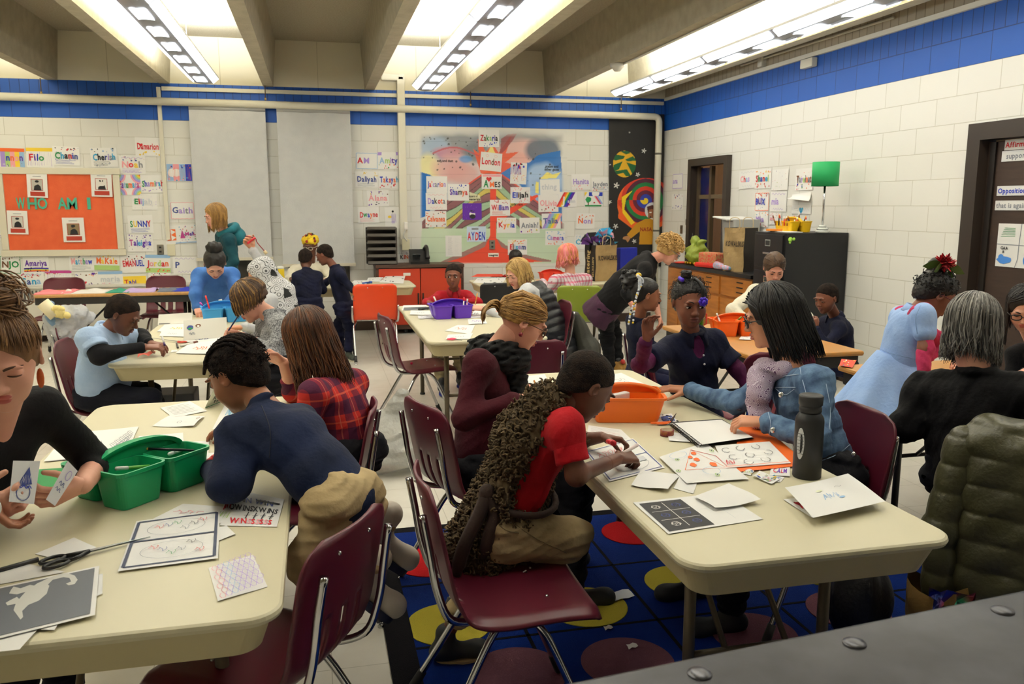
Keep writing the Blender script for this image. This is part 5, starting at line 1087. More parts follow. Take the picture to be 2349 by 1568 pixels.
def fn(m):
 h.short_hair(m, BLK[0], h=.004, t=.02, drop=-.03, curl=.004, fr=70); h.curls(m, BLK, n=170, r=.004, R=.05, lift=1.10, zone=(.6, 1.8), jit=.04)
 for a in np.linspace(0, 6.28, 26): m.tube([h.w(.12 + .085 * math.cos(a + j * .7), -.02 + .085 * math.sin(a + j * .7), .60 + .05 * math.sin(a * 3 + j)) for j in range(5)], .028 * h.s, BLK[0], 5)
 b = [(-.02, .08, .53), (-.07, .25, .50), (-.11, .36, .40), (-.12, .395, .28), (-.125, .41, .18)]; m.tube([h.w(*p) for p in bez(b, 5)], [(.030 + .010 * (i % 2)) * h.s for i in range(21)], BLK[0], 7)
hairp(R_, fn); m = MB(); c = h.w(-.125, .43, .14)
for k in range(7): a = k * .9; m.ball(c + h.d(math.cos(a) * .06, 0, math.sin(a) * .06) * h.s, .0095, mat('#3a16b0', .3), 8)
m.ball(c + h.d(0, .03, 0) * h.s, .010, mat('#4a20c8', .3), 8); m.build('flower_bead', R_); m = MB()
for k in range(4): m.ball(h.w(.22, .05 - .05 * k, .50), .010, mat('#4a24c0', .3), 8)
m.build('hair_bead', R_)
m = MB(); c = nb + fr * .085 - up * .045; m.quad(c + la * .002 + up * .0, c - la * .002, c - la * .002 - up * .01, c + la * .002 - up * .01, mat(NAVY2, .8)); [m.ball(nb + fr * (.092 + .008 * i) - up * (.07 + .04 * i) + la * .008, .005, mat('#c9c9cf', .3), 8) for i in range(2)]; m.build('button', R_)

# ---- boy in the navy sweater leaning on the table
h = Head(P(546, 860, 2.72), .232, (-.74, .48, -.46), skin='mid', child=True); nb, pel = P(608, 935, 2.63), P(782, 1142, 2.40); lat = (-.35, -.94, 0)
B_ = person('boy with cornrows in a navy sweater and khaki trousers leaning over the table', .84, h, nb, pel, lat, skin='mid', shirt='#111d3c', sh2='#0d1730', hh=.004, bh=.0065, wsh=.185, chest=.145, waist=.14, hipw=.145, fold=.010, pants=KHA, shoec=('#b9b0a4', '#1c2038'), sp='sweater', collar='crew', head_kw=dict(eyes=.1), torso_len=.12,
 arms=[dict(s=1, sh=P(545, 1000, 2.52), el=PZ(530, 1118, .80), wr=PZ(478, 1072, .775), fd=(-.5, .75, -.05), palm=(.1, .1, -1), curl=(30, 40, 25), L=.145, r=(.064, .056)), dict(s=-1, el=P(590, 985, 2.92), wr=PZ(545, 985, .78), fd=(-.9, .3, 0), palm=(0, 0, -1), L=.145)],
 legs=[dict(s=1, kn=P(705, 1290, 2.30), an=P(858, 1292, 2.28), toe=(.75, .1, -.75), g=.92, sz=.95), dict(s=-1, kn=P(735, 1240, 2.55), an=P(885, 1190, 2.52), toe=(.85, .1, -.75), sz=1.0)])
def fn(m):
 h.short_hair(m, afro, h=.004, t=.012, curl=.004, drop=-.01, edge=.07)
 for k in range(9):
  x0 = -.26 + k * .065; m.tube([h.w(x0 * (1 - .2 * t) * 1.0, .30 - .75 * t, .135 + .405 * math.sqrt(max(.02, 1 - ((.30 - .75 * t + .075) / .46) ** 2 - (x0 / .40) ** 2))) for t in np.linspace(0, 1, 15)], [(.020 + .008 * (i % 2)) * h.s for i in range(15)], afro, 6)
 h.curls(m, [afro], n=420, r=.006, R=.018, lift=1.03, zone=(.9, 2.0), jit=.01)
hairp(B_, fn)

# ---- woman with the updo holding two cards, at the edge of the picture
h = Head(P(6, 822, 2.22), .236, (.16, -.90, -.38), skin='fair'); nb, pel = P(-22, 985, 2.34), V3(-1.22, 2.62, .50); lat = (.75, .62, 0)
A_ = person('woman with brown updo in a black top holding up two white drawing cards', 1.0, h, nb, pel, lat, skin='fair', shirt='#0c0b0d', sh2='#121114', hh=.0028, bh=.007, wsh=.18, chest=.135, sleeve='34', sp='blouse', pants=DKP, shoec=('#222222', '#222222'), head_kw=dict(eyes=.08, brow='#4a2c18'),
 arms=[dict(s=1, sh=P(92, 940, 2.48), el=PZ(222, 1062, .84), wr=PZ(190, 1112, .845), fd=(-.62, -.55, -.12), palm=(-.6, .5, .45), curl=(30, 45, 30), thumb=20, spread=10, L=.172, h=.003), dict(s=-1, sh=P(-95, 1000, 2.25), el=P(-160, 1170, 2.1), wr=P(-72, 1168, 2.05), fd=(.95, -.1, .1), palm=(.1, .7, .3), curl=(35, 45, 25), L=.172, h=.003)],
 legs=[dict(s=1, kn=V3(-.82, 2.62, .52), an=V3(-.80, 2.6, .1), toe=(1, 0, 0)), dict(s=-1, kn=V3(-.85, 2.34, .52), an=V3(-.84, 2.3, .1), toe=(1, 0, 0))])
def fn(m):
 h.base_cap(m, BRW[0], low=-.12, face=.33, t=.02); S2 = Sdf(); S2.ell(h.w(0, -.20, .60), np.array([.21, .22, .13]) * h.s, .02); V, F = S2.mesh(.006); m.add(V, F, BRW[0]); h.swept(m, BRW, (.0, -.22, .62), n=700, r=.0085, lift=1.06, edge=(1.2, 2.15), fr_edge=1.1); r_ = random.Random(8)
 for i in range(240):
  a = r_.uniform(0, 6.28); c = V3(r_.gauss(0, .07), -.20 + r_.gauss(0, .08), .60 + r_.gauss(0, .05)); R1 = r_.uniform(.10, .19); tl = r_.uniform(-.5, .5)
  m.tube([h.w(*(c + V3(R1 * math.cos(a + t), R1 * math.sin(a + t), R1 * .6 * math.sin(a * 2 + t) + tl * .1 * t))) for t in np.linspace(0, 3.2, 12)], [.009 * h.s] * 11 + [.004 * h.s], BRW[i % 3], 4)
 for i in range(10): x = .34; p0 = V3(x, .0 + r_.gauss(0, .03), -.02); m.tube([h.w(*(p0 + V3(.03 * math.sin(t * 9 + i), .02 * math.cos(t * 7 + i), -.5 * t))) for t in np.linspace(0, 1, 12)], .004 * h.s, BRN[0], 4)
hairp(A_, fn); 
for e in (-1, 1): m = MB(); m.ball(h.w(e * .315, .02, -.26), (.009, .007, .026), mat('#b5531c', .5), 10); m.build('earring', A_)
# ---- someone mostly outside the picture beside her
h = Head(V3(-1.20, 1.55, 1.22), .21, (.9, .2, -.4), skin='mid', child=True); nb, pel = V3(-1.22, 1.55, 1.04), V3(-1.30, 1.52, .55)
N0 = person('person in a white sleeve, only one hand and cuff in view', .8, h, nb, pel, (0, 1, 0), skin='mid', shirt='#d9d9d2', sh2='#cfcfc8', hh=.006, bh=.01, arms=[dict(s=1, el=P(-95, 1225, 1.95), wr=P(-28, 1165, 2.0), fd=(.45, .2, -.6), palm=(.6, .3, .1), curl=(30, 40, 25), L=.125)], pants=DKP, legs=[dict(s=1, kn=V3(-.95, 1.66, .5), an=V3(-.95, 1.66, .1)), dict(s=-1, kn=V3(-.95, 1.42, .5), an=V3(-.95, 1.42, .1))])
hairp(N0, lambda m: h.short_hair(m, afro, t=.02))

# ---- girl in the red plaid shirt
h = Head(P(703, 775, 3.50), .232, (-.70, .62, -.30), skin='fair'); nb, pel = P(752, 862, 3.44), P(806, 1030, 3.38); lat = (-.6, -.75, 0)
C_ = person('girl with long auburn hair in a red and navy plaid shirt, seen from behind', .92, h, nb, pel, lat, skin='fair', shirt='#b02a24', sk='plaid', hh=.005, bh=.0065, wsh=.19, chest=.14, waist=.13, head_kw=dict(eyes=.1), pants=DKP, torso_len=.08, fold=.007,
 arms=[dict(s=1, sh=P(720, 905, 3.26), el=P(690, 985, 3.22), wr=P(640, 1000, 3.4), fd=(-.9, .3, 0), palm=(0, 0, -1)), dict(s=-1, el=P(672, 900, 3.75), wr=P(652, 832, 3.62), fd=(-.8, .1, .45), palm=(.3, -.5, -.6), curl=(45, 60, 40), thumb=30, sl='34')],
 legs=[dict(s=1, kn=V3(-.35, 3.10, .5), an=V3(-.33, 3.1, .1), toe=(-1, 0, 0)), dict(s=-1, kn=V3(-.35, 3.4, .5), an=V3(-.33, 3.4, .1), toe=(-1, 0, 0))])
def fn(m): h.base_cap(m, AUB[0], t=.04, low=-.62, face=.24); h.strands(m, AUB, n=900, length=1.14, r=.0125, face=50, lift=1.14, spread=.08, wave=.07, seed=9, th0=(.03, 1.15), drift=(.28, -.10, 0), wf=8)
hairp(C_, fn)

SEAMS.append((B_, 'sweater', '#0a1226', (((600, 930), (620, 985), (618, 1050)),)))
# ---- grey haired woman and the puffer chair
h = Head(P(2232, 752, 2.60), .232, (.80, .52, -.30), skin='fair'); nb, pel = P(2240, 850, 2.56), P(2240, 1085, 2.58); lat = (-.55, .83, 0)
Y_ = person('woman with shoulder length grey hair in a black sweater, seen from behind', 1.05, h, nb, pel, lat, skin='fair', shirt='#0a090b', sh2='#0f0e11', hh=.006, bh=.008, wsh=.20, chest=.155, waist=.155, hipw=.165, sp='sweater', pants=DKP, shoec=('#151515', '#222222'), fold=.007, collar='crew',
 arms=[dict(s=1, sh=P(2118, 895, 2.74), el=P(2072, 980, 2.72), wr=V3(2.66, 2.95, .80), fd=(1, 0, 0), palm=(0, 0, -1), r=(.062, .052)), dict(s=-1, sh=P(2362, 905, 2.40), el=P(2400, 1010, 2.36), wr=V3(2.92, 2.45, .80), fd=(1, .2, 0), palm=(0, 0, -1), r=(.062, .052))],
 legs=[dict(s=1, kn=V3(2.82, 2.98, .50), an=V3(2.80, 2.95, .1), toe=(1, 0, 0)), dict(s=-1, kn=V3(2.86, 2.62, .50), an=V3(2.84, 2.6, .1), toe=(1, 0, 0))])
def fn(m): h.base_cap(m, GRY[1], t=.05, low=-.45, face=.24); h.strands(m, GRY, n=1000, length=.72, r=.0105, face=48, lift=1.15, spread=.10, wave=.05, seed=12, th0=(.02, 1.2))
hairp(Y_, fn)
# ================================================================ THE PEOPLE FARTHER BACK
# ---- boy in the pale blue polo drawing
PB, PB2 = '#a8bedd', '#9bb4d8'
h = Head(P(283, 722, 5.0), .222, (.84, -.22, -.50), skin='dark', child=True); nb, pel = P(243, 758, 5.06), P(225, 895, 5.10); lat = (.1, 1, 0)
p = person('boy in a pale blue polo over black sleeves, drawing at the table', .86, h, nb, pel, lat, skin='brown', shirt='#0d0d11', sh2='#15151a', hh=.004, wsh=.19, chest=.165, waist=.165, hipw=.165, belly=.14, over=dict(c=PB, c2=PB2, inf=.010), head_kw=dict(eyes=.2), torso_len=.02, pants=('#10121f', '#0c0e18'),
 arms=[dict(s=-1, sh=P(208, 780, 4.86), el=P(228, 814, 4.80), wr=P(332, 796, 4.86), fd=(.95, .1, -.05), palm=(0, .2, -1), curl=(35, 45, 25), L=.15, r=(.066, .060)), dict(s=1, el=P(322, 775, 5.30), wr=P(345, 786, 5.15), fd=(.8, -.5, -.1), palm=(0, 0, -1), L=.15, r=(.066, .060))],
 legs=[dict(s=-1, kn=P(338, 918, 4.92), an=V3(-.90, 4.95, .1), toe=(1, 0, 0), g=1.1), dict(s=1, kn=P(340, 905, 5.25), an=V3(-.90, 5.25, .1), toe=(1, 0, 0), g=1.1)])
up, la, fr = axes(nb, pel, lat); polo_collar(p, h, nb, up, fr, mat(PB, .85, kind='cloth', h2=PB2, spec=.2), .92); hairp(p, lambda m: h.short_hair(m, afro, h=.005, t=.012, curl=.003, edge=.07, drop=-.04))
# ---- person with the bob, painting
h = Head(P(572, 690, 4.85), .222, (-.80, -.22, -.52), skin='fair'); nb, pel = P(628, 722, 4.84), P(652, 850, 4.72); lat = (0, -1, 0)
p = person('person with a brown bob in a grey marled cardigan, holding a blue brush', .92, h, nb, pel, lat, skin='fair', shirt='#55565a', sh2='#9a9b9e', sk='heather', hh=.005, wsh=.17, chest=.13, waist=.12, sp='cardigan', head_kw=dict(eyes=.1), pants=DKP, collar='crew',
 arms=[dict(s=-1, sh=P(610, 748, 5.0), el=P(606, 792, 5.02), wr=P(557, 770, 4.92), fd=(-.9, 0, .25), palm=(-.1, -.6, -.5), curl=(40, 50, 30), L=.15), dict(s=1, sh=P(650, 752, 4.66), el=P(620, 815, 4.55), wr=P(588, 782, 4.66), fd=(-.9, .2, .1), palm=(0, 0, -1), curl=(40, 50, 30), L=.15)],
 legs=[dict(s=1, kn=V3(-.55, 4.55, .5), an=V3(-.5, 4.5, .1)), dict(s=-1, kn=V3(-.55, 4.85, .5), an=V3(-.5, 4.85, .1))])
def fn(m): h.base_cap(m, BRN[0], t=.06, low=-.02, face=.27); h.strands(m, BRN + HON[1:], n=560, length=.33, r=.014, face=24, lift=1.16, wave=.015, seed=3, th0=(.02, 1.3), drift=(.1, -.1, 0), k=6, curlin=.25)
hairp(p, fn)
# ---- woman in the blue sweatshirt bending over
h = Head(P(493, 604, 6.95), .232, (.10, -.66, -.78), skin='fair'); nb, pel = P(492, 618, 7.22), P(497, 712, 7.52); lat = (1, 0, 0)
p = person('woman with a dark bun in a blue sweatshirt bending over the table', 1.0, h, nb, pel, lat, skin='fair', shirt='#4a78bd', sh2='#3c68ac', hh=.005, wsh=.175, chest=.14, waist=.14, hipw=.14, sp='sweatshirt', collar='crew', head_kw=dict(eyes=.1), pants=DKP,
 arms=[dict(s=-1, sh=P(456, 634, 7.20), el=P(448, 676, 7.0), wr=PZ(452, 706, .80), fd=(.3, -.8, -.3), palm=(.2, 0, -1), curl=(55, 65, 40), r=(.056, .048)), dict(s=1, sh=P(532, 632, 7.20), el=P(543, 676, 7.0), wr=P(508, 708, 6.9), fd=(-.3, -.8, -.2), palm=(-.2, 0, -1), curl=(45, 55, 30), r=(.056, .048))],
 legs=[dict(s=-1, kn=V3(-.92, 7.65, .45), an=V3(-.92, 7.75, .1), toe=(0, -1, 0)), dict(s=1, kn=V3(-.70, 7.65, .45), an=V3(-.70, 7.75, .1), toe=(0, -1, 0))])
def fn(m): h.base_cap(m, BLK[0], t=.03, low=-.10, face=.31); S = Sdf(); c = h.w(0, -.28, .52); S.ell(c, (.062, .055, .05), .02); V, F = S.mesh(.006, folds(.006, 140, 3)); m.add(V, F, BLK[0])
hairp(p, fn)
# ---- woman in the patterned head scarf raising an arm
h = Head(P(600, 632, 6.22), .232, (-.88, -.22, -.42), skin='tan'); nb, pel = P(628, 680, 6.22), P(645, 800, 6.10); lat = (-.2, -1, 0)
p = person('woman in a white and black flowered head scarf raising one arm', .95, h, nb, pel, lat, skin='tan', shirt='#bcbdc0', sh2='#a9aaae', hh=.005, head_kw=dict(eyes=.1), pants=DKP, sp='robe',
 arms=[dict(s=-1, sh=P(606, 668, 6.40), el=P(610, 622, 6.46), wr=P(580, 570, 6.48), fd=(-.6, 0, .8), palm=(.5, -.6, .2), curl=(60, 65, 40), thumb=45, L=.16), dict(s=1, el=P(600, 760, 5.95), wr=P(560, 750, 5.9), fd=(-1, 0, 0), palm=(0, 0, -1))], legs=[dict(s=1, kn=V3(-.5, 5.95, .5), an=V3(-.5, 5.95, .1)), dict(s=-1, kn=V3(-.5, 6.3, .5), an=V3(-.5, 6.3, .1))])
S = Sdf(); S.ell(h.w(0, -.09, .10), np.array([.39, .47, .44]) * h.s, .02, R=h.R); S.cap(h.w(0, -.10, -.15), nb + V3(.01, 0, .0), .32 * h.s, .13, .05); S.cap(nb, pel * .6 + nb * .4, .15, .17, .06); S.ell(h.w(0, .50, -.06), np.array([.25, .26, .40]) * h.s, .02, R=h.R, op=1)
V, F = S.mesh(.007, folds(.007, 45, 4)); m = MB(); m.add(V, F, mat('#16161a', .85, kind='floral', h2='#c9c9cb', scale=1.25)); m.build('head_scarf', p)
# ---- woman in the teal hoodie
h = Head(P(494, 496, 8.55), .232, (-.86, -.36, -.28), skin='fair'); nb, pel = P(516, 532, 8.62), P(524, 640, 8.66); lat = (.3, -.95, 0)
p = person('woman with reddish blonde hair in a teal hoodie standing by the grey shade', 1.0, h, nb, pel, lat, skin='fair', shirt='#17454f', sh2='#123a44', hh=.006, sp='hoodie', head_kw=dict(eyes=.2), pants=DKP,
 arms=[dict(s=1, el=P(538, 600, 8.42), wr=P(505, 628, 8.35), fd=(-.8, -.2, 0), palm=(0, 0, -1)), dict(s=-1, el=P(500, 595, 8.8), wr=P(480, 628, 8.7), fd=(-.8, -.2, 0), palm=(0, 0, -1))], legs=[dict(s=1, kn=P(530, 720, 8.6) * V3(1, 1, 0) + V3(0, 0, .46), an=V3(-.80, 8.62, .1), toe=(-1, 0, 0)), dict(s=-1, kn=V3(-.83, 8.80, .46), an=V3(-.83, 8.8, .1), toe=(-1, 0, 0))])
def fn(m): h.base_cap(m, HON[0], t=.04, low=-.28, face=.31); h.strands(m, HON, n=340, length=.75, r=.016, face=55, lift=1.1, wave=.04, seed=5, curlin=.1)
hairp(p, fn); up, la, fr = axes(nb, pel, lat); S = Sdf(); S.tor(nb - fr * .03 + up * .02, up + fr * .5, .085, .035, .02); S.ell(nb - fr * .12 - up * .05, (.08, .08, .09), .04); V, F = S.mesh(.008); m = MB(); m.add(V, F, mat('#1a6f7c', .85, kind='cloth', h2='#15606c')); m.build('hood', p)
m = MB(); m.box(nb + fr * .115 - up * .17 + la * .02, (.10, .10, .09), mat('#c9623c', .8), rz=.3, bev=.01); m.build('badge', p)
# ---- woman in the yellow head wrap, two boys leaning in to her
h = Head(P(712, 565, 10.05), .24, (-.30, -.92, -.20), skin='dark'); nb, pel = P(712, 602, 10.14), P(712, 680, 10.2); lat = (1, 0, 0)
p = person('woman in yellow and black head wrap and glasses seated behind the table', 1.0, h, nb, pel, lat, skin='dark', shirt='#d8d2c0', sh2='#cbc4b0', hh=.006, sp='cardigan', head_kw=dict(eyes=.4), wsh=.20, chest=.16, waist=.17, arms=[dict(s=-1, sh=P(672, 622, 10.05), el=P(662, 640, 9.9), wr=P(668, 640, 9.7), fd=(.4, -.8, 0), palm=(0, 0, -1), curl=(40, 50, 30)), dict(s=1, el=P(758, 640, 9.9), wr=P(748, 642, 9.7), fd=(-.4, -.8, 0), palm=(0, 0, -1))])
S = Sdf(); S.ell(h.w(0, -.08, .28), np.array([.40, .46, .26]) * h.s, .02, R=h.R); S.cut(h.w(0, .33, .24), h.d(0, .5, -.85), .01); V, F = S.mesh(.007, folds(.010, 90, 6)); m = MB(); yw = mat('#c9a812', .8, kind='cloth', h2='#e0c020'); m.add(V, F, yw); r_ = random.Random(2)
for i in range(46):
 a, t = r_.uniform(-3.1, 3.1), r_.uniform(.1, 1.15); c = h.scalp(t, a, 1.22); m.ball(h.w(*c), r_.uniform(.012, .022), (yw, mat('#15120e', .8), mat('#8a1f1a', .8), yw)[i % 4], 6)
m.build('head_wrap', p); m = MB(); h.glasses(m, mat('#c9c4b8', .3, .6)); m.build('glasses', p)
h = Head(P(701, 594, 8.80), .205, (.20, .90, -.35), skin='dark', child=True); nb, pel = P(704, 618, 8.74), P(708, 692, 8.66); lat = (-1, 0, 0)
p = person('shorter boy in a navy sweater, seen from behind at the far table', .76, h, nb, pel, lat, skin='dark', shirt=NAVY, sh2=NAVY2, hh=.007, wsh=.20, chest=.16, waist=.155, sp='sweater', pants=('#121632', '#0d1026'), collar='crew', arms=[dict(s=1, sh=P(682, 634, 8.74), el=P(672, 668, 8.74), wr=P(680, 655, 9.1), fd=(.3, .9, 0), palm=(0, 0, -1)), dict(s=-1, sh=P(728, 634, 8.74), el=P(742, 665, 8.78), wr=P(735, 652, 9.1), fd=(-.3, .9, 0), palm=(0, 0, -1))], legs=[dict(s=1, kn=V3(-.17, 8.72, .34), an=V3(-.17, 8.75, .09), toe=(0, 1, 0)), dict(s=-1, kn=V3(0.02, 8.72, .34), an=V3(.02, 8.75, .09), toe=(0, 1, 0))])
hairp(p, lambda m: h.short_hair(m, afro, h=.006, t=.012, curl=.003, edge=.07, drop=-.04))
h = Head(P(744, 584, 8.86), .212, (-.86, .36, -.36), skin='brown', child=True); nb, pel = P(768, 612, 8.84), P(790, 702, 8.80); lat = (-.4, -.9, 0)
p = person('taller boy in navy leaning in, one hand on the orange chair', .80, h, nb, pel, lat, skin='brown', shirt=NAVY, sh2=NAVY2, hh=.007, sp='sweater', pants=('#121632', '#0d1026'), collar='crew', shoec=('#3a4038', '#c9c4b0'), arms=[dict(s=1, sh=P(782, 632, 8.72), el=P(800, 655, 8.66), wr=P(811, 668, 8.58), fd=(.3, -.2, -.9), palm=(-.8, 0, 0), L=.13), dict(s=-1, el=P(745, 650, 9.0), wr=P(735, 652, 9.15), fd=(-.3, .9, 0), palm=(0, 0, -1))], legs=[dict(s=1, kn=V3(.32, 8.84, .36), an=PZ(800, 806, .09), toe=(.4, -1, 0)), dict(s=-1, kn=V3(.22, 9.0, .36), an=V3(.22, 9.02, .09), toe=(-.3, 1, 0))])
hairp(p, lambda m: h.short_hair(m, afro, h=.006, t=.012, curl=.003, edge=.07, drop=-.04))
# ---- boy in the red polo looking up
h = Head(P(1040, 632, 7.66), .220, (-.28, -1, -.10), skin='brown', child=True); nb, pel = P(1041, 668, 7.72), P(1040, 748, 7.78); lat = (1, 0, 0)
p = person('boy in a long sleeved red polo looking up from his drawing', .82, h, nb, pel, lat, skin='brown', shirt='#a31322', sh2='#8f0f1c', hh=.004, head_kw=dict(eyes=.7, gaze=(.7, -.2)), wsh=.19, chest=.15, waist=.14, pants=('#7d7054', '#6e6248'), shoec=('#111114', '#1a2a8a'), arms=[dict(s=-1, el=P(978, 694, 7.42), wr=P(985, 694, 7.24), fd=(.7, -.4, -.2), palm=(.3, 0, -1), curl=(50, 60, 35), L=.135), dict(s=1, el=P(1098, 694, 7.42), wr=P(1050, 690, 7.30), fd=(-.9, -.2, -.15), palm=(0, 0, -1), curl=(30, 40, 25), L=.135)],
 legs=[dict(s=-1, kn=V3(1.02, 7.42, .42), an=PZ(1014, 878, .10), toe=(.1, -1, 0)), dict(s=1, kn=V3(1.22, 7.42, .42), an=V3(1.22, 7.2, .1), toe=(0, -1, 0))])
up, la, fr = axes(nb, pel, lat); polo_collar(p, h, nb, up, fr, mat('#a31322', .85, kind='cloth', h2='#8f0f1c'), .82); hairp(p, lambda m: h.short_hair(m, afro, h=.005, t=.012, curl=.003, edge=.07, drop=-.04))
# ---- blonde woman in the puffer vest
h = Head(P(1187, 628, 6.72), .232, (-.82, -.40, -.34), skin='fair'); nb, pel = P(1224, 668, 6.66), P(1268, 775, 6.52); lat = (.2, -1, 0)
p = person('woman with blonde hair in a black puffer vest over white sleeves', 1.0, h, nb, pel, lat, skin='fair', shirt='#c9cacc', sh2='#bcbdc0', hh=.006, wsh=.19, chest=.15, waist=.14, head_kw=dict(eyes=.2), pants=DKP, shoec=('#1a1a1a', '#2a2a2a'), arms=[dict(s=1, sh=P(1208, 668, 6.42), el=P(1165, 728, 6.30), wr=P(1110, 708, 6.45), fd=(-.9, .2, .1), palm=(.1, .3, -.9), curl=(45, 55, 30), thumb=40), dict(s=-1, el=P(1180, 720, 6.9), wr=P(1140, 712, 6.8), fd=(-.9, 0, 0), palm=(0, 0, -1))],
 legs=[dict(s=1, kn=V3(1.42, 6.35, .5), an=V3(1.42, 6.35, .1), toe=(-1, 0, 0)), dict(s=-1, kn=V3(1.42, 6.65, .5), an=V3(1.42, 6.65, .1), toe=(-1, 0, 0))])
def fn(m): h.base_cap(m, BLD[0], t=.05, low=-.40, face=.29); h.strands(m, BLD, n=420, length=.52, r=.017, face=56, lift=1.15, wave=.07, seed=6, drift=(.2, 0, 0))
hairp(p, fn); up, la, fr = axes(nb, pel, lat); S = Sdf(); S.cap(pel - up * .08, nb - up * .14, .19, .175, .06, flat=(fr, .84)); S.cap(nb - up * .10 - la * .11, nb - up * .10 + la * .11, .10, .10, .05); S.tor(nb + up * .02, up, .075, .04, .03)
zz = lambda q: .010 * np.abs(np.sin((q - pel) @ up * 48)); V, F = S.mesh(.008, lambda q: .006 - zz(q)); m = MB(); m.add(V, F, mat('#0f1116', .5, kind='cloth', h2='#15171d')); m.build('puffer_vest', p)
# ---- someone behind her, only the top of dark hair shows
h = Head(P(1183, 594, 9.95), .215, (0, -1, -.3), skin='mid', child=True); nb, pel = P(1183, 628, 10.0), P(1183, 690, 10.05)
p = person('child with dark hair just showing above the blonde woman', .8, h, nb, pel, (1, 0, 0), skin='mid', shirt='#8a1f2a', sh2='#7a1822', hh=.008, bh=.012, arms=[dict(s=1, el=P(1225, 655, 9.9), wr=P(1215, 650, 9.6), fd=(-.3, -1, 0), palm=(0, 0, -1), h=.006), dict(s=-1, el=P(1140, 655, 9.9), wr=P(1150, 650, 9.6), fd=(.3, -1, 0), palm=(0, 0, -1), h=.006)])
hairp(p, lambda m: h.short_hair(m, BLK[0], h=.008, t=.05, curl=.006))
# ---- woman with pink hair in plaid
h = Head(P(1300, 588, 8.24), .232, (-.62, .72, -.22), skin='fair'); nb, pel = P(1308, 626, 8.22), P(1306, 722, 8.16); lat = (-.7, -.6, 0)
p = person('woman with pink tinted hair in a pink checked shirt on the green chair', 1.0, h, nb, pel, lat, skin='fair', shirt='#d9d0d4', sk='plaid2', hh=.007, pants=DKP, arms=[dict(s=1, sh=P(1272, 645, 8.1), el=P(1258, 672, 8.15), wr=P(1245, 645, 8.75), fd=(-.2, .9, 0), palm=(0, 0, -1)), dict(s=-1, sh=P(1345, 642, 8.3), el=P(1352, 680, 8.3), wr=P(1320, 660, 8.8), fd=(-.3, .9, 0), palm=(0, 0, -1))], legs=[dict(s=1, kn=V3(2.45, 8.6, .5), an=V3(2.45, 8.6, .1)), dict(s=-1, kn=V3(2.72, 8.6, .5), an=V3(2.72, 8.6, .1))])
def fn(m): h.base_cap(m, PNK[1], t=.05, low=-.42, face=.27); h.strands(m, PNK, n=320, length=.62, r=.02, face=50, lift=1.13, spread=.09, wave=.09, seed=7)
hairp(p, fn)
# ---- curly haired woman bending down
h = Head(P(1536, 574, 6.90), .235, (.78, -.22, -.58), skin='rosy'); nb, pel = P(1497, 592, 6.98), P(1392, 700, 7.22); lat = (.15, 1, 0)
p = person('woman with short curly blonde hair in black bending over the children', 1.0, h, nb, pel, lat, skin='rosy', shirt='#0d0c0e', sh2='#131214', hh=.005, wsh=.185, chest=.165, waist=.165, hipw=.165, flat=.8, head_kw=dict(eyes=.15, brow='#8a6a40'), sleeve='34', pants=('#0a0a0c', '#0e0e11'), shoec=('#17171a', '#101012'), collar='crew', sp='sweater',
 arms=[dict(s=-1, sh=P(1478, 622, 6.82), el=P(1436, 672, 6.72), wr=P(1462, 715, 6.6), fd=(.3, 0, -.9), palm=(.8, 0, 0)), dict(s=1, el=P(1500, 680, 7.1), wr=P(1510, 720, 7.0), fd=(.3, 0, -.9), palm=(-.8, 0, 0))], legs=[dict(s=-1, kn=P(1392, 775, 7.28), an=PZ(1398, 838, .13), toe=(.9, -.4, 0), g=.95), dict(s=1, kn=P(1410, 770, 7.45), an=PZ(1418, 832, .13), toe=(.9, -.2, 0), g=.95)])
def fn(m): h.base_cap(m, CUR[1], t=.05, low=-.22, face=.30); h.curls(m, CUR, n=420, r=.016, R=.055, lift=1.24, jit=.09, zone=(0, 2.05), drop=.06)
hairp(p, fn); m = MB(); h.glasses(m, mat('#8a8f98', .3, .5)); m.build('glasses', p); up, la, fr = axes(nb, pel, lat); S = Sdf(); S.cap(pel - up * .13, pel + up * .02, .20, .18, .05, flat=(fr, .8)); S.cut(pel + up * .03, up, .01); S.cut(pel - up * .17, -up, .01); V, F = S.mesh(.008, folds(.003, 50, 2)); m = MB(); m.add(V, F, mat('#3d1334', .85, kind='cloth', h2='#320f2a')); m.build('skirt_hem', p)
# ---- little girl with beads
h = Head(P(1484, 676, 4.78), .205, (.95, -.20, -.14), skin='mid', child=True); nb, pel = P(1466, 734, 4.84), P(1470, 860, 4.92); lat = (0, 1, 0)
p = person('small girl in profile with a hair puff and strings of white beads', .68, h, nb, pel, lat, skin='mid', shirt=NAVY, sh2=NAVY2, hh=.0045, head_kw=dict(eyes=.5), pants=('#15183a', '#101330'), arms=[dict(s=-1, el=P(1500, 810, 4.7), wr=V3(2.42, 4.75, .76), fd=(1, 0, 0), palm=(0, 0, -1), L=.12), dict(s=1, el=P(1500, 800, 5.0), wr=V3(2.44, 5.0, .76), fd=(1, 0, 0), palm=(0, 0, -1), L=.12)], legs=[dict(s=-1, kn=V3(2.34, 4.80, .46), an=V3(2.36, 4.8, .12)), dict(s=1, kn=V3(2.34, 5.02, .46), an=V3(2.36, 5.02, .12))])
up, la, fr = axes(nb, pel, lat); polo_collar(p, h, nb, up, fr, mat(NAVY, .85, kind='cloth', h2=NAVY2, spec=.2), .68)
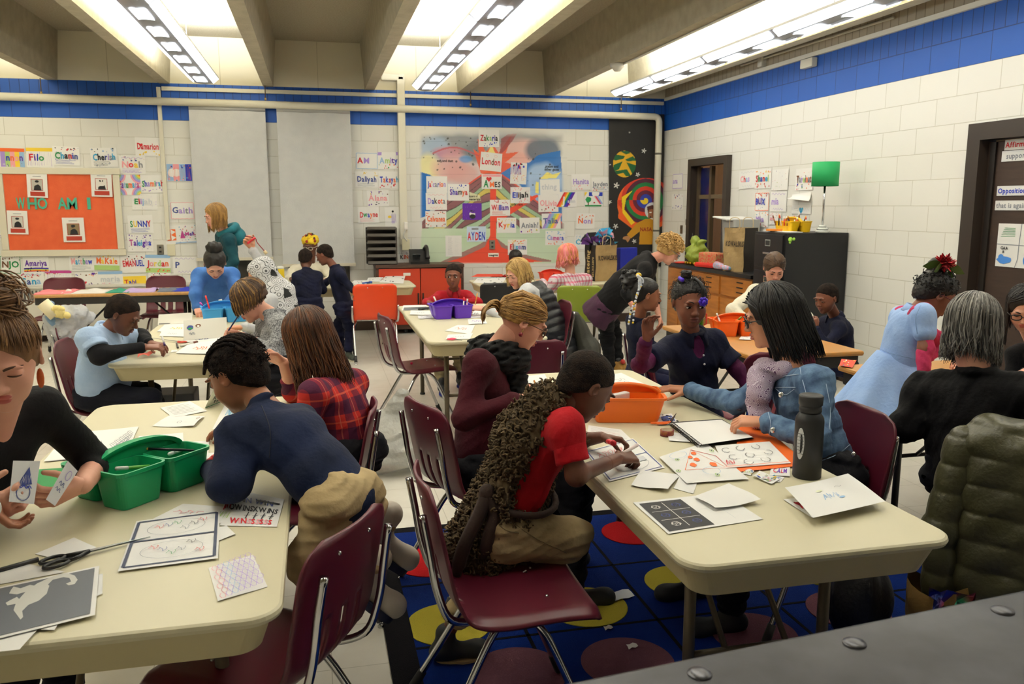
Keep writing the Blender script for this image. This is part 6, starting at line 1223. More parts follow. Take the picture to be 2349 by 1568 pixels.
def fn(m):
 h.short_hair(m, BLK[0], h=.005, t=.02, curl=.004); c = P(1447, 642, 4.84); S = Sdf(); S.ell(c, (.062, .062, .062), .02); V, F = S.mesh(.006, folds(.012, 160, 4)); m.add(V, F, BLK[1])
 for i in range(60): a, b = rnd.uniform(0, 6.28), rnd.uniform(-1, 1); d = V3(math.cos(a) * math.sqrt(1 - b * b), math.sin(a) * math.sqrt(1 - b * b), b); m.tube([c + d * .055, c + d * .075 + V3(rnd.gauss(0, .01), 0, rnd.gauss(0, .01))], [.006, .003], BLK[0], 4)
hairp(p, fn); m = MB(); wb, yb_, bb = mat('#dfe3e8', .3), mat('#d9b21c', .3), mat('#1a1c2e', .3)
for k, pts in enumerate((((1462, 632), (1470, 650), (1458, 690), (1452, 740)), ((1466, 634), (1464, 670), (1448, 712), (1442, 742)), ((1464, 632), (1475, 645), (1462, 672), (1456, 700)))):
 for j, q in enumerate(bez([P(a, b, 4.70) for a, b in pts], 8)): m.ball(q, .0075, (wb, wb, bb, wb, yb_)[(j + k) % 5] if j > 9 else wb, 6)
m.ball(P(1465, 631, 4.74), (.02, .016, .016), yb_, 8); m.build('hair_bead', p)
# ---- person in the cream hoodie, and the boy beside
h = Head(P(1776, 614, 5.92), .232, (-.25, -.80, -.55), skin='rosy'); nb, pel = P(1778, 660, 6.02), P(1778, 780, 6.05); lat = (1, -.2, 0)
p = person('person in a cream hoodie half hidden behind the woman in denim', 1.0, h, nb, pel, lat, skin='rosy', shirt='#ddd8c4', sh2='#d2ccb6', hh=.006, sp='hoodie', wsh=.165, chest=.15, waist=.15, pants=DKP, arms=[dict(s=-1, sh=P(1730, 672, 5.98), el=P(1680, 712, 5.72), wr=P(1735, 745, 5.50), fd=(.6, -.5, 0), palm=(0, 0, -1), r=(.056, .05)), dict(s=1, el=P(1850, 730, 5.8), wr=P(1800, 745, 5.5), fd=(-.6, -.5, 0), palm=(0, 0, -1))])
def fn(m): h.base_cap(m, BRN[0], t=.03, low=-.2, face=.32); h.swept(m, BRN, (0, -.5, -.1), n=180, r=.016)
hairp(p, fn)
h = Head(P(1896, 684, 5.28), .212, (-.92, -.25, -.26), skin='brown', child=True); nb, pel = P(1918, 726, 5.34), P(1925, 832, 5.32); lat = (.1, -1, 0)
p = person('boy in a navy polo seen in profile in front of the black cabinet', .78, h, nb, pel, lat, skin='brown', shirt=NAVY, sh2=NAVY2, hh=.0045, head_kw=dict(eyes=.25), wsh=.19, chest=.16, waist=.15, pants=('#15183a', '#101330'), arms=[dict(s=1, sh=P(1925, 755, 5.14), el=P(1895, 800, 5.02), wr=P(1872, 752, 5.10), fd=(-.3, 0, .9), palm=(0, .6, 0), curl=(55, 60, 35), L=.13), dict(s=-1, el=P(1890, 790, 5.5), wr=V3(3.18, 5.4, .77), fd=(-1, 0, 0), palm=(0, 0, -1))],
 legs=[dict(s=1, kn=V3(3.30, 5.15, .46), an=V3(3.3, 5.15, .1)), dict(s=-1, kn=V3(3.30, 5.4, .46), an=V3(3.3, 5.4, .1))])
up, la, fr = axes(nb, pel, lat); polo_collar(p, h, nb, up, fr, mat(NAVY, .85, kind='cloth', h2=NAVY2, spec=.2), .78); hairp(p, lambda m: h.short_hair(m, afro, h=.005, t=.012, curl=.003, edge=.07, drop=-.04))
# ---- girl in the pale blue dress
h = Head(P(2146, 676, 3.40), .222, (.80, -.26, -.54), skin='brown', child=True); nb, pel = P(2098, 716, 3.42), P(2062, 850, 3.46); lat = (.25, .95, 0); DB, DB2 = '#9db9e6', '#8fade0'
p = person('girl in a pale blue dress with a big red flower in her hair', .76, h, nb, pel, lat, skin='brown', shirt='#c23a63', sh2='#ad2f56', hh=.004, bh=.006, head_kw=dict(eyes=.15), wsh=.135, chest=.11, waist=.105, hipw=.11, pants=('#17161c', '#1d1c22'), shoec=('#222222', '#333333'), arms=[dict(s=-1, sh=P(2118, 722, 3.28), el=P(2122, 800, 3.24), wr=P(2118, 870, 3.22), fd=(.1, 0, -1), palm=(.6, .2, 0), L=.135, r=(.042, .042)), dict(s=1, el=P(2180, 790, 3.6), wr=V3(2.86, 3.55, .79), fd=(.8, 0, -.3), palm=(0, 0, -1), L=.135)],
 legs=[dict(s=-1, kn=P(2030, 985, 3.44) * V3(1, 1, 0) + V3(0, 0, .36), an=V3(2.52, 3.40, .09), toe=(1, 0, 0)), dict(s=1, kn=V3(2.62, 3.62, .36), an=V3(2.52, 3.62, .09), toe=(1, 0, 0))])
up, la, fr = axes(nb, pel, lat); dm = mat(DB, .85, kind='cloth', h2=DB2, spec=.2); S = Sdf(); H = .76
S.cap(pel, nb - up * .12, .122 * H + .026, .138 * H + .024, .05, flat=(fr, .80)); S.cap(nb - up * .055 - la * .10, nb - up * .050 + la * .10, .058, .058, .05)
sh_ = P(2118, 722, 3.28); el_ = P(2122, 800, 3.24); S.cap(sh_, sh_ + (el_ - sh_) * .5, .046, .05, .03)
S.cap(nb - up * .05, sh_, .052, .048, .04); sh2_ = nb + la * .12 - up * .05; S.cap(sh2_, sh2_ + V3(.05, .02, -.09), .046, .05, .03); sk0 = pel + up * .07
rings = []
V, F = S.mesh(.006, folds(.004, 45, 3)); m = MB(); m.add(V, F, dm)
for i, t in enumerate(np.linspace(0, 1, 14)):
 c = sk0 * (1 - t) + (P(2042, 968, 3.40)) * t; R1 = .122 + .14 * t ** .9; a = np.linspace(0, 2 * math.pi, 64, endpoint=False); w = 1 + (.07 * np.sin(a * 7 + 1) + .04 * np.sin(a * 12)) * t
 rings.append(c + np.outer(np.cos(a) * R1 * w, unit(V3(.9, -.3, -.25))) + np.outer(np.sin(a) * R1 * .85 * w, V3(.25, .95, 0)))
m.loft(rings, dm, True, False); m.build('dress', p); polo_collar(p, h, nb, up, fr, dm, .78)
def fn(m): h.short_hair(m, BLK[1], h=.005, t=.03, curl=.006); h.curls(m, BLK, n=110, r=.010, R=.035, lift=1.12, jit=.05, zone=(.8, 2.0)); c = P(2150, 612, 3.42); m.ball(c, (.05, .045, .05), BLK[0], 10)
hairp(p, fn); m = MB(); h.glasses(m, mat('#6a2a3a', .3)); m.build('glasses', p)
m = MB(); c = P(2168, 602, 3.36); rd = [mat('#a8121f', .7), mat('#c01a28', .7), mat('#8a0d18', .7)]; r_ = random.Random(6)
for i in range(150):
 d = unit(V3(r_.gauss(0, 1), r_.gauss(0, 1), r_.gauss(0, .9) + .25)); u = unit(np.cross(d, (.2, .3, .9))); w = np.cross(d, u); L_ = r_.uniform(.028, .050)
 m.grid(np.array([[c + d * L_ * s_ + u * k * .010 * math.sin(2.6 * s_ + .3) + w * .004 * (k * k) for k in (-1, 0, 1)] for s_ in (.2, .6, .9, 1.05)]), rd[i % 3])
m.build('hair_flower', p); m = MB(); lf = mat('#3f5a1e', .6)
for d, L_ in (((-1, 0, -.12), .095), ((-.8, -.3, -.35), .07), ((.85, 0, -.42), .10), ((.3, -.3, -.8), .05)):
 d = unit(d); w = V3(0, -.3, .95); m.grid(np.array([[c + d * (.03 + L_ * s_) + w * k * .022 * math.sin(math.pi * min(1, s_ * .9 + .12)) for k in (-1, 0, 1)] for s_ in np.linspace(0, 1, 6)]), lf)
m.build('hair_leaf', p)
# ---- woman with long black hair by the dark door
h = Head(P(2350, 706, 3.72), .232, (-.62, -.60, -.46), skin='fair'); nb, pel = P(2385, 795, 3.80), P(2390, 960, 3.82); lat = (.7, -.7, 0)
p = person('woman with long black hair and glasses in front of the dark door', 1.0, h, nb, pel, lat, skin='fair', shirt='#0b0a0d', sh2='#100f13', hh=.005, bh=.01, pants=DKP, head_kw=dict(eyes=.15), arms=[dict(s=1, el=P(2400, 900, 3.5), wr=V3(3.42, 3.35, .78), fd=(-.8, -.5, 0), palm=(0, 0, -1)), dict(s=-1, sh=P(2335, 815, 3.85), el=P(2320, 890, 3.8), wr=V3(3.44, 3.7, .78), fd=(-1, 0, 0), palm=(0, 0, -1))])
def fn(m): h.base_cap(m, BLK[0], t=.04, low=-.55, face=.30); h.strands(m, BLK, n=260, length=.9, r=.02, face=60, lift=1.1, wave=.02, seed=14, th0=(.03, 1.0))
hairp(p, fn); m = MB(); h.glasses(m, mat('#17171a', .3)); m.build('glasses', p)
SEAMS.append((PEOPLE[-2], 'dress', '#7c99c8', (((2018, 800), (2050, 812), (2095, 822)), ((2112, 700), (2100, 730), (2104, 765)))))
for a in SEAMS: stitch(*a)
# ================================================================ PAPERS
PW = '#ecebe8'
INK = dict(r='#c8202c', b='#2138b0', g='#1d8a4a', p='#5a1f9a', o='#e8692a', k='#1c1c20', y='#ecc93a', m='#b8408a', c='#2a9bc8', n='#6e4426', t='#8fb3d9', q='#e8a0a8', v='#a58ad0', s='#7d828c', l='#a8c878', w='#f2f0ec', d='#3a4a8c', e='#c9ccd2')
def ik(c): return mat(INK.get(c, c), .7)
class Sheet:
 """a sheet of paper with drawing on it; corners bottom-left, bottom-right, top-right, top-left"""
 def __init__(s, cs, hexc=PW, bow=.004, seed=0, up=None):
  s.c = [np.asarray(q, float) for q in cs]; s.w = np.linalg.norm(s.c[1] - s.c[0]); s.h = np.linalg.norm(s.c[3] - s.c[0]); s.n = unit(np.cross(s.c[1] - s.c[0], s.c[3] - s.c[0])); s.bow = bow; s.r = random.Random(seed); s.ph = s.r.uniform(0, 6); s.lv = 0
  s.mb = MB(); n = 9; us = np.linspace(0, 1, n); G = np.array([[s.at(u, v, 0) for v in us] for u in us]); s.mb.grid(G, mat(hexc, .75))
 def at(s, u, v, off=0):
  p = s.c[0] * (1 - u) * (1 - v) + s.c[1] * u * (1 - v) + s.c[2] * u * v + s.c[3] * (1 - u) * v
  return p + s.n * (off + s.bow * (.5 + .5 * math.sin(u * 4.0 + s.ph)) * (.5 + .5 * math.sin(v * 3.3 + s.ph * 2)) + .0004)
 def fn(s, off): return lambda x, y: s.at(x / s.w, y / s.h, off)
 def up(s): s.lv += 1; return .0007 + .00022 * s.lv
 def text(s, t, u, v, hh, cols, wmax=.9, jit=.06): put_text(s.mb, s.fn(s.up()), t, u * s.w, v * s.h, hh * s.h / .72, [ik(c) for c in cols], jit, wmax * s.w); return s
 def line(s, pts, wd, c):
  o = s.up(); L_, R_ = [], []; p = [V3(a * s.w, b * s.h, 0) for a, b in pts]
  for i in range(len(p)):
   t = unit(p[min(i + 1, len(p) - 1)] - p[max(i - 1, 0)]); n = V3(-t[1], t[0], 0) * wd / 2; L_.append(p[i] + n); R_.append(p[i] - n)
  G = np.array([[s.at(q[0] / s.w, q[1] / s.h, o) for q in (b, a)] for a, b in zip(L_, R_)]); s.mb.grid(G, ik(c), False); return s
 def scrib(s, u, v, w, h, c, wd=.003, n=14):
  s.line([(u + w * (i / n) + s.r.uniform(-.02, .02), v + h * (i % 2) + s.r.uniform(-.03, .03)) for i in range(n + 1)], wd, c); return s
 def wig(s, u, v, w, h, c, wd=.003, n=30, f=6): s.line([(u + w * i / n + .3 * h * math.sin(i * 1.9 + f), v + h * math.sin(i * f / 7.0 + f)) for i in range(n + 1)], wd, c); return s
 def blob(s, u, v, a, b, c, n=14, wob=.0, ph=0):
  o = s.up(); s.mb.poly([s.at(u + a * (1 + wob * math.sin(k * 2.3 + ph)) * math.cos(t), v + b * (1 + wob * math.sin(k * 1.7 + ph)) * math.sin(t), o) for k, t in enumerate(np.linspace(0, 2 * math.pi, n, endpoint=False))], ik(c)); return s
 def ring(s, u, v, a, b, c, wd=.002, n=22, t0=0, t1=6.2832): s.line([(u + a * math.cos(t), v + b * math.sin(t)) for t in np.linspace(t0, t1, n)], wd, c); return s
 def poly(s, pts, c): o = s.up(); s.mb.poly([s.at(a, b, o) for a, b in pts], ik(c)); return s
 def rect(s, u, v, w, h, c): return s.poly([(u, v), (u + w, v), (u + w, v + h), (u, v + h)], c)
 def heart(s, u, v, r, c): return s.poly([(u + r * .055 * 16 * math.sin(t) ** 3 * s.h / s.w, v + r * .055 * (13 * math.cos(t) - 5 * math.cos(2 * t) - 2 * math.cos(3 * t) - math.cos(4 * t))) for t in np.linspace(6.28, 0, 18)], c)
 def rain(s, u, v, r, half=True, cols='royglbp'[:6], wd=.012, t0=0.0, t1=math.pi):
  for i, c in enumerate(cols): k = r - i * wd / s.h; s.ring(u, v, k * s.h / s.w, k, c, wd * .95, 16, t0, t1)
  return s
 def dots(s, n, cols, r=.012, box=(0, 0, 1, 1)):
  cols = cols or 'es'
  for i in range(n): s.blob(s.r.uniform(box[0] + .04, box[2] - .04), s.r.uniform(box[1] + .05, box[3] - .05), r * s.r.uniform(.5, 1.4), r * 1.3 * s.r.uniform(.5, 1.4), cols[i % len(cols)], 7)
  return s
 def lines(s, n, c, u=.12, v=.15, w=.76, h=.7, wd=.0012):
  for i in range(n): y = v + h * (1 - (i + .5) / n); s.line([(u + w * j / 10, y + s.r.uniform(-.006, .006)) for j in range(11 - s.r.randrange(4))], wd, c)
  return s
 def done(s, name, label, cat='drawing', group=None): return s.mb.build(name, None, label=label, cat=cat, group=group)
def wall_sheet(x0, y0, x1, y1, rot=0.0, Y=None, X=None, hexc=PW, seed=None, bow=.003):
 f_ = (lambda a, b: P(a, b, (Y or YB) - .006)) if X is None else (lambda a, b: PX(a, b, X - .006))
 cx_, cy_ = (x0 + x1) / 2, (y0 + y1) / 2; c = f_(cx_, cy_); w = np.linalg.norm(f_(x1, cy_) - f_(x0, cy_)); h = abs(f_(cx_, y0)[2] - f_(cx_, y1)[2]); u = V3(1, 0, 0) if X is None else V3(0, -1, 0); z = V3(0, 0, 1); a = math.radians(rot)
 U, Z = u * math.cos(a) + z * math.sin(a), z * math.cos(a) - u * math.sin(a); return Sheet([c - U * w / 2 - Z * h / 2, c + U * w / 2 - Z * h / 2, c + U * w / 2 + Z * h / 2, c - U * w / 2 + Z * h / 2], hexc, bow, seed if seed is not None else int(x0 * 3 + y0))
def extras(s, ex):
 for e in ex.split():
  k, c = e[0], e[1:]
  if k == 'd': s.dots(16, c, .014)
  elif k == 'D': s.dots(9, c, .03, (0, 0, 1, .32))
  elif k == 'T': s.dots(10, c, .028, (0, .68, 1, 1))
  elif k == 'b':
   for a in (((.03, .04), (.97, .04)), ((.97, .04), (.97, .96)), ((.97, .96), (.03, .96)), ((.03, .96), (.03, .04))): s.line([(a[0][0] + (a[1][0] - a[0][0]) * t, a[0][1] + (a[1][1] - a[0][1]) * t + .01 * math.sin(t * 30)) for t in np.linspace(0, 1, 14)], .006, c)
  elif k == 'h': [s.heart(s.r.uniform(.1, .9), s.r.uniform(.1, .9), .12, q) for q in c]
  elif k == 'w':
   for i, q in enumerate(c): s.rect(.02 + i * .96 / len(c), .03, .96 / len(c), .94, q)
  elif k == 'W':
   for i, q in enumerate(c): s.rect(.02, .03 + i * .94 / len(c), .96, .94 / len(c), q)
  elif k == 'f': s.rect(.0, .0, 1, .26, c)
  elif k == 'F': s.rect(.0, .82, 1, .18, c)
  elif k == 's': [s.scrib(.06 + .02 * i, .08 + .05 * i, .86, .7, q, .004, 26) for i, q in enumerate(c)]
  elif k == 'S': s.scrib(.12, .70, .7, .16, c, .003, 22)
  elif k == 'L': s.text(''.join(s.r.choice('AeonrstlcM') for _ in range(9)) if False else 'ooo', .1, .1, .14, c)
  elif k == 'r': s.rain(.0, .0, .42, cols='qvtlyo', wd=.018, t0=0, t1=1.57); s.rain(1., 1., .42, cols='qvtlyo', wd=.018, t0=3.14, t1=4.71); s.rain(1., .0, .42, cols='qvtly', wd=.018, t0=1.57, t1=3.14); s.rain(0, 1., .42, cols='qvtly', wd=.018, t0=-1.57, t1=0)
  elif k == 'R': [s.line([(.02, .05 + .035 * i), (.5, .07 + .035 * i), (.98, .05 + .035 * i)], .010, q) for i, q in enumerate('roylbp')]
  elif k == 'g': [s.poly([(-.0 + .14 * i, .05), (.14 + .14 * i, .05), (.55 + .14 * i, .97), (.41 + .14 * i, .97)], q) for i, q in enumerate('vtlyqv'[:len(c) + 2])]
  elif k == 'u': s.wig(.2, .12, .6, .05, c, .003); s.wig(.1, .88, .8, .04, c, .003)
  elif k == 't': s.lines(4, c, .1, .06, .75, .24, .003)
 return s
G1 = 'name drawings taped to the block wall'
def name_sheet(r, name, cols, ex='', label='', rot=0, hh=.34, u=.08, v=.36, X=None, hexc=PW, wm=.86, g=G1):
 s = wall_sheet(*r, rot=rot, X=X, hexc=hexc); extras(s, ex)
 if name: s.text(name, u, v, hh, cols, wm)
 return s.done('name_drawing', label, 'drawing', g)
for row in (
 ((0, 340, 57, 384), 'annon', 'vboqp', 'wvlqyt Fo D lp', 'washed in rainbow crayon, lettered nnon, above the orange bulletin board'),
 ((61, 339, 123, 384), 'Filo', 'rpbg', 'sv Fy', 'purple scribbled name drawing over the middle of the bulletin board'),
 ((121, 336, 183, 379), 'Chanin', 'gckrbd', 'tb Trk db', 'name drawing reading Chanin in green and blue'),
 ((208, 339, 269, 383), 'Cherish', 'ckkdvs', 'tk D Tkt', 'name drawing reading Cherish with little cats'),
 ((310, 315, 368, 358), 'Damarion', 'r', 'hr Dy', 'white sheet reading Damarion in red, highest on the block wall'),
 ((274, 357, 334, 399), 'Noah', 'qrys', 'tv Tqd uv', 'pale name drawing of pink yellow and grey letters beside the bulletin board'),
 ((268, 401, 323, 447), 'Fatumata', 'rptgocvm', 'r', 'name drawing reading Fatumata with rainbow corners'),
 ((321, 401, 379, 442), 'Shamirah', 'gbvogvcr', 'Dv', 'white sheet reading Shamirah in thin coloured letters'),
 ((303, 444, 361, 481), 'Elijah', 'grvtee', 'dv', 'white sheet reading Elijah with a green E beside the bulletin board'),
 ((294, 493, 351, 535), 'SUNNY', 'gybbr', 'tb', 'white sheet reading SUNNY in fat letters'),
 ((293, 537, 351, 577), 'Taleigha', 'mpbccpvb', 'Tp dp', 'white sheet reading Taleigha in pink and blue'),
 ((382, 375, 441, 416), '', 'b', 'wtqtb so Dqc Tbo', 'sheet scribbled all over in blue and salmon beside the grey shade'),
 ((391, 463, 446, 503), 'Gaith', 'dvvsv', 'bq', 'sheet with a pink scribbled border reading Gaith'),
 ((0, 586, 48, 628), 'NJO', 'ngg', 'bg Tn', 'green framed name drawing at the very corner below the bulletin board'),
 ((53, 584, 112, 624), 'Amariya', 'p', 'R Dk', 'name drawing reading Amariya in purple over a rainbow strip'),
 ((159, 579, 216, 621), 'Matthew', 'qctqgvb', 'ts Ts', 'name drawing reading Matthew in pale letters'),
 ((216, 578, 274, 619), 'MaKale', 'oyooyo', 'Ty fl', 'name drawing reading MaKale in orange and yellow'),
 ((277, 584, 335, 625), 'EMANUEL', 'rrrrbbb', 'Tkr', 'name drawing reading EMANUEL in red and blue'),
 ((334, 584, 391, 625), 'Jordan', 'rqylro', 'fl Ft Dro', 'name drawing reading Jordan over a yellow green meadow'),
 ((397, 588, 452, 628), 'P', 'd', 'uv', 'pale lilac sheet with one letter P beside the woman in blue'),
 ((0, 628, 50, 677), 'anasti', 'd', 'Dk', 'white sheet reading anasti near the radiator grille'),
 ((46, 624, 102, 667), 'Sana', 'cdct', 'Tr ub', 'name drawing reading Sana in curly blue'),
 ((104, 620, 165, 655), '', 'p', 'sv Fm Tr', 'purple and red scribbled drawing behind a maroon chair back'),
 ((173, 624, 229, 658), '', 'k', 'Tnob Dpbk hprb', 'drawing covered with hearts above the wood table'),
 ((226, 622, 282, 658), 'maria', 'e', 'Ft Dq te', 'very pale blue and pink drawing above the wood table'),
 ((282, 632, 337, 660), 'Tahj', 'rbpb', 'Wyy Db', 'bright yellow name drawing above the wood table'),
 ((341, 625, 393, 650), 'FAN', 'rkr', 'Tkr', 'white sheet of small red and black figures above the second chair'),
 ((0, 455, 11, 520), '', 'r', 'sq Drb', 'narrow strip of a drawing showing beside the bulletin board frame'),
 ((0, 522, 16, 560), 'a', 'p', 'db', 'sheet with a purple letter under the bulletin board corner'),
 ((816, 350, 867, 388), 'AM', 'rv', 'bt', 'sheet with a big rainbow A and lilac M beside the grey shade'),
 ((867, 349, 916, 388), 'Amity', 'tlvpb', 'Fv Dgor', 'confetti name drawing with a pale blue A beside the cable duct'),
 ((815, 393, 867, 430), 'Daliyah', 'd', 'ts Ty', 'name drawing reading Daliyah in dark blue'),
 ((868, 393, 917, 432), 'Takayah', 'bobrboc', 'Dr', 'name drawing reading Takayah in blue and orange'),
 ((842, 436, 892, 473), 'Alana', 'q', 'Tpnvy Dpk', 'name drawing in pale pink with small doodles round it'),
 ((821, 474, 870, 511), 'Dwayne', 'rgborr', 'tq', 'name drawing reading Dwayne in bold colours'),
 ((978, 404, 1026, 442), "Ja'carion", 'brovs', '', 'white sheet reading Jacarion on the painted blue sky'),
 ((977, 442, 1025, 481), 'Dakota', 'vbkros', 'uq', 'white sheet reading Dakota on the mural flank'),
 ((976, 484, 1024, 521), 'Calvanea', 'o', 'Toko Dokok', 'name drawing in orange letters with orange squares and black hearts'),
 ((1028, 422, 1076, 460), 'Shamya', 'pbpkor', 'Tb', 'name drawing reading Shamya in purple and rainbow letters'),
 ((1124, 458, 1170, 495), 'William', 'rrbbppp', 'tr Tr', 'name drawing reading William over red scrawl'),
 ((1140, 499, 1184, 534), 'Kyria', 'roybb', 'Ty', 'white sheet reading Kyria in rainbow letters'),
 ((1098, 297, 1145, 337), 'Zakaria', 'rnglbpk', 'Db', 'white sheet reading Zakaria at the mouth of the painted volcano'),
 ((1171, 429, 1216, 466), 'Elijah', 'bbnkkk', 'Tq Dq', 'name drawing reading Elijah with a thick blue E on the mural'),
 ((1239, 411, 1284, 447), 'thing', 'e', '', 'almost blank sheet below the yellow painted steam'),
 ((1235, 447, 1281, 486), 'OLivia', 'q', 'Drn', 'name drawing reading OLivia with a cupcake'),
 ((1192, 499, 1238, 535), 'Aniah!', 's', 'Dylrp', 'white sheet reading Aniah with four coloured dots'),
 ((1243, 489, 1286, 525), 'Talia', 'd', 'gvty', 'sheet washed with diagonal pastel rainbow stripes'),
 ((1251, 529, 1296, 562), 'Camera', 'tvmmvb', 'Tt Do', 'name drawing in pale purple above the woman with pink hair'),
 ((1165, 549, 1209, 584), 'Elisem', 'rntcvd', 'Ty To', 'name drawing with a small sun and rainbow above the blonde woman'),
 ((1311, 399, 1354, 435), 'Hanita', 'v', 'Dq', 'name drawing reading Hanita with a pink basket'),
 ((1357, 407, 1397, 438), 'Jayden', 's', 'ts Dob', 'grey pencilled name drawing beside the black panel'),
 ((1322, 489, 1364, 525), 'Noni', 'ovvo', 'To', 'white sheet reading Noni in orange and lilac'),
 ((1318, 538, 1345, 572), 'Ch', 'ct', 'Tt', 'white sheet with blue letters Ch beside the pink haired woman'),
 ((915, 576, 947, 603), 'KING', 'krob', 'dk Ts', 'white sheet reading KING standing behind the telephone')):
 name_sheet(row[0], row[1], row[2], row[3], row[4], rot=rnd.uniform(-2, 2))
s = wall_sheet(883, 475, 920, 524, 1); s.wig(.4, .3, .2, .06, 'v', .003); s.line([(.5, .25), (.48, .75)], .006, 'e'); s.blob(.5, .8, .07, .05, 'k'); s.blob(.3, .55, .12, .06, 'y'); s.scrib(.4, .3, .3, .4, 'v', .002, 20); s.done('name_drawing', 'tall pale drawing of a figure beside the cable duct', 'drawing', G1)
s = wall_sheet(1102, 350, 1151, 392, -5); s.text('London', .06, .34, .36, 'rrrnrr', .88); s.ring(.3, .82, .06, .07, 'o'); s.ring(.7, .82, .06, .07, 'o'); s.done('name_drawing', 'tilted white sheet reading London in dark red', 'drawing', G1)
s = wall_sheet(1105, 399, 1151, 433); s.rect(.05, .82, .9, .14, 'q'); s.text('A', .1, .12, .5, 'g', .25); s.heart(.36, .66, .22, 'r'); s.text('MES', .40, .12, .36, 'okk', .55); s.done('name_drawing', 'sheet reading A MES with a red heart on the mural', 'drawing', G1)
s = wall_sheet(379, 516, 453, 559, 3); s.rect(.03, .2, .3, .6, 'o')
for i, (a, b) in enumerate(((.03, .2), (.18, .5), (.03, .5), (.18, .2))): s.poly([(a, b), (a + .15, b + .15), (a, b + .3)], 'w')
s.dots(30, 'rgbopcm', .018, (.35, 0, 1, 1)); s.poly([(.46, .3), (.62, .3), (.54, .75)], 'm'); s.text('Meli', .62, .42, .2, 'mpbm', .3); s.line([(.3, .06), (.65, .08), (1, .06)], .012, 't'); s.done('name_drawing', 'sheet with an orange pinwheel and bright confetti beside the outlet', 'drawing', G1)
s = wall_sheet(1061, 466, 1105, 504); s.rect(0, 0, 1, 1, 'p'); s.blob(.52, .5, .26, .4, 'r'); s.blob(.52, .52, .2, .34, 'w'); s.blob(.52, .66, .2, .17, 'k'); s.rect(.36, .30, .3, .1, 'w'); s.blob(.52, .20, .16, .14, 'k'); s.line([(.4, .55), (.48, .52)], .004, 'k'); s.line([(.56, .52), (.66, .56)], .004, 'k'); s.dots(12, 'v', .01); s.done('name_drawing', 'purple drawing of a masked face with red headphones', 'drawing', G1)
s = wall_sheet(1071, 519, 1115, 554, hexc='#c3d6ea'); s.text('AYDEN', .05, .12, .52, 'rbrbb', .9); s.rect(.25, .78, .35, .12, 's'); s.done('name_drawing', 'pale blue sheet reading AYDEN in red and blue', 'drawing', G1)
s = wall_sheet(1022, 540, 1059, 588); s.lines(18, 's', .15, .08, .3, .84); s.lines(14, 'e', .55, .08, .3, .84); s.done('class_list', 'printed list of names taped low on the painted mural', 'paper')
s = wall_sheet(1171, 373, 1208, 422, -3); s.scrib(.05, .45, .6, .4, 'p', .008, 18); s.dots(10, 'rbk', .05, (.1, .7, .9, 1)); s.dots(24, 'ymqro', .02, (0, 0, 1, .55)); s.done('name_drawing', 'upright sheet scribbled purple with confetti on the mural', 'drawing', G1)
s = wall_sheet(1281, 440, 1323, 475)
for i, c in enumerate('roygbp'): s.poly([(-.0 + .1 * i - .12, .02), (.1 * i, .02), (.42 + .1 * i, .98), (.30 + .1 * i, .98)], c)
s.text('J', .22, .2, .5, 'w', .3); s.text('alen', .5, .3, .22, 'e', .45); s.rect(.55, .12, .09, .07, 'r'); s.done('name_drawing', 'sheet with a bold rainbow stripe and white J', 'drawing', G1)
s = wall_sheet(1340, 440, 1382, 474); s.rect(.25, .72, .75, .26, 'b'); s.rect(.05, .02, .9, .10, 'g'); s.rect(.2, .10, .06, .3, 'n'); s.blob(.23, .48, .15, .2, 'g', 12, .15)
for i, c in enumerate('qrvt'): s.line([(.55 + .06 * i, .72), (.85 + .05 * i, .2)], .014, c)
s.blob(.55, .28, .05, .05, 'r'); s.poly([(.02, .98), (.02, .7), (.18, .98)], 'y'); s.done('name_drawing', 'drawing of a tree beneath a blue banner and rainbow', 'drawing', G1)
# door wall drawings
for row in (((1696, 390, 1732, 432), 'Chas', 'qrtv', 'ue', 'sheet reading Chas in pale red beside the glazed door', 2), ((1732, 388, 1769, 432), 'Shanel', 'rgbrcl', 'Toy Dor', 'sheet reading Shanel in rainbow letters over the file cabinet', 0), ((1770, 388, 1808, 436), '', 'g', 'dpglrqo', 'confetti covered sheet over the file cabinet', 0), ((1825, 386, 1865, 436), 'Tareinat', 'nsvlkos', 'Drgbo dor', 'sheet reading Tareinat next to the green lamp', 0), ((1732, 441, 1764, 484), 'BUX', 'bpb', 'bo Tor dyb', 'sheet with a salmon border over the yellow caddy', 0), ((1767, 439, 1804, 485), 'mia', 'v', 'uv', 'very pale sheet over the yellow caddy', 0), ((1732, 485, 1762, 521), 'Mika', 'v', 'Tcyo Dr', 'sheet with blue and yellow specks behind the clear bin', 0), ((1765, 487, 1792, 515), 'ana', 'q', 'Tq dv', 'pale sheet half hidden by the yellow caddy', 0), ((1543, 398, 1566, 433), 'ana', 'v', 'bv', 'small pale drawing next to the corner pipe', 0), ((1541, 445, 1567, 481), '', 'q', 'Trp Dpb', 'small pink drawing with coloured corners next to the corner pipe', 0), ((1565, 534, 1588, 572), '', 'q', 'dqvb', 'small pastel drawing by the door frame', 0)):
 name_sheet(row[0], row[1], row[2], row[3], row[4], row[5], X=XR, g='drawings on the door wall')
s = wall_sheet(1816, 470, 1860, 490, X=XR); s.heart(.5, .4, .5, 'c'); s.scrib(.1, .3, .8, .3, 'e'); s.done('name_drawing', 'small sheet with a blue heart under a curling sheet', 'drawing', 'drawings on the door wall')
a, b, c, d = PX(1822, 462, XR - .01), PX(1862, 468, XR - .01), PX(1860, 440, XR - .01), PX(1817, 446, XR - .01); m = MB(); G = np.zeros((9, 9, 3))
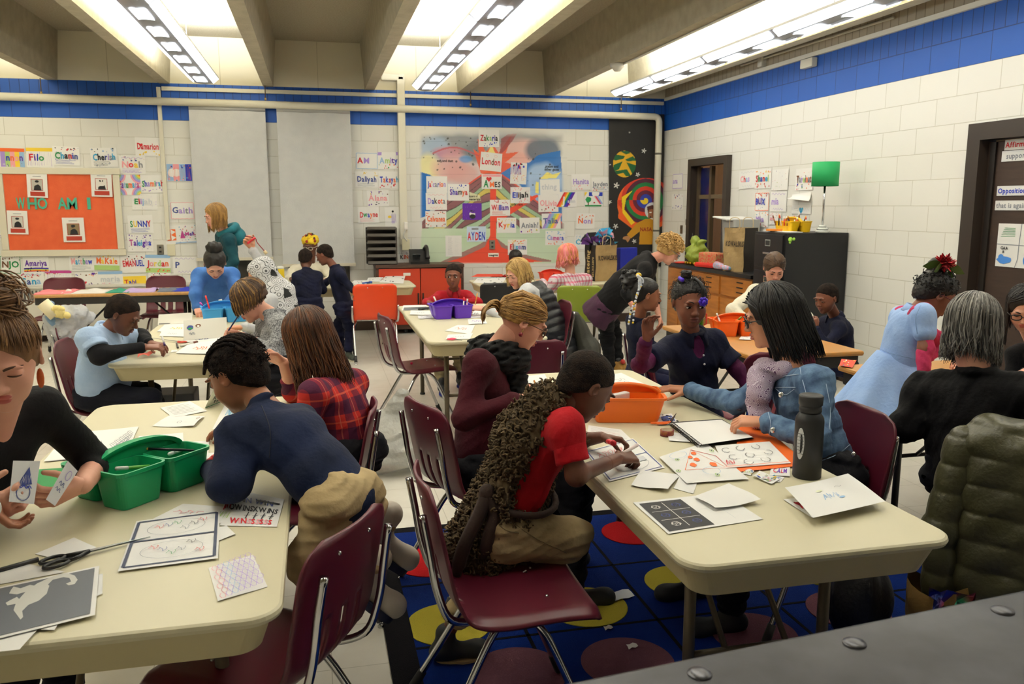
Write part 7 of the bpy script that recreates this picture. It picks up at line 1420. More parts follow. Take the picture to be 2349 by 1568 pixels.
for i, u in enumerate(np.linspace(0, 1, 9)):
 for j, v in enumerate(np.linspace(0, 1, 9)): p = a * (1 - u) * (1 - v) + b * u * (1 - v) + c * u * v + d * (1 - u) * v; G[i, j] = p + V3(-.09 * (1 - v) ** 2 * (.4 + .6 * (1 - u)), 0, .03 * (1 - v) ** 2)
m.grid(G, mat(PW, .75)); m.build('name_drawing', None, label='white sheet curling off the wall beside the green lamp', cat='drawing', group='drawings on the door wall')
# signs taped on the dark door
def door_sheet(x0, y0, x1, y1, lab, name='door_sign'):
 f_ = lambda px_, py_: PX(px_, py_, XR + .018); c0 = f_(x0, (y0 + y1) / 2); z0, z1 = f_(x0, y1)[2], f_(x0, y0)[2]; L_ = c0[1] - f_(x1, (y0 + y1) / 2)[1]
 return Sheet([V3(XR + .018, c0[1], z0), V3(XR + .018, c0[1] - L_, z0), V3(XR + .018, c0[1] - L_, z1), V3(XR + .018, c0[1], z1)], '#dcdcda', .001), lab
for x0, y0, x1, y1, t, c, lab in ((2305, 321, 2440, 345, 'Affirmative', 'r', 'white strip lettered Affirmative in red on the dark door'), (2298, 347, 2440, 371, '  supports', 's', 'white strip lettered supports under the Affirmative strip'), (2287, 427, 2440, 449, 'Opposition', 'b', 'white strip lettered Opposition in blue on the dark door'), (2283, 460, 2440, 482, 'that is against', 's', 'white strip lettered that is against under the Opposition strip')):
 s, lab = door_sheet(x0, y0, x1, y1, lab)
 for k in (.12, .9): s.line([(0, k), (1, k)], .0015, 'e')
 s.text(t, .02, .26, .52, c, 1.3, .02); s.done('door_sign', lab, 'sign', 'lettered strips on the dark door')
s, lab = door_sheet(2287, 512, 2420, 610, '')
s.line([(0, .52), (1, .50)], .006, 's'); s.line([(.42, 1), (.40, .5), (.40, .2), (.36, 0)], .006, 's')
for i in range(6): s.line([(.06 + .012 * i, .70 + .04 * i), (.32, .72 + .035 * i)], .003, 'g')
s.blob(.16, .16, .13, .09, '#3f7fd0', 12, .12); s.blob(.10, .22, .05, .07, '#3f7fd0'); s.ring(.62, .18, .10, .13, '#3f7fd0', .02); s.text('GAA', .08, .40, .07, 'k', .2); s.text('B', .12, .32, .06, 'k', .1); s.text('AB', .62, .30, .07, 'k', .2)
s.done('poster', 'white hand drawn poster with blue shapes on the dark door', 'poster')
# bulletin board
bl, br, tr, tl = [P(a, b, YB - .012) for a, b in ((17, 581), (282, 576), (263, 387), (-4, 391))]; x0, x1, z0, z1 = bl[0] - .0, tr[0] + .0, bl[2], tl[2]; x0 = (bl[0] + tl[0]) / 2; x1 = (br[0] + tr[0]) / 2; yb_ = YB
t = thing('bulletin_board', 'orange papered bulletin board lettered WHO AM I in a cream frame', 'bulletin board', ((x0 + x1) / 2, yb_ - .02, z0)); m = MB(); G = np.array([[V3(x0 + (x1 - x0) * u, yb_ - .020 - .006 * abs(math.sin(u * 9 + v * 4)) * math.sin(v * 7), z0 + (z1 - z0) * v) for v in np.linspace(.02, .98, 22)] for u in np.linspace(.02, .98, 34)]); m.grid(G, mat('#e06439', .8, kind='cloth', h2='#da5c33')); m.build('backing_paper', t)
fm = mat('#d6d0bd', .5)
for nm, c, d in (('frame_rail', ((x0 + x1) / 2, z0), (x1 - x0 + .10, .075)), ('frame_rail', ((x0 + x1) / 2, z1), (x1 - x0 + .10, .075)), ('frame_rail', (x0, (z0 + z1) / 2), (.075, z1 - z0 - .08)), ('frame_rail', (x1, (z0 + z1) / 2), (.075, z1 - z0 - .08))):
 m = MB(); m.box((c[0], yb_ - .022, c[1]), (d[0], .04, d[1]), fm, bev=.006); m.build(nm, t)
m = MB(); tl_ = mat('#46a88e', .7)
for ch, a, b in (('W', 38, 59), ('H', 64, 86), ('O', 87, 110), ('A', 133, 155), ('M', 155, 178), ('I', 201, 209)):
 q0, q1 = P(a, 480, YB - .03), P(b, 480, YB - .03); v, f_, wd_ = glyph(ch); hh = (P(a, 453, YB)[2] - P(a, 480, YB)[2]); vv = v - v.min(0); vv = vv / vv.max(0) * np.array([q1[0] - q0[0], hh]); mm = MB(); mm.add(np.array([V3(q0[0] + p_[0], YB - .031, q0[2] + p_[1]) for p_ in vv]), f_, tl_, False); mm.build('letter', t)
for (a, b, c, d), lab, sk_ in (((62, 397, 109, 453), 'portrait sheet of a man in profile at the top of the board', '#b9b4ac'), ((209, 396, 257, 451), 'portrait sheet of a person in a hat at the corner of the board', '#e2ded8'), ((17, 483, 64, 537), 'portrait sheet of a person in a dark coat low on the board', '#c9c6c0'), ((144, 499, 194, 555), 'portrait sheet in brown tones low on the board', '#8a7658')):
 s = wall_sheet(a, b, c, d, rnd.uniform(-2, 1), Y=YB - .03); s.rect(.14, .06, .72, .18, '#b23a28'); s.rect(.20, .28, .58, .48, '#a33a2c'); s.rect(.225, .30, .53, .44, sk_); s.blob(.5, .60, .09, .09, '#4a3a30'); s.poly([(.32, .30), (.36, .48), (.47, .54), (.56, .54), (.66, .46), (.70, .30)], 'k'); s.blob(.49, .66, .10, .05, 'k'); s.text('Name here' if False else '', .3, .86, .05, 'k'); s.line([(.3, .87), (.7, .87)], .006, 's'); s.done('portrait_sheet', lab, 'sheet', 'portrait sheets pinned to the bulletin board')
# ---------------------------------------------------------------- loose sheets on the tables, corners read off the table plane
_st = [0]
def tab(cs, hexc=PW, z=TT, bow=.004, lift=0): _st[0] += 1; k = z + .0012 + lift + .0006 * (_st[0] % 7); return Sheet([PZ(a, b, k) for a, b in cs], hexc, bow, _st[0])
TG = 'loose sheets on the tables'
# big table on the door side
s = tab([(1533, 1225), (1750, 1190), (1655, 1130), (1452, 1152)], bow=.001); s.poly([(.03, .05), (.50, .05), (.50, .93), (.04, .93)], '#26262a'); s.line([(.27, .12), (.27, .88)], .002, 'w')
for k in (.36, .62): s.line([(.07, k), (.48, k)], .002, 'w')
for u, v, c in ((.16, .76, 'w'), (.38, .76, 'd'), (.16, .48, 'd'), (.38, .48, 'd'), (.16, .2, 'w'), (.38, .2, 'd')): s.ring(u, v, .045, .06, c, .0022, 7); s.wig(u - .04, v, .08, .03, c, .0014, 14)
s.line([(.75, .1), (.75, .9)], .001, 'e'); s.line([(.54, .5), (.96, .5)], .001, 'e'); s.done('worksheet', 'white sheet with a black panel of six small chalk drawings', 'paper', TG)
s = tab([(1575, 1108), (1718, 1098), (1620, 1016), (1512, 1048)], bow=.003, lift=.004); s.line([(.18, .40), (.60, .92), (.86, .30), (.18, .40)], .0025, 'o'); s.line([(.60, .92), (.90, .62), (.88, .28)], .0022, 'r')
for u, v, a in ((.38, .50, .055), (.52, .62, .05), (.58, .80, .045), (.46, .72, .04), (.70, .42, .055)): s.blob(u, v, a, a * 1.1, 'o', 14, .12, u * 9)
for u, v in ((.22, .74), (.06, .40), (.92, .76), (.58, .14)): s.ring(u, v, .03, .035, 'l', .003, 12); s.blob(u, v, .012, .014, 'k')
s.ring(.3, .85, .16, .1, 't', .0012); s.ring(.55, .25, .14, .1, 't', .0012); s.done('drawing_sheet', 'sheet with a drawn orange pizza slice and olives', 'drawing', TG)
s = tab([(1398, 1104), (1525, 1072), (1452, 1005), (1342, 1035)], bow=.0)
for a in (((.03, .04), (.97, .04)), ((.97, .04), (.97, .96)), ((.97, .96), (.03, .96)), ((.03, .96), (.03, .04)), ((.03, .5), (.97, .5))): s.line(a, .004, 'd')
s.wig(.15, .72, .6, .12, 'r', .002, 40); s.ring(.55, .26, .3, .16, 's', .0012); s.rect(.55, .3, .3, .12, 'e'); s.done('worksheet', 'blue framed sheet the boy in the furry vest draws on', 'paper', TG)
s = tab([(1345, 1000), (1460, 1018), (1425, 985), (1350, 975)], bow=.0); s.lines(8, 's', .08, .1, .8, .8); s.lines(3, 'r', .1, .2, .7, .4); s.done('worksheet', 'printed sheet showing between the boy and the orange caddy', 'paper', TG)
s = tab([(1448, 1113), (1532, 1128), (1562, 1088), (1470, 1078)], bow=.01); s.done('paper_scrap', 'crumpled white scrap beside the pizza drawing', 'paper', TG)
s = tab([(1592, 1138), (1640, 1168), (1745, 1150), (1672, 1108)], bow=.015, lift=.004); s.done('paper_scrap', 'curled white sheet lying over the six drawing worksheet', 'paper', TG)
s = tab([(1545, 1120), (1590, 1132), (1600, 1105), (1560, 1092)], bow=.006); s.done('paper_scrap', 'small grey white scrap under the pizza drawing corner', 'paper', TG)
s = tab([(1665, 1074), (1815, 1062), (1765, 1012), (1640, 1022)], bow=.001, lift=.006)
for u, v in ((.15, .75), (.4, .78), (.68, .80), (.2, .42), (.48, .45), (.8, .5), (.38, .15), (.66, .2)): s.ring(u, v, .07, .10, 'k', .0022, 9, u * 4, u * 4 + 4.6); s.wig(u - .05, v - .1, .1, .03, 's', .0012, 10)
s.scrib(.03, .12, .14, .16, 'r', .003, 10); s.line([(.0, .02), (1, .02)], .004, 'o'); s.done('drawing_sheet', 'sheet of black outline shapes lying on an orange folder', 'drawing', TG)
m = MB(); m.loft([np.array([PZ(a, b, z) for a, b in ((1690, 1082), (1830, 1068), (1832, 1045), (1740, 968), (1690, 978))]) for z in (TT + .001, TT + .006)], mat('#e0641a', .5), smooth=False); m.build('folder', None, label='bright orange folder under the sketch papers', cat='folder')
t = thing('notebook', 'open spiral bound sketchbook with blank white pages', 'notebook', tuple(PZ(1640, 985, TT))); m = MB(); cs = ((1605, 1020), (1727, 1002), (1655, 962), (1540, 970))
m.loft([np.array([PZ(a, b, z) for a, b in cs]) for z in (TT + .007, TT + .020)], mat('#f0efec', .7), smooth=False); m.build('page_block', t); m = MB(); m.loft([np.array([PZ(a, b, z) for a, b in ((1606, 1024), (1730, 1006), (1655, 960), (1538, 968))]) for z in (TT + .003, TT + .007)], mat('#1a1a1c', .5), smooth=False); m.build('cover', t)
m = MB(); a, b = PZ(1605, 1022, TT + .016), PZ(1540, 971, TT + .016); ax = unit(b - a); L_ = np.linalg.norm(b - a); sd = np.cross(ax, (0, 0, 1)); m.tube([a + ax * L_ * k / 216 + .009 * (sd * math.cos(k * .75) + V3(0, 0, 1) * math.sin(k * .75)) for k in range(217)], .0011, mat('#17171a', .4), 5); m.build('spiral', t)
s = tab([(1865, 1188), (2031, 1150), (1945, 1088), (1800, 1120)], bow=.006, lift=.022); s.scrib(.35, .42, .22, .14, 't', .004, 12); s.blob(.58, .38, .04, .03, 't'); s.wig(.62, .7, .1, .02, 's', .0015, 8); s.blob(.38, .68, .05, .03, '#e8eccb'); s.done('greeting_card', 'folded white card with faint blue doodles near the bottle', 'card')
s = tab([(1862, 1187), (1885, 1180), (1838, 1140), (1797, 1145)], bow=.0); s.wig(.3, .5, .5, .3, 'r', .004, 30); s.done('card_flap', 'inside flap of the folded card with red scrawl', 'card')
for cs, tx, lab in (([(1765, 1090), (1812, 1092), (1812, 1070), (1770, 1068)], 'CALM', 'small tag with red and purple lettering beside the bottle'), ([(1440, 905), (1482, 908), (1480, 888), (1440, 887)], '7', 'small white card with red marks behind the orange caddy')):
 s = tab(cs, bow=.001); s.text(tx, .15, .3, .45, 'rp', .7); s.done('name_tag', lab, 'card', TG)
for cs, lab in (([(1725, 1092), (1770, 1110), (1790, 1098), (1742, 1082)], 'torn scrap of coloured magazine beside the bottle'), ([(1745, 1102), (1790, 1106), (1800, 1094), (1760, 1088)], 'second torn colour scrap against the bottle'), ([(1700, 1086), (1722, 1090), (1730, 1082), (1712, 1078)], 'tiny torn scrap by the outline shapes sheet')):
 s = tab(cs, bow=.008); s.dots(14, 'ctylbsq', .06); s.done('paper_scrap', lab, 'paper', TG)
s = tab([(1405, 888), (1478, 880), (1425, 855), (1375, 862)], bow=.002); s.wig(.3, .5, .4, .1, 'k', .002, 12); s.wig(.3, .3, .4, .05, 'd', .002, 12); s.done('worksheet', 'sheet at the far end of the long table before the girl', 'paper', TG)
s = tab([(1190, 895), (1262, 885), (1250, 858), (1185, 864)], bow=.002, lift=.003); s.lines(5, 's'); s.done('worksheet', 'sheet the woman in the maroon jacket writes on', 'paper', TG)
s = tab([(1510, 975), (1560, 972), (1540, 948), (1500, 953)], bow=.002); s.rect(.3, .3, .6, .5, 'd'); s.dots(20, 'wk', .05); s.done('paper_scrap', 'small patterned scrap between caddy and sketchbook', 'paper', TG)
s = tab([(1535, 1010), (1600, 1015), (1580, 995), (1530, 990)], bow=.001); s.lines(5, 's'); s.done('worksheet', 'corner of a printed sheet under the sketchbook', 'paper', TG)
# table with the green caddy
s = tab([(270, 1310), (500, 1280), (505, 1170), (313, 1195)], bow=.001)
for a in (((.04, .05), (.96, .05)), ((.96, .05), (.96, .95)), ((.96, .95), (.04, .95)), ((.04, .95), (.04, .05)), ((.04, .52), (.96, .52))): s.line(a, .008, '#39415a')
for v in (.74, .27): s.ring(.5, v, .33, .16, 's', .0012, 30); [s.wig(.25 + .1 * k, v + s.r.uniform(-.1, .1), .1, .04, c, .0014, 9) for k, c in enumerate('rdgskr')]
s.done('worksheet', 'blue framed sheet with two drawings, below the green caddy', 'paper', TG)
s = tab([(500, 1380), (614, 1345), (580, 1272), (478, 1302)], bow=.002)
for i in range(7):
 for j in range(7): s.ring(.12 + .125 * i + (.06 if j % 2 else 0), .10 + .135 * j, .062, .075, 'qvtvst'[min(5, i)] if i < 3 else 'v', .0014, 7)
s.done('worksheet', 'small sheet drawn all over with hexagons', 'paper', TG)
s = tab([(505, 1205), (635, 1208), (652, 1145), (520, 1120)], bow=.001); s.text('OWINSXWINS', .1, .42, .16, 'k', .85); s.text('NN WIN', .25, .66, .16, 'kd', .6); s.rect(.55, .74, .4, .06, 'k'); s.text('WINSSSSSS', .15, .06, .14, 'rq', .75)
for k in range(4): s.line([(.42 + .14 * k, .20), (.46 + .14 * k, .38)], .003, 'k'); s.line([(.39 + .14 * k, .28), (.49 + .14 * k, .30)], .003, 'k')
s.scrib(.03, .4, .12, .4, 'r', .003, 9); s.done('worksheet', 'sheet full of black and red letters under the leaning boy', 'paper', TG)
s = tab([(350, 1190), (520, 1200), (545, 1165), (420, 1155)], bow=.001); s.wig(.1, .5, .7, .1, 'q', .003, 30); s.scrib(.75, .3, .2, .4, 'l', .004, 12); s.done('worksheet', 'sheet with pink and green scribble under the framed drawing', 'paper', TG)
s = tab([(500, 1240), (540, 1225), (520, 1205), (495, 1210)], bow=.001); s.done('paper_scrap', 'white paper corner sticking out from the framed drawing', 'paper', TG)
s = tab([(108, 1058), (290, 1040), (318, 978), (200, 990)], bow=.002); [s.wig(.72 + .04 * k, .2 + .1 * k, .03, .25, 's', .0018, 10) for k in range(5)]; s.wig(.4, .5, .1, .05, 's', .002, 12); s.done('worksheet', 'sheet of columns of letters beside the woman with the cards', 'paper', TG)
s = tab([(100, 1058), (158, 1052), (180, 1035), (132, 1020)], bow=.001); s.done('paper_scrap', 'white sheet edge by the sleeve of the woman with the cards', 'paper', TG)
s = tab([(275, 1052), (478, 1052), (480, 1010), (305, 1022)], bow=.001); s.blob(.66, .6, .12, .22, 'o', 14, .15); s.ring(.5, .4, .03, .1, 's'); s.lines(5, 'e', .8, .2, .15, .6); s.done('drawing_sheet', 'sheet with an orange fox behind the green caddy', 'drawing', TG)
s = tab([(318, 1022), (422, 1018), (420, 992), (318, 1000)], bow=.001); s.lines(4, 'e'); s.done('worksheet', 'faint sheet behind the fox drawing', 'paper', TG)
s = tab([(350, 978), (445, 980), (470, 956), (395, 950)], bow=.012); s.ring(.5, .4, .05, .1, 's'); s.ring(.9, .7, .03, .12, 'n'); s.done('paper_scrap', 'curled sheet under the page of printed letters', 'paper', TG)
s = tab([(395, 957), (475, 943), (435, 920), (368, 935)], bow=.002); s.lines(7, 'k', .1, .1, .8, .8, .0022); s.done('worksheet', 'sheet of printed capital letters at the far end of the table', 'paper', TG)
s = tab([(487, 985), (535, 985), (545, 925), (515, 930)], bow=.004); s.scrib(.4, .5, .4, .3, 'c', .003, 10); s.done('drawing_sheet', 'narrow sheet with blue marks in front of the leaning boy', 'drawing', TG)
s = tab([(440, 1062), (520, 1075), (530, 1035), (455, 1040)], bow=.001); s.done('worksheet', 'white sheet under the hand of the leaning boy', 'paper', TG)
# dinosaur worksheet, corner sheets below
_c = [PZ(a, b, TT + .008) for a, b in ((-150, 1500), (218, 1410), (228, 1297))]; s = Sheet(_c + [_c[0] + _c[2] - _c[1]], PW, 0, 1); s.poly([(.03, .04), (.965, .04), (.965, .96), (.03, .96)], '#62666e')
def dpt(L): return [tuple(np.linalg.lstsq(np.stack([s.c[1][:2] - s.c[0][:2], s.c[3][:2] - s.c[0][:2]], 1), PZ(a, b, TT)[:2] - s.c[0][:2], rcond=None)[0]) for a, b in L]
for poly in ([(48, 1430), (32, 1408), (38, 1390), (60, 1365), (88, 1345), (104, 1340), (114, 1352), (108, 1370), (90, 1386), (66, 1396), (52, 1410), (54, 1424)], [(90, 1345), (108, 1336), (130, 1327), (155, 1323), (172, 1328), (179, 1338), (172, 1348), (158, 1351), (152, 1347), (164, 1342), (160, 1334), (146, 1332), (122, 1338), (108, 1352)], [(26, 1362), (22, 1370), (40, 1372), (60, 1366), (80, 1352), (70, 1350), (48, 1358), (32, 1354)], [(14, 1392), (18, 1398), (38, 1394), (48, 1386), (40, 1378), (24, 1386)]): s.poly(dpt(poly), '#cfcfc9')
s.done('dinosaur_sheet', 'grey worksheet with a pale long necked dinosaur', 'paper', TG)
for cs, lab in (([(-60, 1500), (45, 1490), (90, 1440), (-40, 1430)], 'white sheet sticking out below the dinosaur worksheet'), ([(0, 1440), (125, 1445), (138, 1425), (60, 1400)], 'second white sheet under the dinosaur worksheet'), ([(-30, 1345), (150, 1312), (60, 1292), (-20, 1305)], 'sheet with faint pencil marks behind the dinosaur worksheet'), ([(80, 1270), (145, 1285), (222, 1255), (170, 1233)], 'white sheet under the scissors handles'), ([(215, 1370), (235, 1362), (236, 1315), (210, 1320)], 'torn sheet edge beside the dinosaur worksheet')):
 s = tab(cs, bow=.001); s.done('paper_scrap', lab, 'paper', TG)
# table with the purple caddy
s = tab([(922, 712), (985, 710), (978, 699), (925, 700)]); s.rect(.05, .05, .9, .5, '#55585e'); s.done('worksheet', 'grey and white sheet by the boy in red', 'paper', TG)
for cs, tx, lab in (([(940, 722), (990, 722), (985, 712), (942, 712)], 'e', 'white sheet beside the purple caddy'), ([(960, 731), (995, 729), (990, 723), (958, 724)], 'e', 'small white slip behind the purple caddy'), ([(1008, 704), (1085, 702), (1072, 694), (1010, 695)], 'ro', 'sheet with red drawing under the hands of the boy in red'), ([(1072, 729), (1112, 729), (1105, 710), (1070, 712)], 's', 'sheet in front of the pencil hand'), ([(1075, 744), (1118, 742), (1112, 731), (1073, 732)], 'v', 'sheet with purple loops beside the purple caddy'), ([(1020, 758), (1080, 766), (1090, 745), (1050, 746)], 'o', 'white sheet with an orange mark on the purple caddy table'), ([(1022, 778), (1078, 777), (1085, 764), (1028, 768)], 'e', 'white sheet under the pink scissors')):
 s = tab(cs); s.wig(.2, .5, .5, .15, tx[0], .006, 16); s.done('drawing_sheet', lab, 'paper', TG)
# table with the blue caddy
for cs, tx, lab in (([(360, 760), (440, 760), (455, 742), (378, 744)], 'y', 'sheet with yellow marks on the blue caddy table'), ([(365, 770), (420, 772), (432, 757), (372, 757)], 'e', 'white sheet beside the blue polo boy'), ([(402, 810), (495, 812), (520, 778), (440, 784)], 'o', 'sheet with an orange fish on the blue caddy table'), ([(345, 803), (372, 800), (378, 795), (352, 797)], 'p', 'white slip with a purple mark under the boy in pale blue'), ([(392, 808), (408, 806), (405, 802), (394, 803)], 'e', 'tiny white slip on the blue caddy table'), ([(420, 786), (512, 778), (500, 768), (425, 774)], 'd', 'sheet of purple writing below the curled drawing')):
 s = tab(cs); s.wig(.3, .4, .35, .12, tx, .006, 16); s.done('drawing_sheet', lab, 'paper', TG)
def curl_sheet(base, height_px, lab, ops):                       # a sheet rising in a curl
 a, b = [PZ(*q, TT + .003) for q in base]; m = Sheet([a, b, b + V3(0, .06, .10 * height_px), a + V3(0, .06, .10 * height_px)], '#dcd9cf', .02, int(base[0][0])); ops(m); return m.done('drawing_sheet', lab, 'drawing', TG)
curl_sheet(((420, 782), (520, 772)), 1.25, 'curled up sheet with painted green and purple faces', lambda s: (s.blob(.14, .60, .07, .13, 'd', 12, .1), s.blob(.14, .55, .05, .05, 'g'), s.blob(.32, .66, .06, .09, 'n', 12, .1), s.blob(.32, .64, .03, .05, 'w'), s.wig(.12, .3, .12, .05, 's', .004, 14)))
curl_sheet(((362, 745), (440, 742)), .7, 'curled greenish sheet by the woman in blue', lambda s: s.line([(.03, .08), (.97, .10)], .006, 'k'))
# back tables
for cs, lab in (([(870, 648), (925, 650), (930, 632), (885, 633)], 'white worksheet with small pictures at the table end behind the orange chair'), ([(805, 652), (840, 652), (850, 642), (812, 643)], 'white sheet on the table behind the taller navy boy'), ([(840, 645), (872, 646), (880, 636), (845, 637)], 'white sheet beside the blue marker on the back table'), ([(632, 660), (668, 660), (668, 650), (640, 650)], 'pink and white sheet by the yellow can'), ([(1085, 648), (1150, 652), (1160, 640), (1095, 638)], 'white sheets on the table below the mural'), ([(1125, 640), (1158, 643), (1162, 634), (1128, 632)], 'greenish sheet on the table below the mural'), ([(1345, 668), (1368, 668), (1366, 655), (1346, 655)], 'white sheet at the end of the back table')):
 s = tab(cs); s.dots(8, 'sk', .04); s.done('worksheet', lab, 'paper', TG)
s = tab([(1080, 635), (1160, 634), (1150, 628), (1095, 628)], '#d8452c', bow=.002, lift=.01); s.done('folder', 'red folder on the table below the mural', 'folder')
for cs, h_, lab in (([(1925, 838), (1955, 843), (1965, 826), (1930, 824)], '#c4452f', 'red and yellow magazine on the wood table by the blue dress'), ([(1695, 778), (1722, 779), (1722, 772), (1700, 772)], PW, 'white scrap on the small wood table'), ([(1712, 762), (1735, 765), (1735, 740), (1715, 740)], PW, 'white sheet beside the orange tool caddy')):
 s = tab(cs, h_, lift=.002); s.dots(10, 'ywcr' if h_ != PW else 'e', .05); s.done('magazine' if h_ != PW else 'paper_scrap', lab, 'magazine' if h_ != PW else 'paper')
# ================================================================ SMALL THINGS
t, W = caddy(PZ(322, 1122, TT), 50, '#0f9a63', 'green craft caddy with arched handle beside the woman holding cards', 1.08)
def marker(a, b, body, tip, label, r=.0055, name='marker', cat='marker'):
 a, b = np.asarray(a, float), np.asarray(b, float); d = unit(b - a); t_ = thing(name, label, cat, tuple((a + b) / 2)); m = MB(); m.tube([a, a + (b - a) * .72], r, mat(body, .4), 10); m.build('barrel', t_); m = MB(); m.tube([a + (b - a) * .72, b], r * 1.12, mat(tip, .4), 10); m.build('cap', t_); return t_
w1 = lambda x, y, z: W(np.array([[x, y, z]]))[0]
marker(w1(.01, -.06, .075), w1(-.11, -.05, .10), '#5fae4a', '#e8e8e4', 'green and white glue pen lying in the green caddy')
marker(w1(.12, -.09, .095), w1(.0, .03, .118), '#11131c', '#c99a3a', 'dark paintbrush lying across the green caddy', .004, 'paintbrush', 'paintbrush')
marker(w1(.16, .0, .075), w1(.05, -.07, .10), '#d8d8d4', '#efefec', 'white marker lying in the green caddy')
t, W = caddy(PZ(1432, 955, TT), 166, '#ee7018', 'orange craft caddy on the long table by the boy in the furry vest', .98)
w1 = lambda x, y, z: W(np.array([[x, y, z]]))[0]
m = MB()
m.box(w1(.03, .06, .10), (.10, .03, .03), mat('#d9d6d0', .5), .5, .006); m.build('gauze_roll', None, label='small white packet with red lettering inside the orange caddy', cat='packet')
t, W = caddy(PZ(1033, 727, TT), 6, '#5b2bb4', 'purple craft caddy with arched handle', 1.0); w1 = lambda x, y, z: W(np.array([[x, y, z]]))[0]
marker(w1(.09, -.06, .05), w1(.10, -.05, .16), '#e8e6e2', '#d0283a', 'red and white marker standing in the purple caddy'); marker(w1(.12, -.05, .05), w1(.125, -.06, .145), '#f0b8c0', '#e4e2de', 'pink marker standing in the purple caddy')
t, W = caddy(PZ(515, 735, TT), 8, '#3f9de0', 'light blue craft caddy in front of the woman in blue', 1.05); w1 = lambda x, y, z: W(np.array([[x, y, z]]))[0]
marker(w1(-.09, -.03, .05), w1(-.12, -.02, .19), '#d8231f', '#e8382a', 'red marker standing in the light blue caddy'); marker(w1(.0, .05, .05), w1(-.02, .06, .15), '#ecebe6', '#dfdfda', 'white glue bottle in the light blue caddy', .012, 'glue_bottle', 'bottle'); marker(w1(-.10, .04, .05), w1(-.16, .05, .135), '#8a2a9a', '#c050b0', 'purple marker in the light blue caddy')
m = MB(); m.box(w1(.10, .03, .10), (.10, .004, .075), mat(PW, .7), .1); m.build('white_card', None, label='white card standing in the light blue caddy', cat='card')
caddy(V3(P(1265, 630, 9.45)[0], 9.45, 0), 0, '#d83a22', 'red craft caddy on the back table beside the woman with pink hair', .9)
t, W = caddy(PZ(1684, 766, TT), -10, '#ee6418', 'orange caddy of tools on the small wood table', 1.0); w1 = lambda x, y, z: W(np.array([[x, y, z]]))[0]
marker(w1(.08, -.05, .05), w1(.085, -.05, .19), '#e0b01c', '#e8c030', 'yellow pencil standing in the orange tool caddy', .004, 'pencil', 'pencil')
for k, (a, b, c_, lb) in enumerate((((-.10, -.05, .05), (-.14, -.04, .15), '#e8e4dc', 'white handled tool in the orange tool caddy'), ((-.05, -.06, .06), (.03, -.05, .125), '#6a8a2a', 'green scissors handle in the orange tool caddy'), ((-.12, .05, .06), (-.05, .06, .13), '#3a2a26', 'dark brush in the orange tool caddy'))): marker(w1(*a), w1(*b), c_, c_, lb)
t, W = caddy(V3(4.36, 7.02, 0), 90, '#e8b80c', 'yellow caddy full of markers on the file cabinet', .95, 1.366); w1 = lambda x, y, z: W(np.array([[x, y, z]]))[0]
for k in range(16):
 a = w1(-.13 + .017 * k, -.06 + .09 * (k % 3), .06); marker(a, a + V3(rnd.uniform(-.03, .03), rnd.uniform(-.03, .03), rnd.uniform(.07, .11)), ('#ecebe6', '#c9302a', '#8a4a2a', '#16161a')[k % 4], ('#c9302a', '#ecebe6', '#7a3a1e', '#d8a01c')[k % 4], ('white marker with a red cap in the yellow caddy', 'red marker with a white cap in the yellow caddy', 'brown crayon in the yellow caddy', 'black marker with a yellow cap in the yellow caddy')[k % 4])
for o in [o for o in COL.objects if o.get('label', '').endswith('in the yellow caddy')]: o['group'] = 'markers in the yellow caddy'
# water bottle
t = thing('water_bottle', 'tall matte black steel water bottle on the long table', 'bottle', tuple(PZ(1850, 1092, TT))); c = PZ(1850, 1092, TT); bk_ = mat('#121214', .5)
m = MB(); m.lathe([(.043, .0), (.045, .004), (.045, .185), (.043, .198), (.034, .212), (.031, .216), (.0, .216)], bk_, c, 36); m.build('flask_body', t)
m = MB(); m.lathe([(.033, .216), (.035, .218), (.035, .232), (.033, .234), (.033, .238), (.037, .240), (.038, .268), (.034, .272), (.031, .270), (.0, .268)], mat('#1b1b1d', .55), c, 36); m.build('lid', t)
m = MB()
G = np.array([[c + V3(.0455 * math.cos(a), .0455 * math.sin(a), z) for z in np.linspace(.06, .165, 12)] for a in np.linspace(math.radians(188), math.radians(222), 10)])
a0 = G.shape[0] // 2; pts = []
for k in np.linspace(0, 2 * math.pi, 24, endpoint=False): aa = math.radians(204 + 17 * math.cos(k)); pts.append(c + V3(.0458 * math.cos(aa), .0458 * math.sin(aa), .118 + .052 * math.sin(k)))
m.poly(pts[::-1], mat('#c9cccf', .5)); [m.tube([c + V3(.0462 * math.cos(aa), .0462 * math.sin(aa), z) for aa in np.linspace(math.radians(190), math.radians(218), 8)], .0007, mat('#3a3c42', .6), 4) for z in np.linspace(.085, .15, 7)]; m.build('sticker', t)
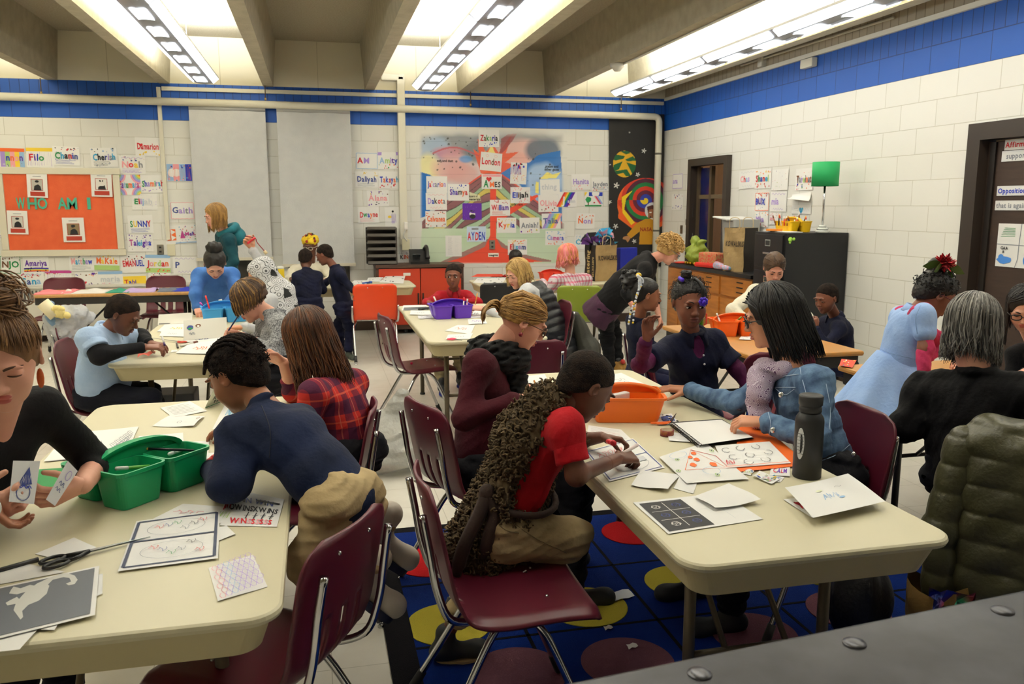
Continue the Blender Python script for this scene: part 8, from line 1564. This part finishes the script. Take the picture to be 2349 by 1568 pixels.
# tape, scissors, markers
t = thing('washi_tape', 'roll of dark red patterned tape by the sketchbook', 'tape', tuple(PZ(1530, 998, TT))); c = PZ(1530, 998, TT + .001); m = MB(); m.lathe([(.021, 0), (.026, 0), (.026, .022), (.021, .022), (.021, .0)], mat('#7a1a24', .5, kind='speckle', h2='#9a5a2a'), c, 28); m.build('tape_roll', t); m = MB(); m.lathe([(.019, .0), (.021, 0), (.021, .0225), (.019, .0225), (.019, 0)], mat('#b8a68a', .7), c, 28); m.build('core', t)
def scissors(piv, tip, hand_, r1, hexc, label, z=TT, w=.012):
 p, q, h_ = PZ(*piv, z + .008), PZ(*tip, z + .006), PZ(*hand_, z + .008); t_ = thing('scissors', label, 'scissors', tuple(p)); d = unit(q - p); sd = unit(np.cross(d, (0, 0, 1))); m = MB(); st = mat('#a9acb0', .25, 1.0)
 for e, zz in ((.5, .0), (-.5, .002)):
  m = MB(); m.loft([np.array([p + sd * e * w + V3(0, 0, zz), p - sd * e * w * .6 + V3(0, 0, zz), q + V3(0, 0, zz)]), np.array([p + sd * e * w + V3(0, 0, zz + .0016), p - sd * e * w * .6 + V3(0, 0, zz + .0016), q + V3(0, 0, zz + .0016)])], st, smooth=False); m.build('blade', t_)
 hd_ = unit(h_ - p)
 for e in (-1, 1):
  cc = h_ + sd * e * r1 * .95; m = MB(); m.tube([cc + hd_ * r1 * 1.5 * math.cos(a) + sd * r1 * .8 * math.sin(a) for a in np.linspace(0, 6.2832, 21)[:-1]], r1 * .24, mat(hexc, .4), 8, closed=True); m.tube([p + V3(0, 0, .002), p * .5 + (cc - hd_ * r1 * 1.5) * .5 + sd * e * r1 * .15, cc - hd_ * r1 * 1.5], r1 * .28, mat(hexc, .4), 8); m.build('handle_loop', t_)
 return t_
scissors((205, 1265), (345, 1232), (125, 1288), .019, '#141417', 'long scissors with black handles by the dinosaur worksheet', TT, .016)
m = MB(); m.tube([PZ(-40, 1318, TT + .006), PZ(88, 1282, TT + .006)], .006, mat('#1d1d20', .4), 8); m.build('black_rod', None, label='thin black rod running off the table edge beside the scissors', cat='rod')
scissors((1538, 968), (1552, 948), (1512, 970), .013, '#ee6a18', 'scissors with orange handles beside the orange caddy')
scissors((1042, 778), (1060, 781), (1036, 777), .016, '#d8325a', 'pink handled scissors on the purple caddy table', TT, .006)
scissors((408, 783), (345, 775), (418, 784), .014, '#c03a26', 'red and black scissors by the boy in pale blue')
M_ = marker
M_(PZ(1395, 1012, .80), PZ(1408, 1016, .815), '#c81e2c', '#c81e2c', 'red marker lid in the boy\'s fingers', .009, 'marker_stub', 'marker')
M_(P(1462, 1020, 2.52), P(1408, 1052, 2.46), '#e8d6d2', '#b82c34', 'white and red marker held by the boy in the furry vest', .0065)
M_(PZ(470, 1062, .79), PZ(492, 1046, .80), '#d0261f', '#e03a28', 'red marker under the hand of the leaning boy', .007)
M_(P(1665, 932, 3.02), P(1700, 940, 2.96), '#2a2430', '#3a3040', 'dark pen held by the woman in denim', .004, 'pen', 'pen')
M_(P(1225, 872, 3.40), P(1232, 892, 3.38), '#c8862a', '#d8a04a', 'pencil held by the woman in the maroon jacket', .004, 'pencil', 'pencil')
M_(P(548, 722, 4.88), P(524, 758, 4.86), '#1a2560', '#1a2560', 'thin blue paintbrush held by the person with the bob', .004, 'paintbrush', 'paintbrush')
M_(P(463, 700, 6.82), P(468, 725, 6.8), '#15151a', '#15151a', 'black marker held by the woman in blue', .008)
M_(P(372, 772, 4.95), P(378, 792, 4.9), '#d8d6d2', '#4a2a6a', 'white and purple marker held by the boy in pale blue', .006)
M_(PZ(415, 793, TT + .008), PZ(452, 784, TT + .008), '#d8d5cc', '#5e2c1c', 'white marker with a brown cap on the blue caddy table', .008)
M_(PZ(405, 787, TT + .006), PZ(408, 797, TT + .006), '#3a3436', '#3a3436', 'loose dark marker lid on the blue caddy table', .006, 'marker_stub', 'marker')
M_(P(995, 680, 7.2), P(1003, 697, 7.16), '#e4e0d8', '#d8c8a0', 'white crayon held by the boy in red', .007)
M_(P(1095, 672, 6.45), P(1090, 698, 6.45), '#d89a3a', '#d8a858', 'yellow pencil held by the blonde woman', .0045, 'pencil', 'pencil')
M_(PZ(960, 709, TT + .01), PZ(985, 707, TT + .01), '#15151a', '#15151a', 'black marker lying before the boy in red', .012)
M_(PZ(832, 650, TT + .01), PZ(852, 647, TT + .01), '#1d3f8a', '#2a52a8', 'blue marker lying on the back table', .012)
M_(P(585, 545, 6.40), P(568, 558, 6.44), '#d8283a', '#d8283a', 'pink ribbon handle raised by the woman in the head scarf', .008, 'ribbon', 'ribbon')
m = MB(); m.tube(bez([P(563, 541, 6.42), P(585, 546, 6.42), P(590, 556, 6.42), P(608, 577, 6.42)], 5), .004, mat('#8a1f2a', .6), 6); m.tube([P(606, 575, 6.42), P(612, 582, 6.42)], .012, mat('#d8c49a', .6), 8); m.build('party_blower', None, label='thin red stick with a tan tip raised above the head scarf', cat='stick')
t = thing('wipes_can', 'tall yellow canister on the back table beside the head scarf', 'canister', tuple(PZ(645, 656, TT))); c = PZ(645, 656, TT); m = MB(); m.lathe([(.040, 0), (.040, .185), (.038, .19), (0, .19)], mat('#e3c41c', .4), c, 24); m.build('can_body', t); m = MB(); m.lathe([(.036, .19), (.036, .215), (.02, .22), (0, .22)], mat('#e6e4de', .4), c, 20); m.build('lid', t)
m = MB(); m.lathe([(.024, 0), (.024, .0015)], mat('#2a4a8a', .5), c + V3(0, -.0405, .10), 14, R=np.array([[1, 0, 0], [0, 0, -1], [0, 1, 0.]])); m.build('label_disc', t)
t = thing('water_jug', 'green drinking bottle with black lid beside the small girl', 'bottle', tuple(PZ(1521, 722, TT))); c = V3(2.58, 5.30, TT); m = MB(); m.lathe([(.045, 0), (.05, .01), (.05, .13), (.042, .16), (.03, .17), (0, .17)], mat('#2f9a2c', .2, kind='glass'), c, 24); m.build('bottle_body', t); m = MB(); m.lathe([(.046, .165), (.048, .17), (.048, .215), (.03, .22), (0, .22)], mat('#17181a', .4), c, 24); m.build('lid', t); m = MB(); m.tube([c + V3(.05, 0, .13), c + V3(.075, 0, .12), c + V3(.075, 0, .05), c + V3(.05, 0, .04)], .006, mat('#c8342a', .4), 6); m.build('carabiner', t)
for (a, b), lb in (((326, 820), 'crumpled salmon paper strip on the corner of the blue caddy table'),):
 m = MB(); p0 = PZ(a - 11, b, TT + .008); p1 = PZ(a + 30, b - 6, TT + .01); m.grid(np.array([[p0 * (1 - u) + p1 * u + V3(0, .03 * v, .014 * abs(math.sin(u * 5 + v)) + .012 * v) for v in (0, .5, 1)] for u in np.linspace(0, 1, 9)]), mat('#e8705e', .8)); m.build('paper_strip', None, label=lb, cat='paper')
# cards in the woman's hands
for cs, lab, ops in ((( P(20, 1150, 2.02), P(78, 1156, 2.06), P(92, 1057, 2.10), P(30, 1056, 2.06)), 'white card with a drawn blue party hat face held up in one hand', 0), ((P(105, 1145, 2.10), P(126, 1160, 2.12), P(178, 1080, 2.18), P(155, 1056, 2.16)), 'white card tilted in the hand, faint blue writing', 1)):
 s = Sheet(cs, '#e9e9ea', .0, 3)
 if ops == 0: s.poly([(.22, .40), (.80, .45), (.62, .86)], 'd'); s.scrib(.3, .45, .4, .2, 'w', .0012, 9); s.ring(.5, .24, .26, .18, 'd', .0018); s.wig(.2, .38, .6, .03, 'b', .002, 20)
 else: s.wig(.2, .35, .5, .04, 'd', .0015, 14); s.wig(.25, .5, .5, .05, 'd', .0015, 14); s.ring(.6, .75, .18, .12, 'v', .0012)
 s.done('drawing_card', lab, 'card')
m = MB(); m.loft([np.array([PZ(a, b, z) for a, b in ((78, 1138), (160, 1138), (166, 1085), (150, 1072), (85, 1076))]) for z in (TT + .001, TT + .004)], mat('#0f7a3a', .7), smooth=False); m.build('green_card', None, label='dark green paper lying behind the two white cards', cat='paper')
t = thing('tent_sign', 'green and white folded paper sign standing by the cornrowed boy', 'sign', tuple(PZ(490, 930, TT))); s = Sheet([PZ(470, 935, TT + .002), PZ(520, 916, TT + .002), PZ(512, 888, TT + .10), PZ(490, 892, TT + .10)], '#d9dccb', .0, 1); s.text('BUI', .3, .62, .22, 'k', .6); s.text('ALL', .25, .36, .22, 'k', .6); s.text('PA', .35, .12, .2, 'k', .5); s.line([(0, .02), (1, .02)], .006, 'g'); o = s.mb.build('sign_face', t)
# fabric on the wood table by the wall
for k, (x, w_, h_, lb) in enumerate(((-2.58, .34, '#e8828a', 'pink fabric folded on the wood table end'), (-2.30, .40, '#e2dfdc', 'white fabric on the wood table'), (-1.98, .22, '#2a8a72', 'green patterned fabric on the wood table'), (-1.78, .30, '#b8a0d0', 'lilac fabric on the wood table'), (-1.52, .16, '#6a7080', 'grey fabric on the wood table'), (-1.34, .24, '#1c2fa8', 'royal blue fabric with orange trim on the wood table'), (-1.16, .24, '#2a9ac8', 'turquoise fabric hanging at the wood table end'))):
 m = MB(); G = np.array([[V3(x - w_ / 2 + w_ * u, 9.05 + .40 * v, TT + .005 + .03 * (.5 + .5 * math.sin(u * 9 + k * 2)) * math.sin(math.pi * v) * (.6 + .4 * math.sin(v * 11 + k))) for v in np.linspace(0, 1, 12)] for u in np.linspace(0, 1, 14)]); m.grid(G, mat(h_, .85)); o = m.build('folded_fabric', None, label=lb, cat='fabric', group='fabric on the wood table'); md = o.modifiers.new('thick', 'SOLIDIFY'); md.thickness = .012
# clear bag of tissue on a chair, rolled paper
S = Sdf(); c = P(150, 752, 6.05); S.ell(c, (.11, .10, .12), .03); S.ell(c + V3(.07, 0, .07), (.10, .09, .08), .03); S.ell(c + V3(-.05, 0, .06), (.08, .08, .07), .03); S.cap(c + V3(0, 0, -.05), P(180, 800, 6.05), .10, .07, .05); V, F = S.mesh(.009, folds(.014, 60, 8)); m = MB(); m.add(V, F, mat('#e4e6ea', .4, kind='bag')); t = thing('plastic_bag', 'clear plastic bag puffed with white tissue on a chair back', 'bag', tuple(c)); m.build('bag_body', t); m = MB(); m.tube(bez([P(135, 745, 6.0), P(118, 715, 6.0), P(112, 690, 6.0)], 6), [.05] * 6 + [.03] * 6 + [.015], mat('#8fb8e0', .3, kind='bag'), 10); m.build('bag_neck', t)
m = MB(); m.tube([P(98, 694, 5.95), P(128, 724, 5.95)], .042, mat('#e8dcb8', .7), 16); m.build('paper_roll', None, label='cream paper roll sticking out of the clear bag', cat='paper roll')
m = MB(); [m.ball(P(138 + rnd.gauss(0, 8), 716 + rnd.gauss(0, 7), 5.93), .022, mat('#e8d48a', .7), 6) for _ in range(22)]; o = m.build('ribbon_bow', None, label='ruffled pale yellow bow on the clear bag', cat='bow')
# translucent rubbish bag on the floor
S = Sdf(); c = V3(.42, 5.0, .12); S.ell(c + V3(-.04, 0, .0), (.28, .25, .14), .03); S.ell(c + V3(-.02, 0, .11), (.19, .16, .12), .07); S.cap(c + V3(.03, 0, .22), c + V3(.07, 0, .33), .08, .05, .05); S.cut((0, 0, .006), (0, 0, -1), .01); V, F = S.mesh(.010, folds(.012, 42, 5)); m = MB(); m.add(V, F, mat('#d6d5ce', .35, kind='bag')); m.build('trash_bag', None, label='knotted white plastic bag slumped on the floor by the plaid shirt girl', cat='bag')
# paper shopping bags
def shop_bag(c, w, d, h_, rz, label, front, side, t1, t2, big):
 t_ = thing('paper_bag', label, 'bag', tuple(c)); R = rotz(math.radians(rz)); kraft = mat('#a58a5e', .8, kind='cloth', h2='#9a8056'); dk_ = mat('#231c16', .8); fnl = lambda x, y, z: c + R @ V3(x, y, z)
 m = MB(); q = [(-w/2, -d/2), (w/2, -d/2), (w/2, d/2), (-w/2, d/2)]
 for i in range(4):
  a, b = q[i], q[(i + 1) % 4]; cols = (front, side, front, side)[i]; G = np.array([[fnl(a[0] * (1 - u) + b[0] * u, a[1] * (1 - u) + b[1] * u, h_ * v) + R @ V3(0, .008 * math.sin(v * 9 + u * 7), 0) for v in np.linspace(0, 1, 10)] for u in np.linspace(0, 1, 8)]); m.grid(G, kraft if cols == 'k' else dk_, False)
 m.quad(fnl(*q[0], 0), fnl(*q[1], 0), fnl(*q[2], 0), fnl(*q[3], 0), kraft)
 ik1 = mat('#2a2018', .8); ik2 = mat('#b39a68', .8)
 put_text(m, lambda x, y: fnl(-w / 2 + x, -d / 2 - .010 + .008 * math.sin(y / h_ * 9), y), t1, .03, h_ * .58, .075, [ik1 if front == 'k' else ik2], 0, w * .9)
 put_text(m, lambda x, y: fnl(-w / 2 - .012, .0 + y, x), t2, .03, .0, .085, [ik2 if side == 'd' else ik1], 0, h_ * .85)
 if big: put_text(m, lambda x, y: fnl(-w / 2 - .012, -d / 2 + .02 + y, x), big, .05, .0, .042, [ik2], 0, h_ * .7)
 m.build('bag_body', t_)
 for y in (-d / 2, d / 2): m = MB(); m.tube(bez([fnl(-.06, y, h_ - .02), fnl(-.05, y, h_ + .09), fnl(.05, y, h_ + .09), fnl(.06, y, h_ - .02)], 6), .004, mat('#c9b48a', .8), 6); m.build('handle', t_)
 return t_
shop_bag(V3(3.28, 9.32, TT + .001), .32, .20, .42, 20, 'kraft paper shopping bag with a black catering side panel on the back table', 'k', 'd', 'KOWALSKIS', 'Catering', '651.313.6870')
shop_bag(V3(4.24, PX(1698, 580, 4.24)[1], .946), .24, .24, .44, -62, 'kraft and black paper bag with handles beside the file cabinet', 'k', 'd', 'KOWALSKIS', 'Catering', '')
def tissue(c, cols, n, R1, lab, name='tissue_paper'):
 m = MB()
 for i in range(n):
  d = unit(V3(rnd.gauss(0, 1), rnd.gauss(0, .6), rnd.gauss(.4, .8))); u = unit(np.cross(d, (.3, .8, .2))); w = np.cross(d, u); m.grid(np.array([[c + d * R1 * s_ + u * k * R1 * .4 * s_ + w * .02 * math.sin(k * 3 + i) for k in (-1, 0, 1)] for s_ in (.05, .5, 1.)]), mat(cols[i % len(cols)], .6))
 m.build(name, None, label=lab, cat='tissue paper')
tissue(V3(3.18, 9.34, 1.16), ['#17171a', '#e8e6e4', '#5a2a7a'], 22, .14, 'black, white and purple tinsel tuft beside the shopping bag'); tissue(V3(3.36, 9.36, 1.20), ['#2f9ed0', '#3aaee0', '#e8a8b8'], 16, .15, 'blue and pink tissue sprouting behind the shopping bag'); tissue(V3(3.30, 9.30, 1.15), ['#17171a', '#efefef'], 12, .13, 'zebra striped tissue over the shopping bag rim')
m = MB(); m.box(V3(3.66, 9.46, .93), (.26, .08, .36), mat('#1c2aa0', .6), .3, .01); m.build('gift_bag', None, label='royal blue gift bag leaning behind the woman with curly hair', cat='bag')
m = MB(); S = Sdf(); c = V3(4.22, 8.72, 1.06); S.ell(c, (.13, .14, .11), .03); S.ell(c + V3(0, .06, .13), (.05, .07, .08), .03); S.ell(c + V3(0, -.10, .10), (.05, .06, .08), .03); V, F = S.mesh(.010, folds(.014, 50, 2)); m.add(V, F, mat('#b5c94a', .5, kind='bag')); m.build('gift_pouch', None, label='lime tulle gift pouch tied with ribbon on the lab cabinet', cat='gift')
m = MB(); c = V3(4.17, 8.25, 1.035); m.box(c, (.14, .30, .15), mat('#b08a58', .6, kind='speckle', h2='#c9443a'), .2, .02); m.box(c + V3(-.02, 0, -.06), (.17, .34, .05), mat('#c9281e', .5), .2, .02); m.build('gift_box', None, label='red trimmed speckled gift package on the lab cabinet', cat='gift')
m = MB(); m.tube([V3(4.10, 8.00, .99), V3(4.10, 7.72, .975)], [.042, .020], mat('#8fc0e0', .5, kind='speckle', h2='#e0808a'), 14); m.build('party_cone', None, label='pink and blue paper cone lying in front of the paper bag', cat='cone')
m = MB(); [m.ball(V3(4.16 + rnd.uniform(-.04, .06), 8.75 + rnd.uniform(-.14, .10), .965), .018, mat('#c9982a', .3, .8), 7) for _ in range(14)]; o = m.build('gold_garland', None, label='shiny gold garland heap before the lime pouch', cat='garland')
m = MB(); m.lathe([(.11, 0), (.13, .012), (.12, .012), (.10, .004), (0, .004)], mat('#d23a24', .5), V3(4.2, 8.98, .946), 22); m.build('red_tray', None, label='red tray at the far end of the lab cabinet', cat='tray')
by_ = PX(1700, 510, 4.52)[1]; t = thing('storage_bin', 'clear grey plastic bin with open white lid behind the paper bag', 'bin', (4.52, by_, .946)); m = MB()
m.loft([at_z(rrect(.28, .26, .03, 4, (4.52, by_)), .948), at_z(rrect(.32, .30, .03, 4, (4.52, by_)), 1.46), at_z(rrect(.30, .28, .03, 4, (4.52, by_)), 1.46), at_z(rrect(.26, .24, .03, 4, (4.52, by_)), .96)], mat('#a3a4a2', .45), smooth=False); m.build('bin_body', t); m = MB(); m.box((4.47, by_ + .05, 1.473), (.36, .34, .012), mat('#dadad6', .5), R=np.array([[1, 0, 0], [0, 1, -.08], [0, .08, 1]])); m.build('lid', t)
m = MB(); m.loft([np.array([(4.15, y, z) for y, z in ((6.72, 1.368), (7.18, 1.368), (7.18, 1.374), (6.72, 1.374))]), np.array([(4.28, y, z) for y, z in ((6.72, 1.368), (7.18, 1.368), (7.18, 1.374), (6.72, 1.374))])], mat(PW, .7), smooth=False); m.build('paper_stack', None, label='white papers lying along the edge of the file cabinet top', cat='paper')
m = MB(); m.box((4.16, 7.0, 1.385), (.09, .12, .02), mat('#e88a2a', .6), .4, .004); m.build('orange_block', None, label='small orange block in front of the yellow caddy', cat='block')
# puffer jacket over the chair
t = thing('puffer_jacket', 'dark olive quilted puffer jacket hung over the chair behind the grey haired woman', 'jacket', tuple(PZ(2270, 1380, .12))); R = rotz(math.radians(-42)); c0 = V3(2.50, 2.41, -.005) + R @ V3(0, -.29, 0); pj = mat('#3c3a20', .42, kind='cloth', h2='#3d3b26'); fx = lambda x, y, z: c0 + R @ V3(x, y, 0) + V3(0, 0, z)
S = Sdf(); S.cap(fx(-.13, .0, .83), fx(.13, .0, .83), .065, .065, .05); S.cap(fx(-.12, -.03, .80), fx(-.13, -.05, .26), .085, .095, .08); S.cap(fx(.12, -.03, .80), fx(.13, -.05, .26), .085, .095, .08); S.cap(fx(0, -.03, .76), fx(0, -.05, .22), .10, .11, .08)
V, F = S.mesh(.008, lambda q: .010 * (1 - np.abs(np.sin(q[:, 2] * 33 + .5 * np.sin(q[:, 0] * 14))) ** .35) - .002 + .005 * np.sin(q @ V3(30, 25, 22)) * np.sin(q @ V3(-18, 34, 15))); m = MB(); m.add(V, F, pj); m.build('jacket_body', t)
for e in (-1, 1):
 S = Sdf(); S.cap(fx(e * .20, -.02, .80), fx(e * .25, -.06, .50), .065, .06, .03); S.cap(fx(e * .25, -.06, .50), fx(e * .24, -.08, .22), .06, .055, .03); V, F = S.mesh(.008, lambda q: .010 * (1 - np.abs(np.sin(q[:, 2] * 33 + 1)) ** .35) - .002); m = MB(); m.add(V, F, pj); m.build('sleeve', t)
# gift bag with shiny film under the long table
c = PZ(2075, 1400, 0); c = V3(2.13, 2.30, .02); t = thing('gift_bag', 'torn brown paper bag with iridescent film under the table edge', 'bag', tuple(c)); kr = mat('#8a6a34', .75, kind='cloth', h2='#7a5c2c')
m = MB(); a = np.linspace(0, 2 * math.pi, 28, endpoint=False); rings = []
for z, r_ in ((0, .11), (.06, .13), (.16, .135), (.24, .15), (.29, .14)): rings.append(np.stack([c[0] + r_ * np.cos(a) * 1.15 + .01 * np.sin(a * 5 + z * 30), c[1] + r_ * .75 * np.sin(a), np.full(28, c[2] + z) + (.025 * np.sin(a * 3) if z > .2 else 0)], 1))
m.loft(rings, kr, True, False); m.build('bag_body', t)
m = MB(); G = np.array([[c + V3((.15 + .02 * math.sin(v * 6)) * math.cos(u) * 1.12, (.16) * .78 * math.sin(u), .06 + .24 * v) + V3(rnd.uniform(-.012, .012), rnd.uniform(-.012, .012), rnd.uniform(-.01, .01)) for v in np.linspace(0, 1, 7)] for u in np.linspace(-2.7, -.3, 12)]); m.grid(G, mat('#2a2418', .12, .85, kind='film'), False); m.build('shiny_film', t)
m = MB(); m.tube(bez([c + V3(-.02, -.13, .18), c + V3(.0, -.16, .27), c + V3(.07, -.16, .27), c + V3(.10, -.13, .16)], 6), .004, mat('#b59a5e', .7), 6); m.build('handle', t)
m = MB(); m.loft([np.array([c + V3(x, -.135, z) for x, z in ((-.03, .02), (.12, .02), (.12, .12), (-.03, .13))]), np.array([c + V3(x, -.139, z) for x, z in ((-.03, .02), (.12, .02), (.12, .12), (-.03, .13))])], mat('#cfc8c4', .6), smooth=False); m.build('white_panel', t)
S = Sdf(); c = V3(1.92, 2.52, 0); S.ell(c + V3(0, 0, .16), (.12, .10, .16), .03); S.cut((0, 0, .016), (0, 0, -1), .01); V, F = S.mesh(.010, folds(.010, 50, 7)); m = MB(); m.add(V, F, mat('#0d0d10', .5, kind='cloth', h2='#121216')); m.build('black_bag', None, label='crumpled black bag on the rug below the denim woman\'s chair', cat='bag')
# little bits
for (a, b), r_, h_, lb in (((1425, 1365), .035, '#c9d0dc', 'torn shiny scrap lying on the rug by the yellow dot'), ((1395, 1440), .012, '#b8b0a8', 'tiny picture scrap on the rug'), ((1450, 1482), .014, '#cfcac6', 'tiny white scrap on a mauve rug dot')):
 p = PZ(a, b, .020); m = MB(); m.grid(np.array([[p + V3(r_ * u * 1.4, r_ * v + r_ * .3 * u, .006 * abs(math.sin(u * 2 + v))) for v in (-1, 0, 1)] for u in (-1, -.3, .4, 1)]), mat(h_, .3)); m.build('paper_scrap', None, label=lb, cat='paper')
p = PZ(1200, 1312, .455); m = MB(); m.tube([p, p + V3(.012, .008, .002)], .002, mat('#e8e8e8', .5), 5); m.tube([p + V3(.006, 0, 0), p + V3(.012, -.006, .002)], .002, mat('#2a2a2a', .5), 5); m.build('paper_bit', None, label='tiny white and black bit on the empty part of the maroon seat', cat='paper')
m = MB(); m.ball(PZ(944, 833, .462), .010, mat('#d8246a', .5), 8); m.build('pink_bead', None, label='small pink dot on the empty maroon seat', cat='bead')
m = MB(); c = V3(2.75, 7.2, .0); S = Sdf(); S.ell(c + V3(0, 0, .08), (.10, .10, .08), .02); S.cut((0, 0, .006), (0, 0, -1), .01); V, F = S.mesh(.010, folds(.008, 60, 3)); m.add(V, F, mat('#8a6426', .8)); m.ball(c + V3(0, -.05, .17), .025, mat('#b5281e', .4), 8); m.build('gift_basket', None, label='small brown bundle on the floor beside the black boots', cat='bundle')
m = MB(); m.loft([at_z(rrect(.30, .40, .04, 4, (1.35, 5.55)), .002), at_z(rrect(.32, .42, .04, 4, (1.35, 5.55)), .30)], mat('#121214', .5), smooth=False); m.build('storage_crate', None, label='black crate on the floor under the purple caddy table', cat='crate')
S = Sdf(); c = V3(2.15, 6.4, 0); S.ell(c + V3(0, 0, .42), (.10, .14, .13), .04); S.cap(c + V3(-.12, .0, .72), c + V3(0, 0, .45), .05, .09, .04); V, F = S.mesh(.010, folds(.010, 40, 3)); m = MB(); m.add(V, F, mat('#26261f', .7, kind='cloth', h2='#2e2e26')); m.build('shoulder_bag', None, label='dark bag hanging from the chair of the blonde woman', cat='bag')
m = MB(); m.box((-1.0, 6.0, .17), (.30, .26, .34), mat('#26262c', .6), 0, .01); m.build('storage_box', None, label='dark box on the floor under the light blue caddy table', cat='box')
m = MB(); c = V3(-.32, 5.6, 0); m.box((-.35, 5.4, .16), (.22, .3, .30), mat('#25252b', .6), 0, .01); m.build('storage_box', None, label='dark grey box beside the table legs behind the cornrowed boy', cat='box')
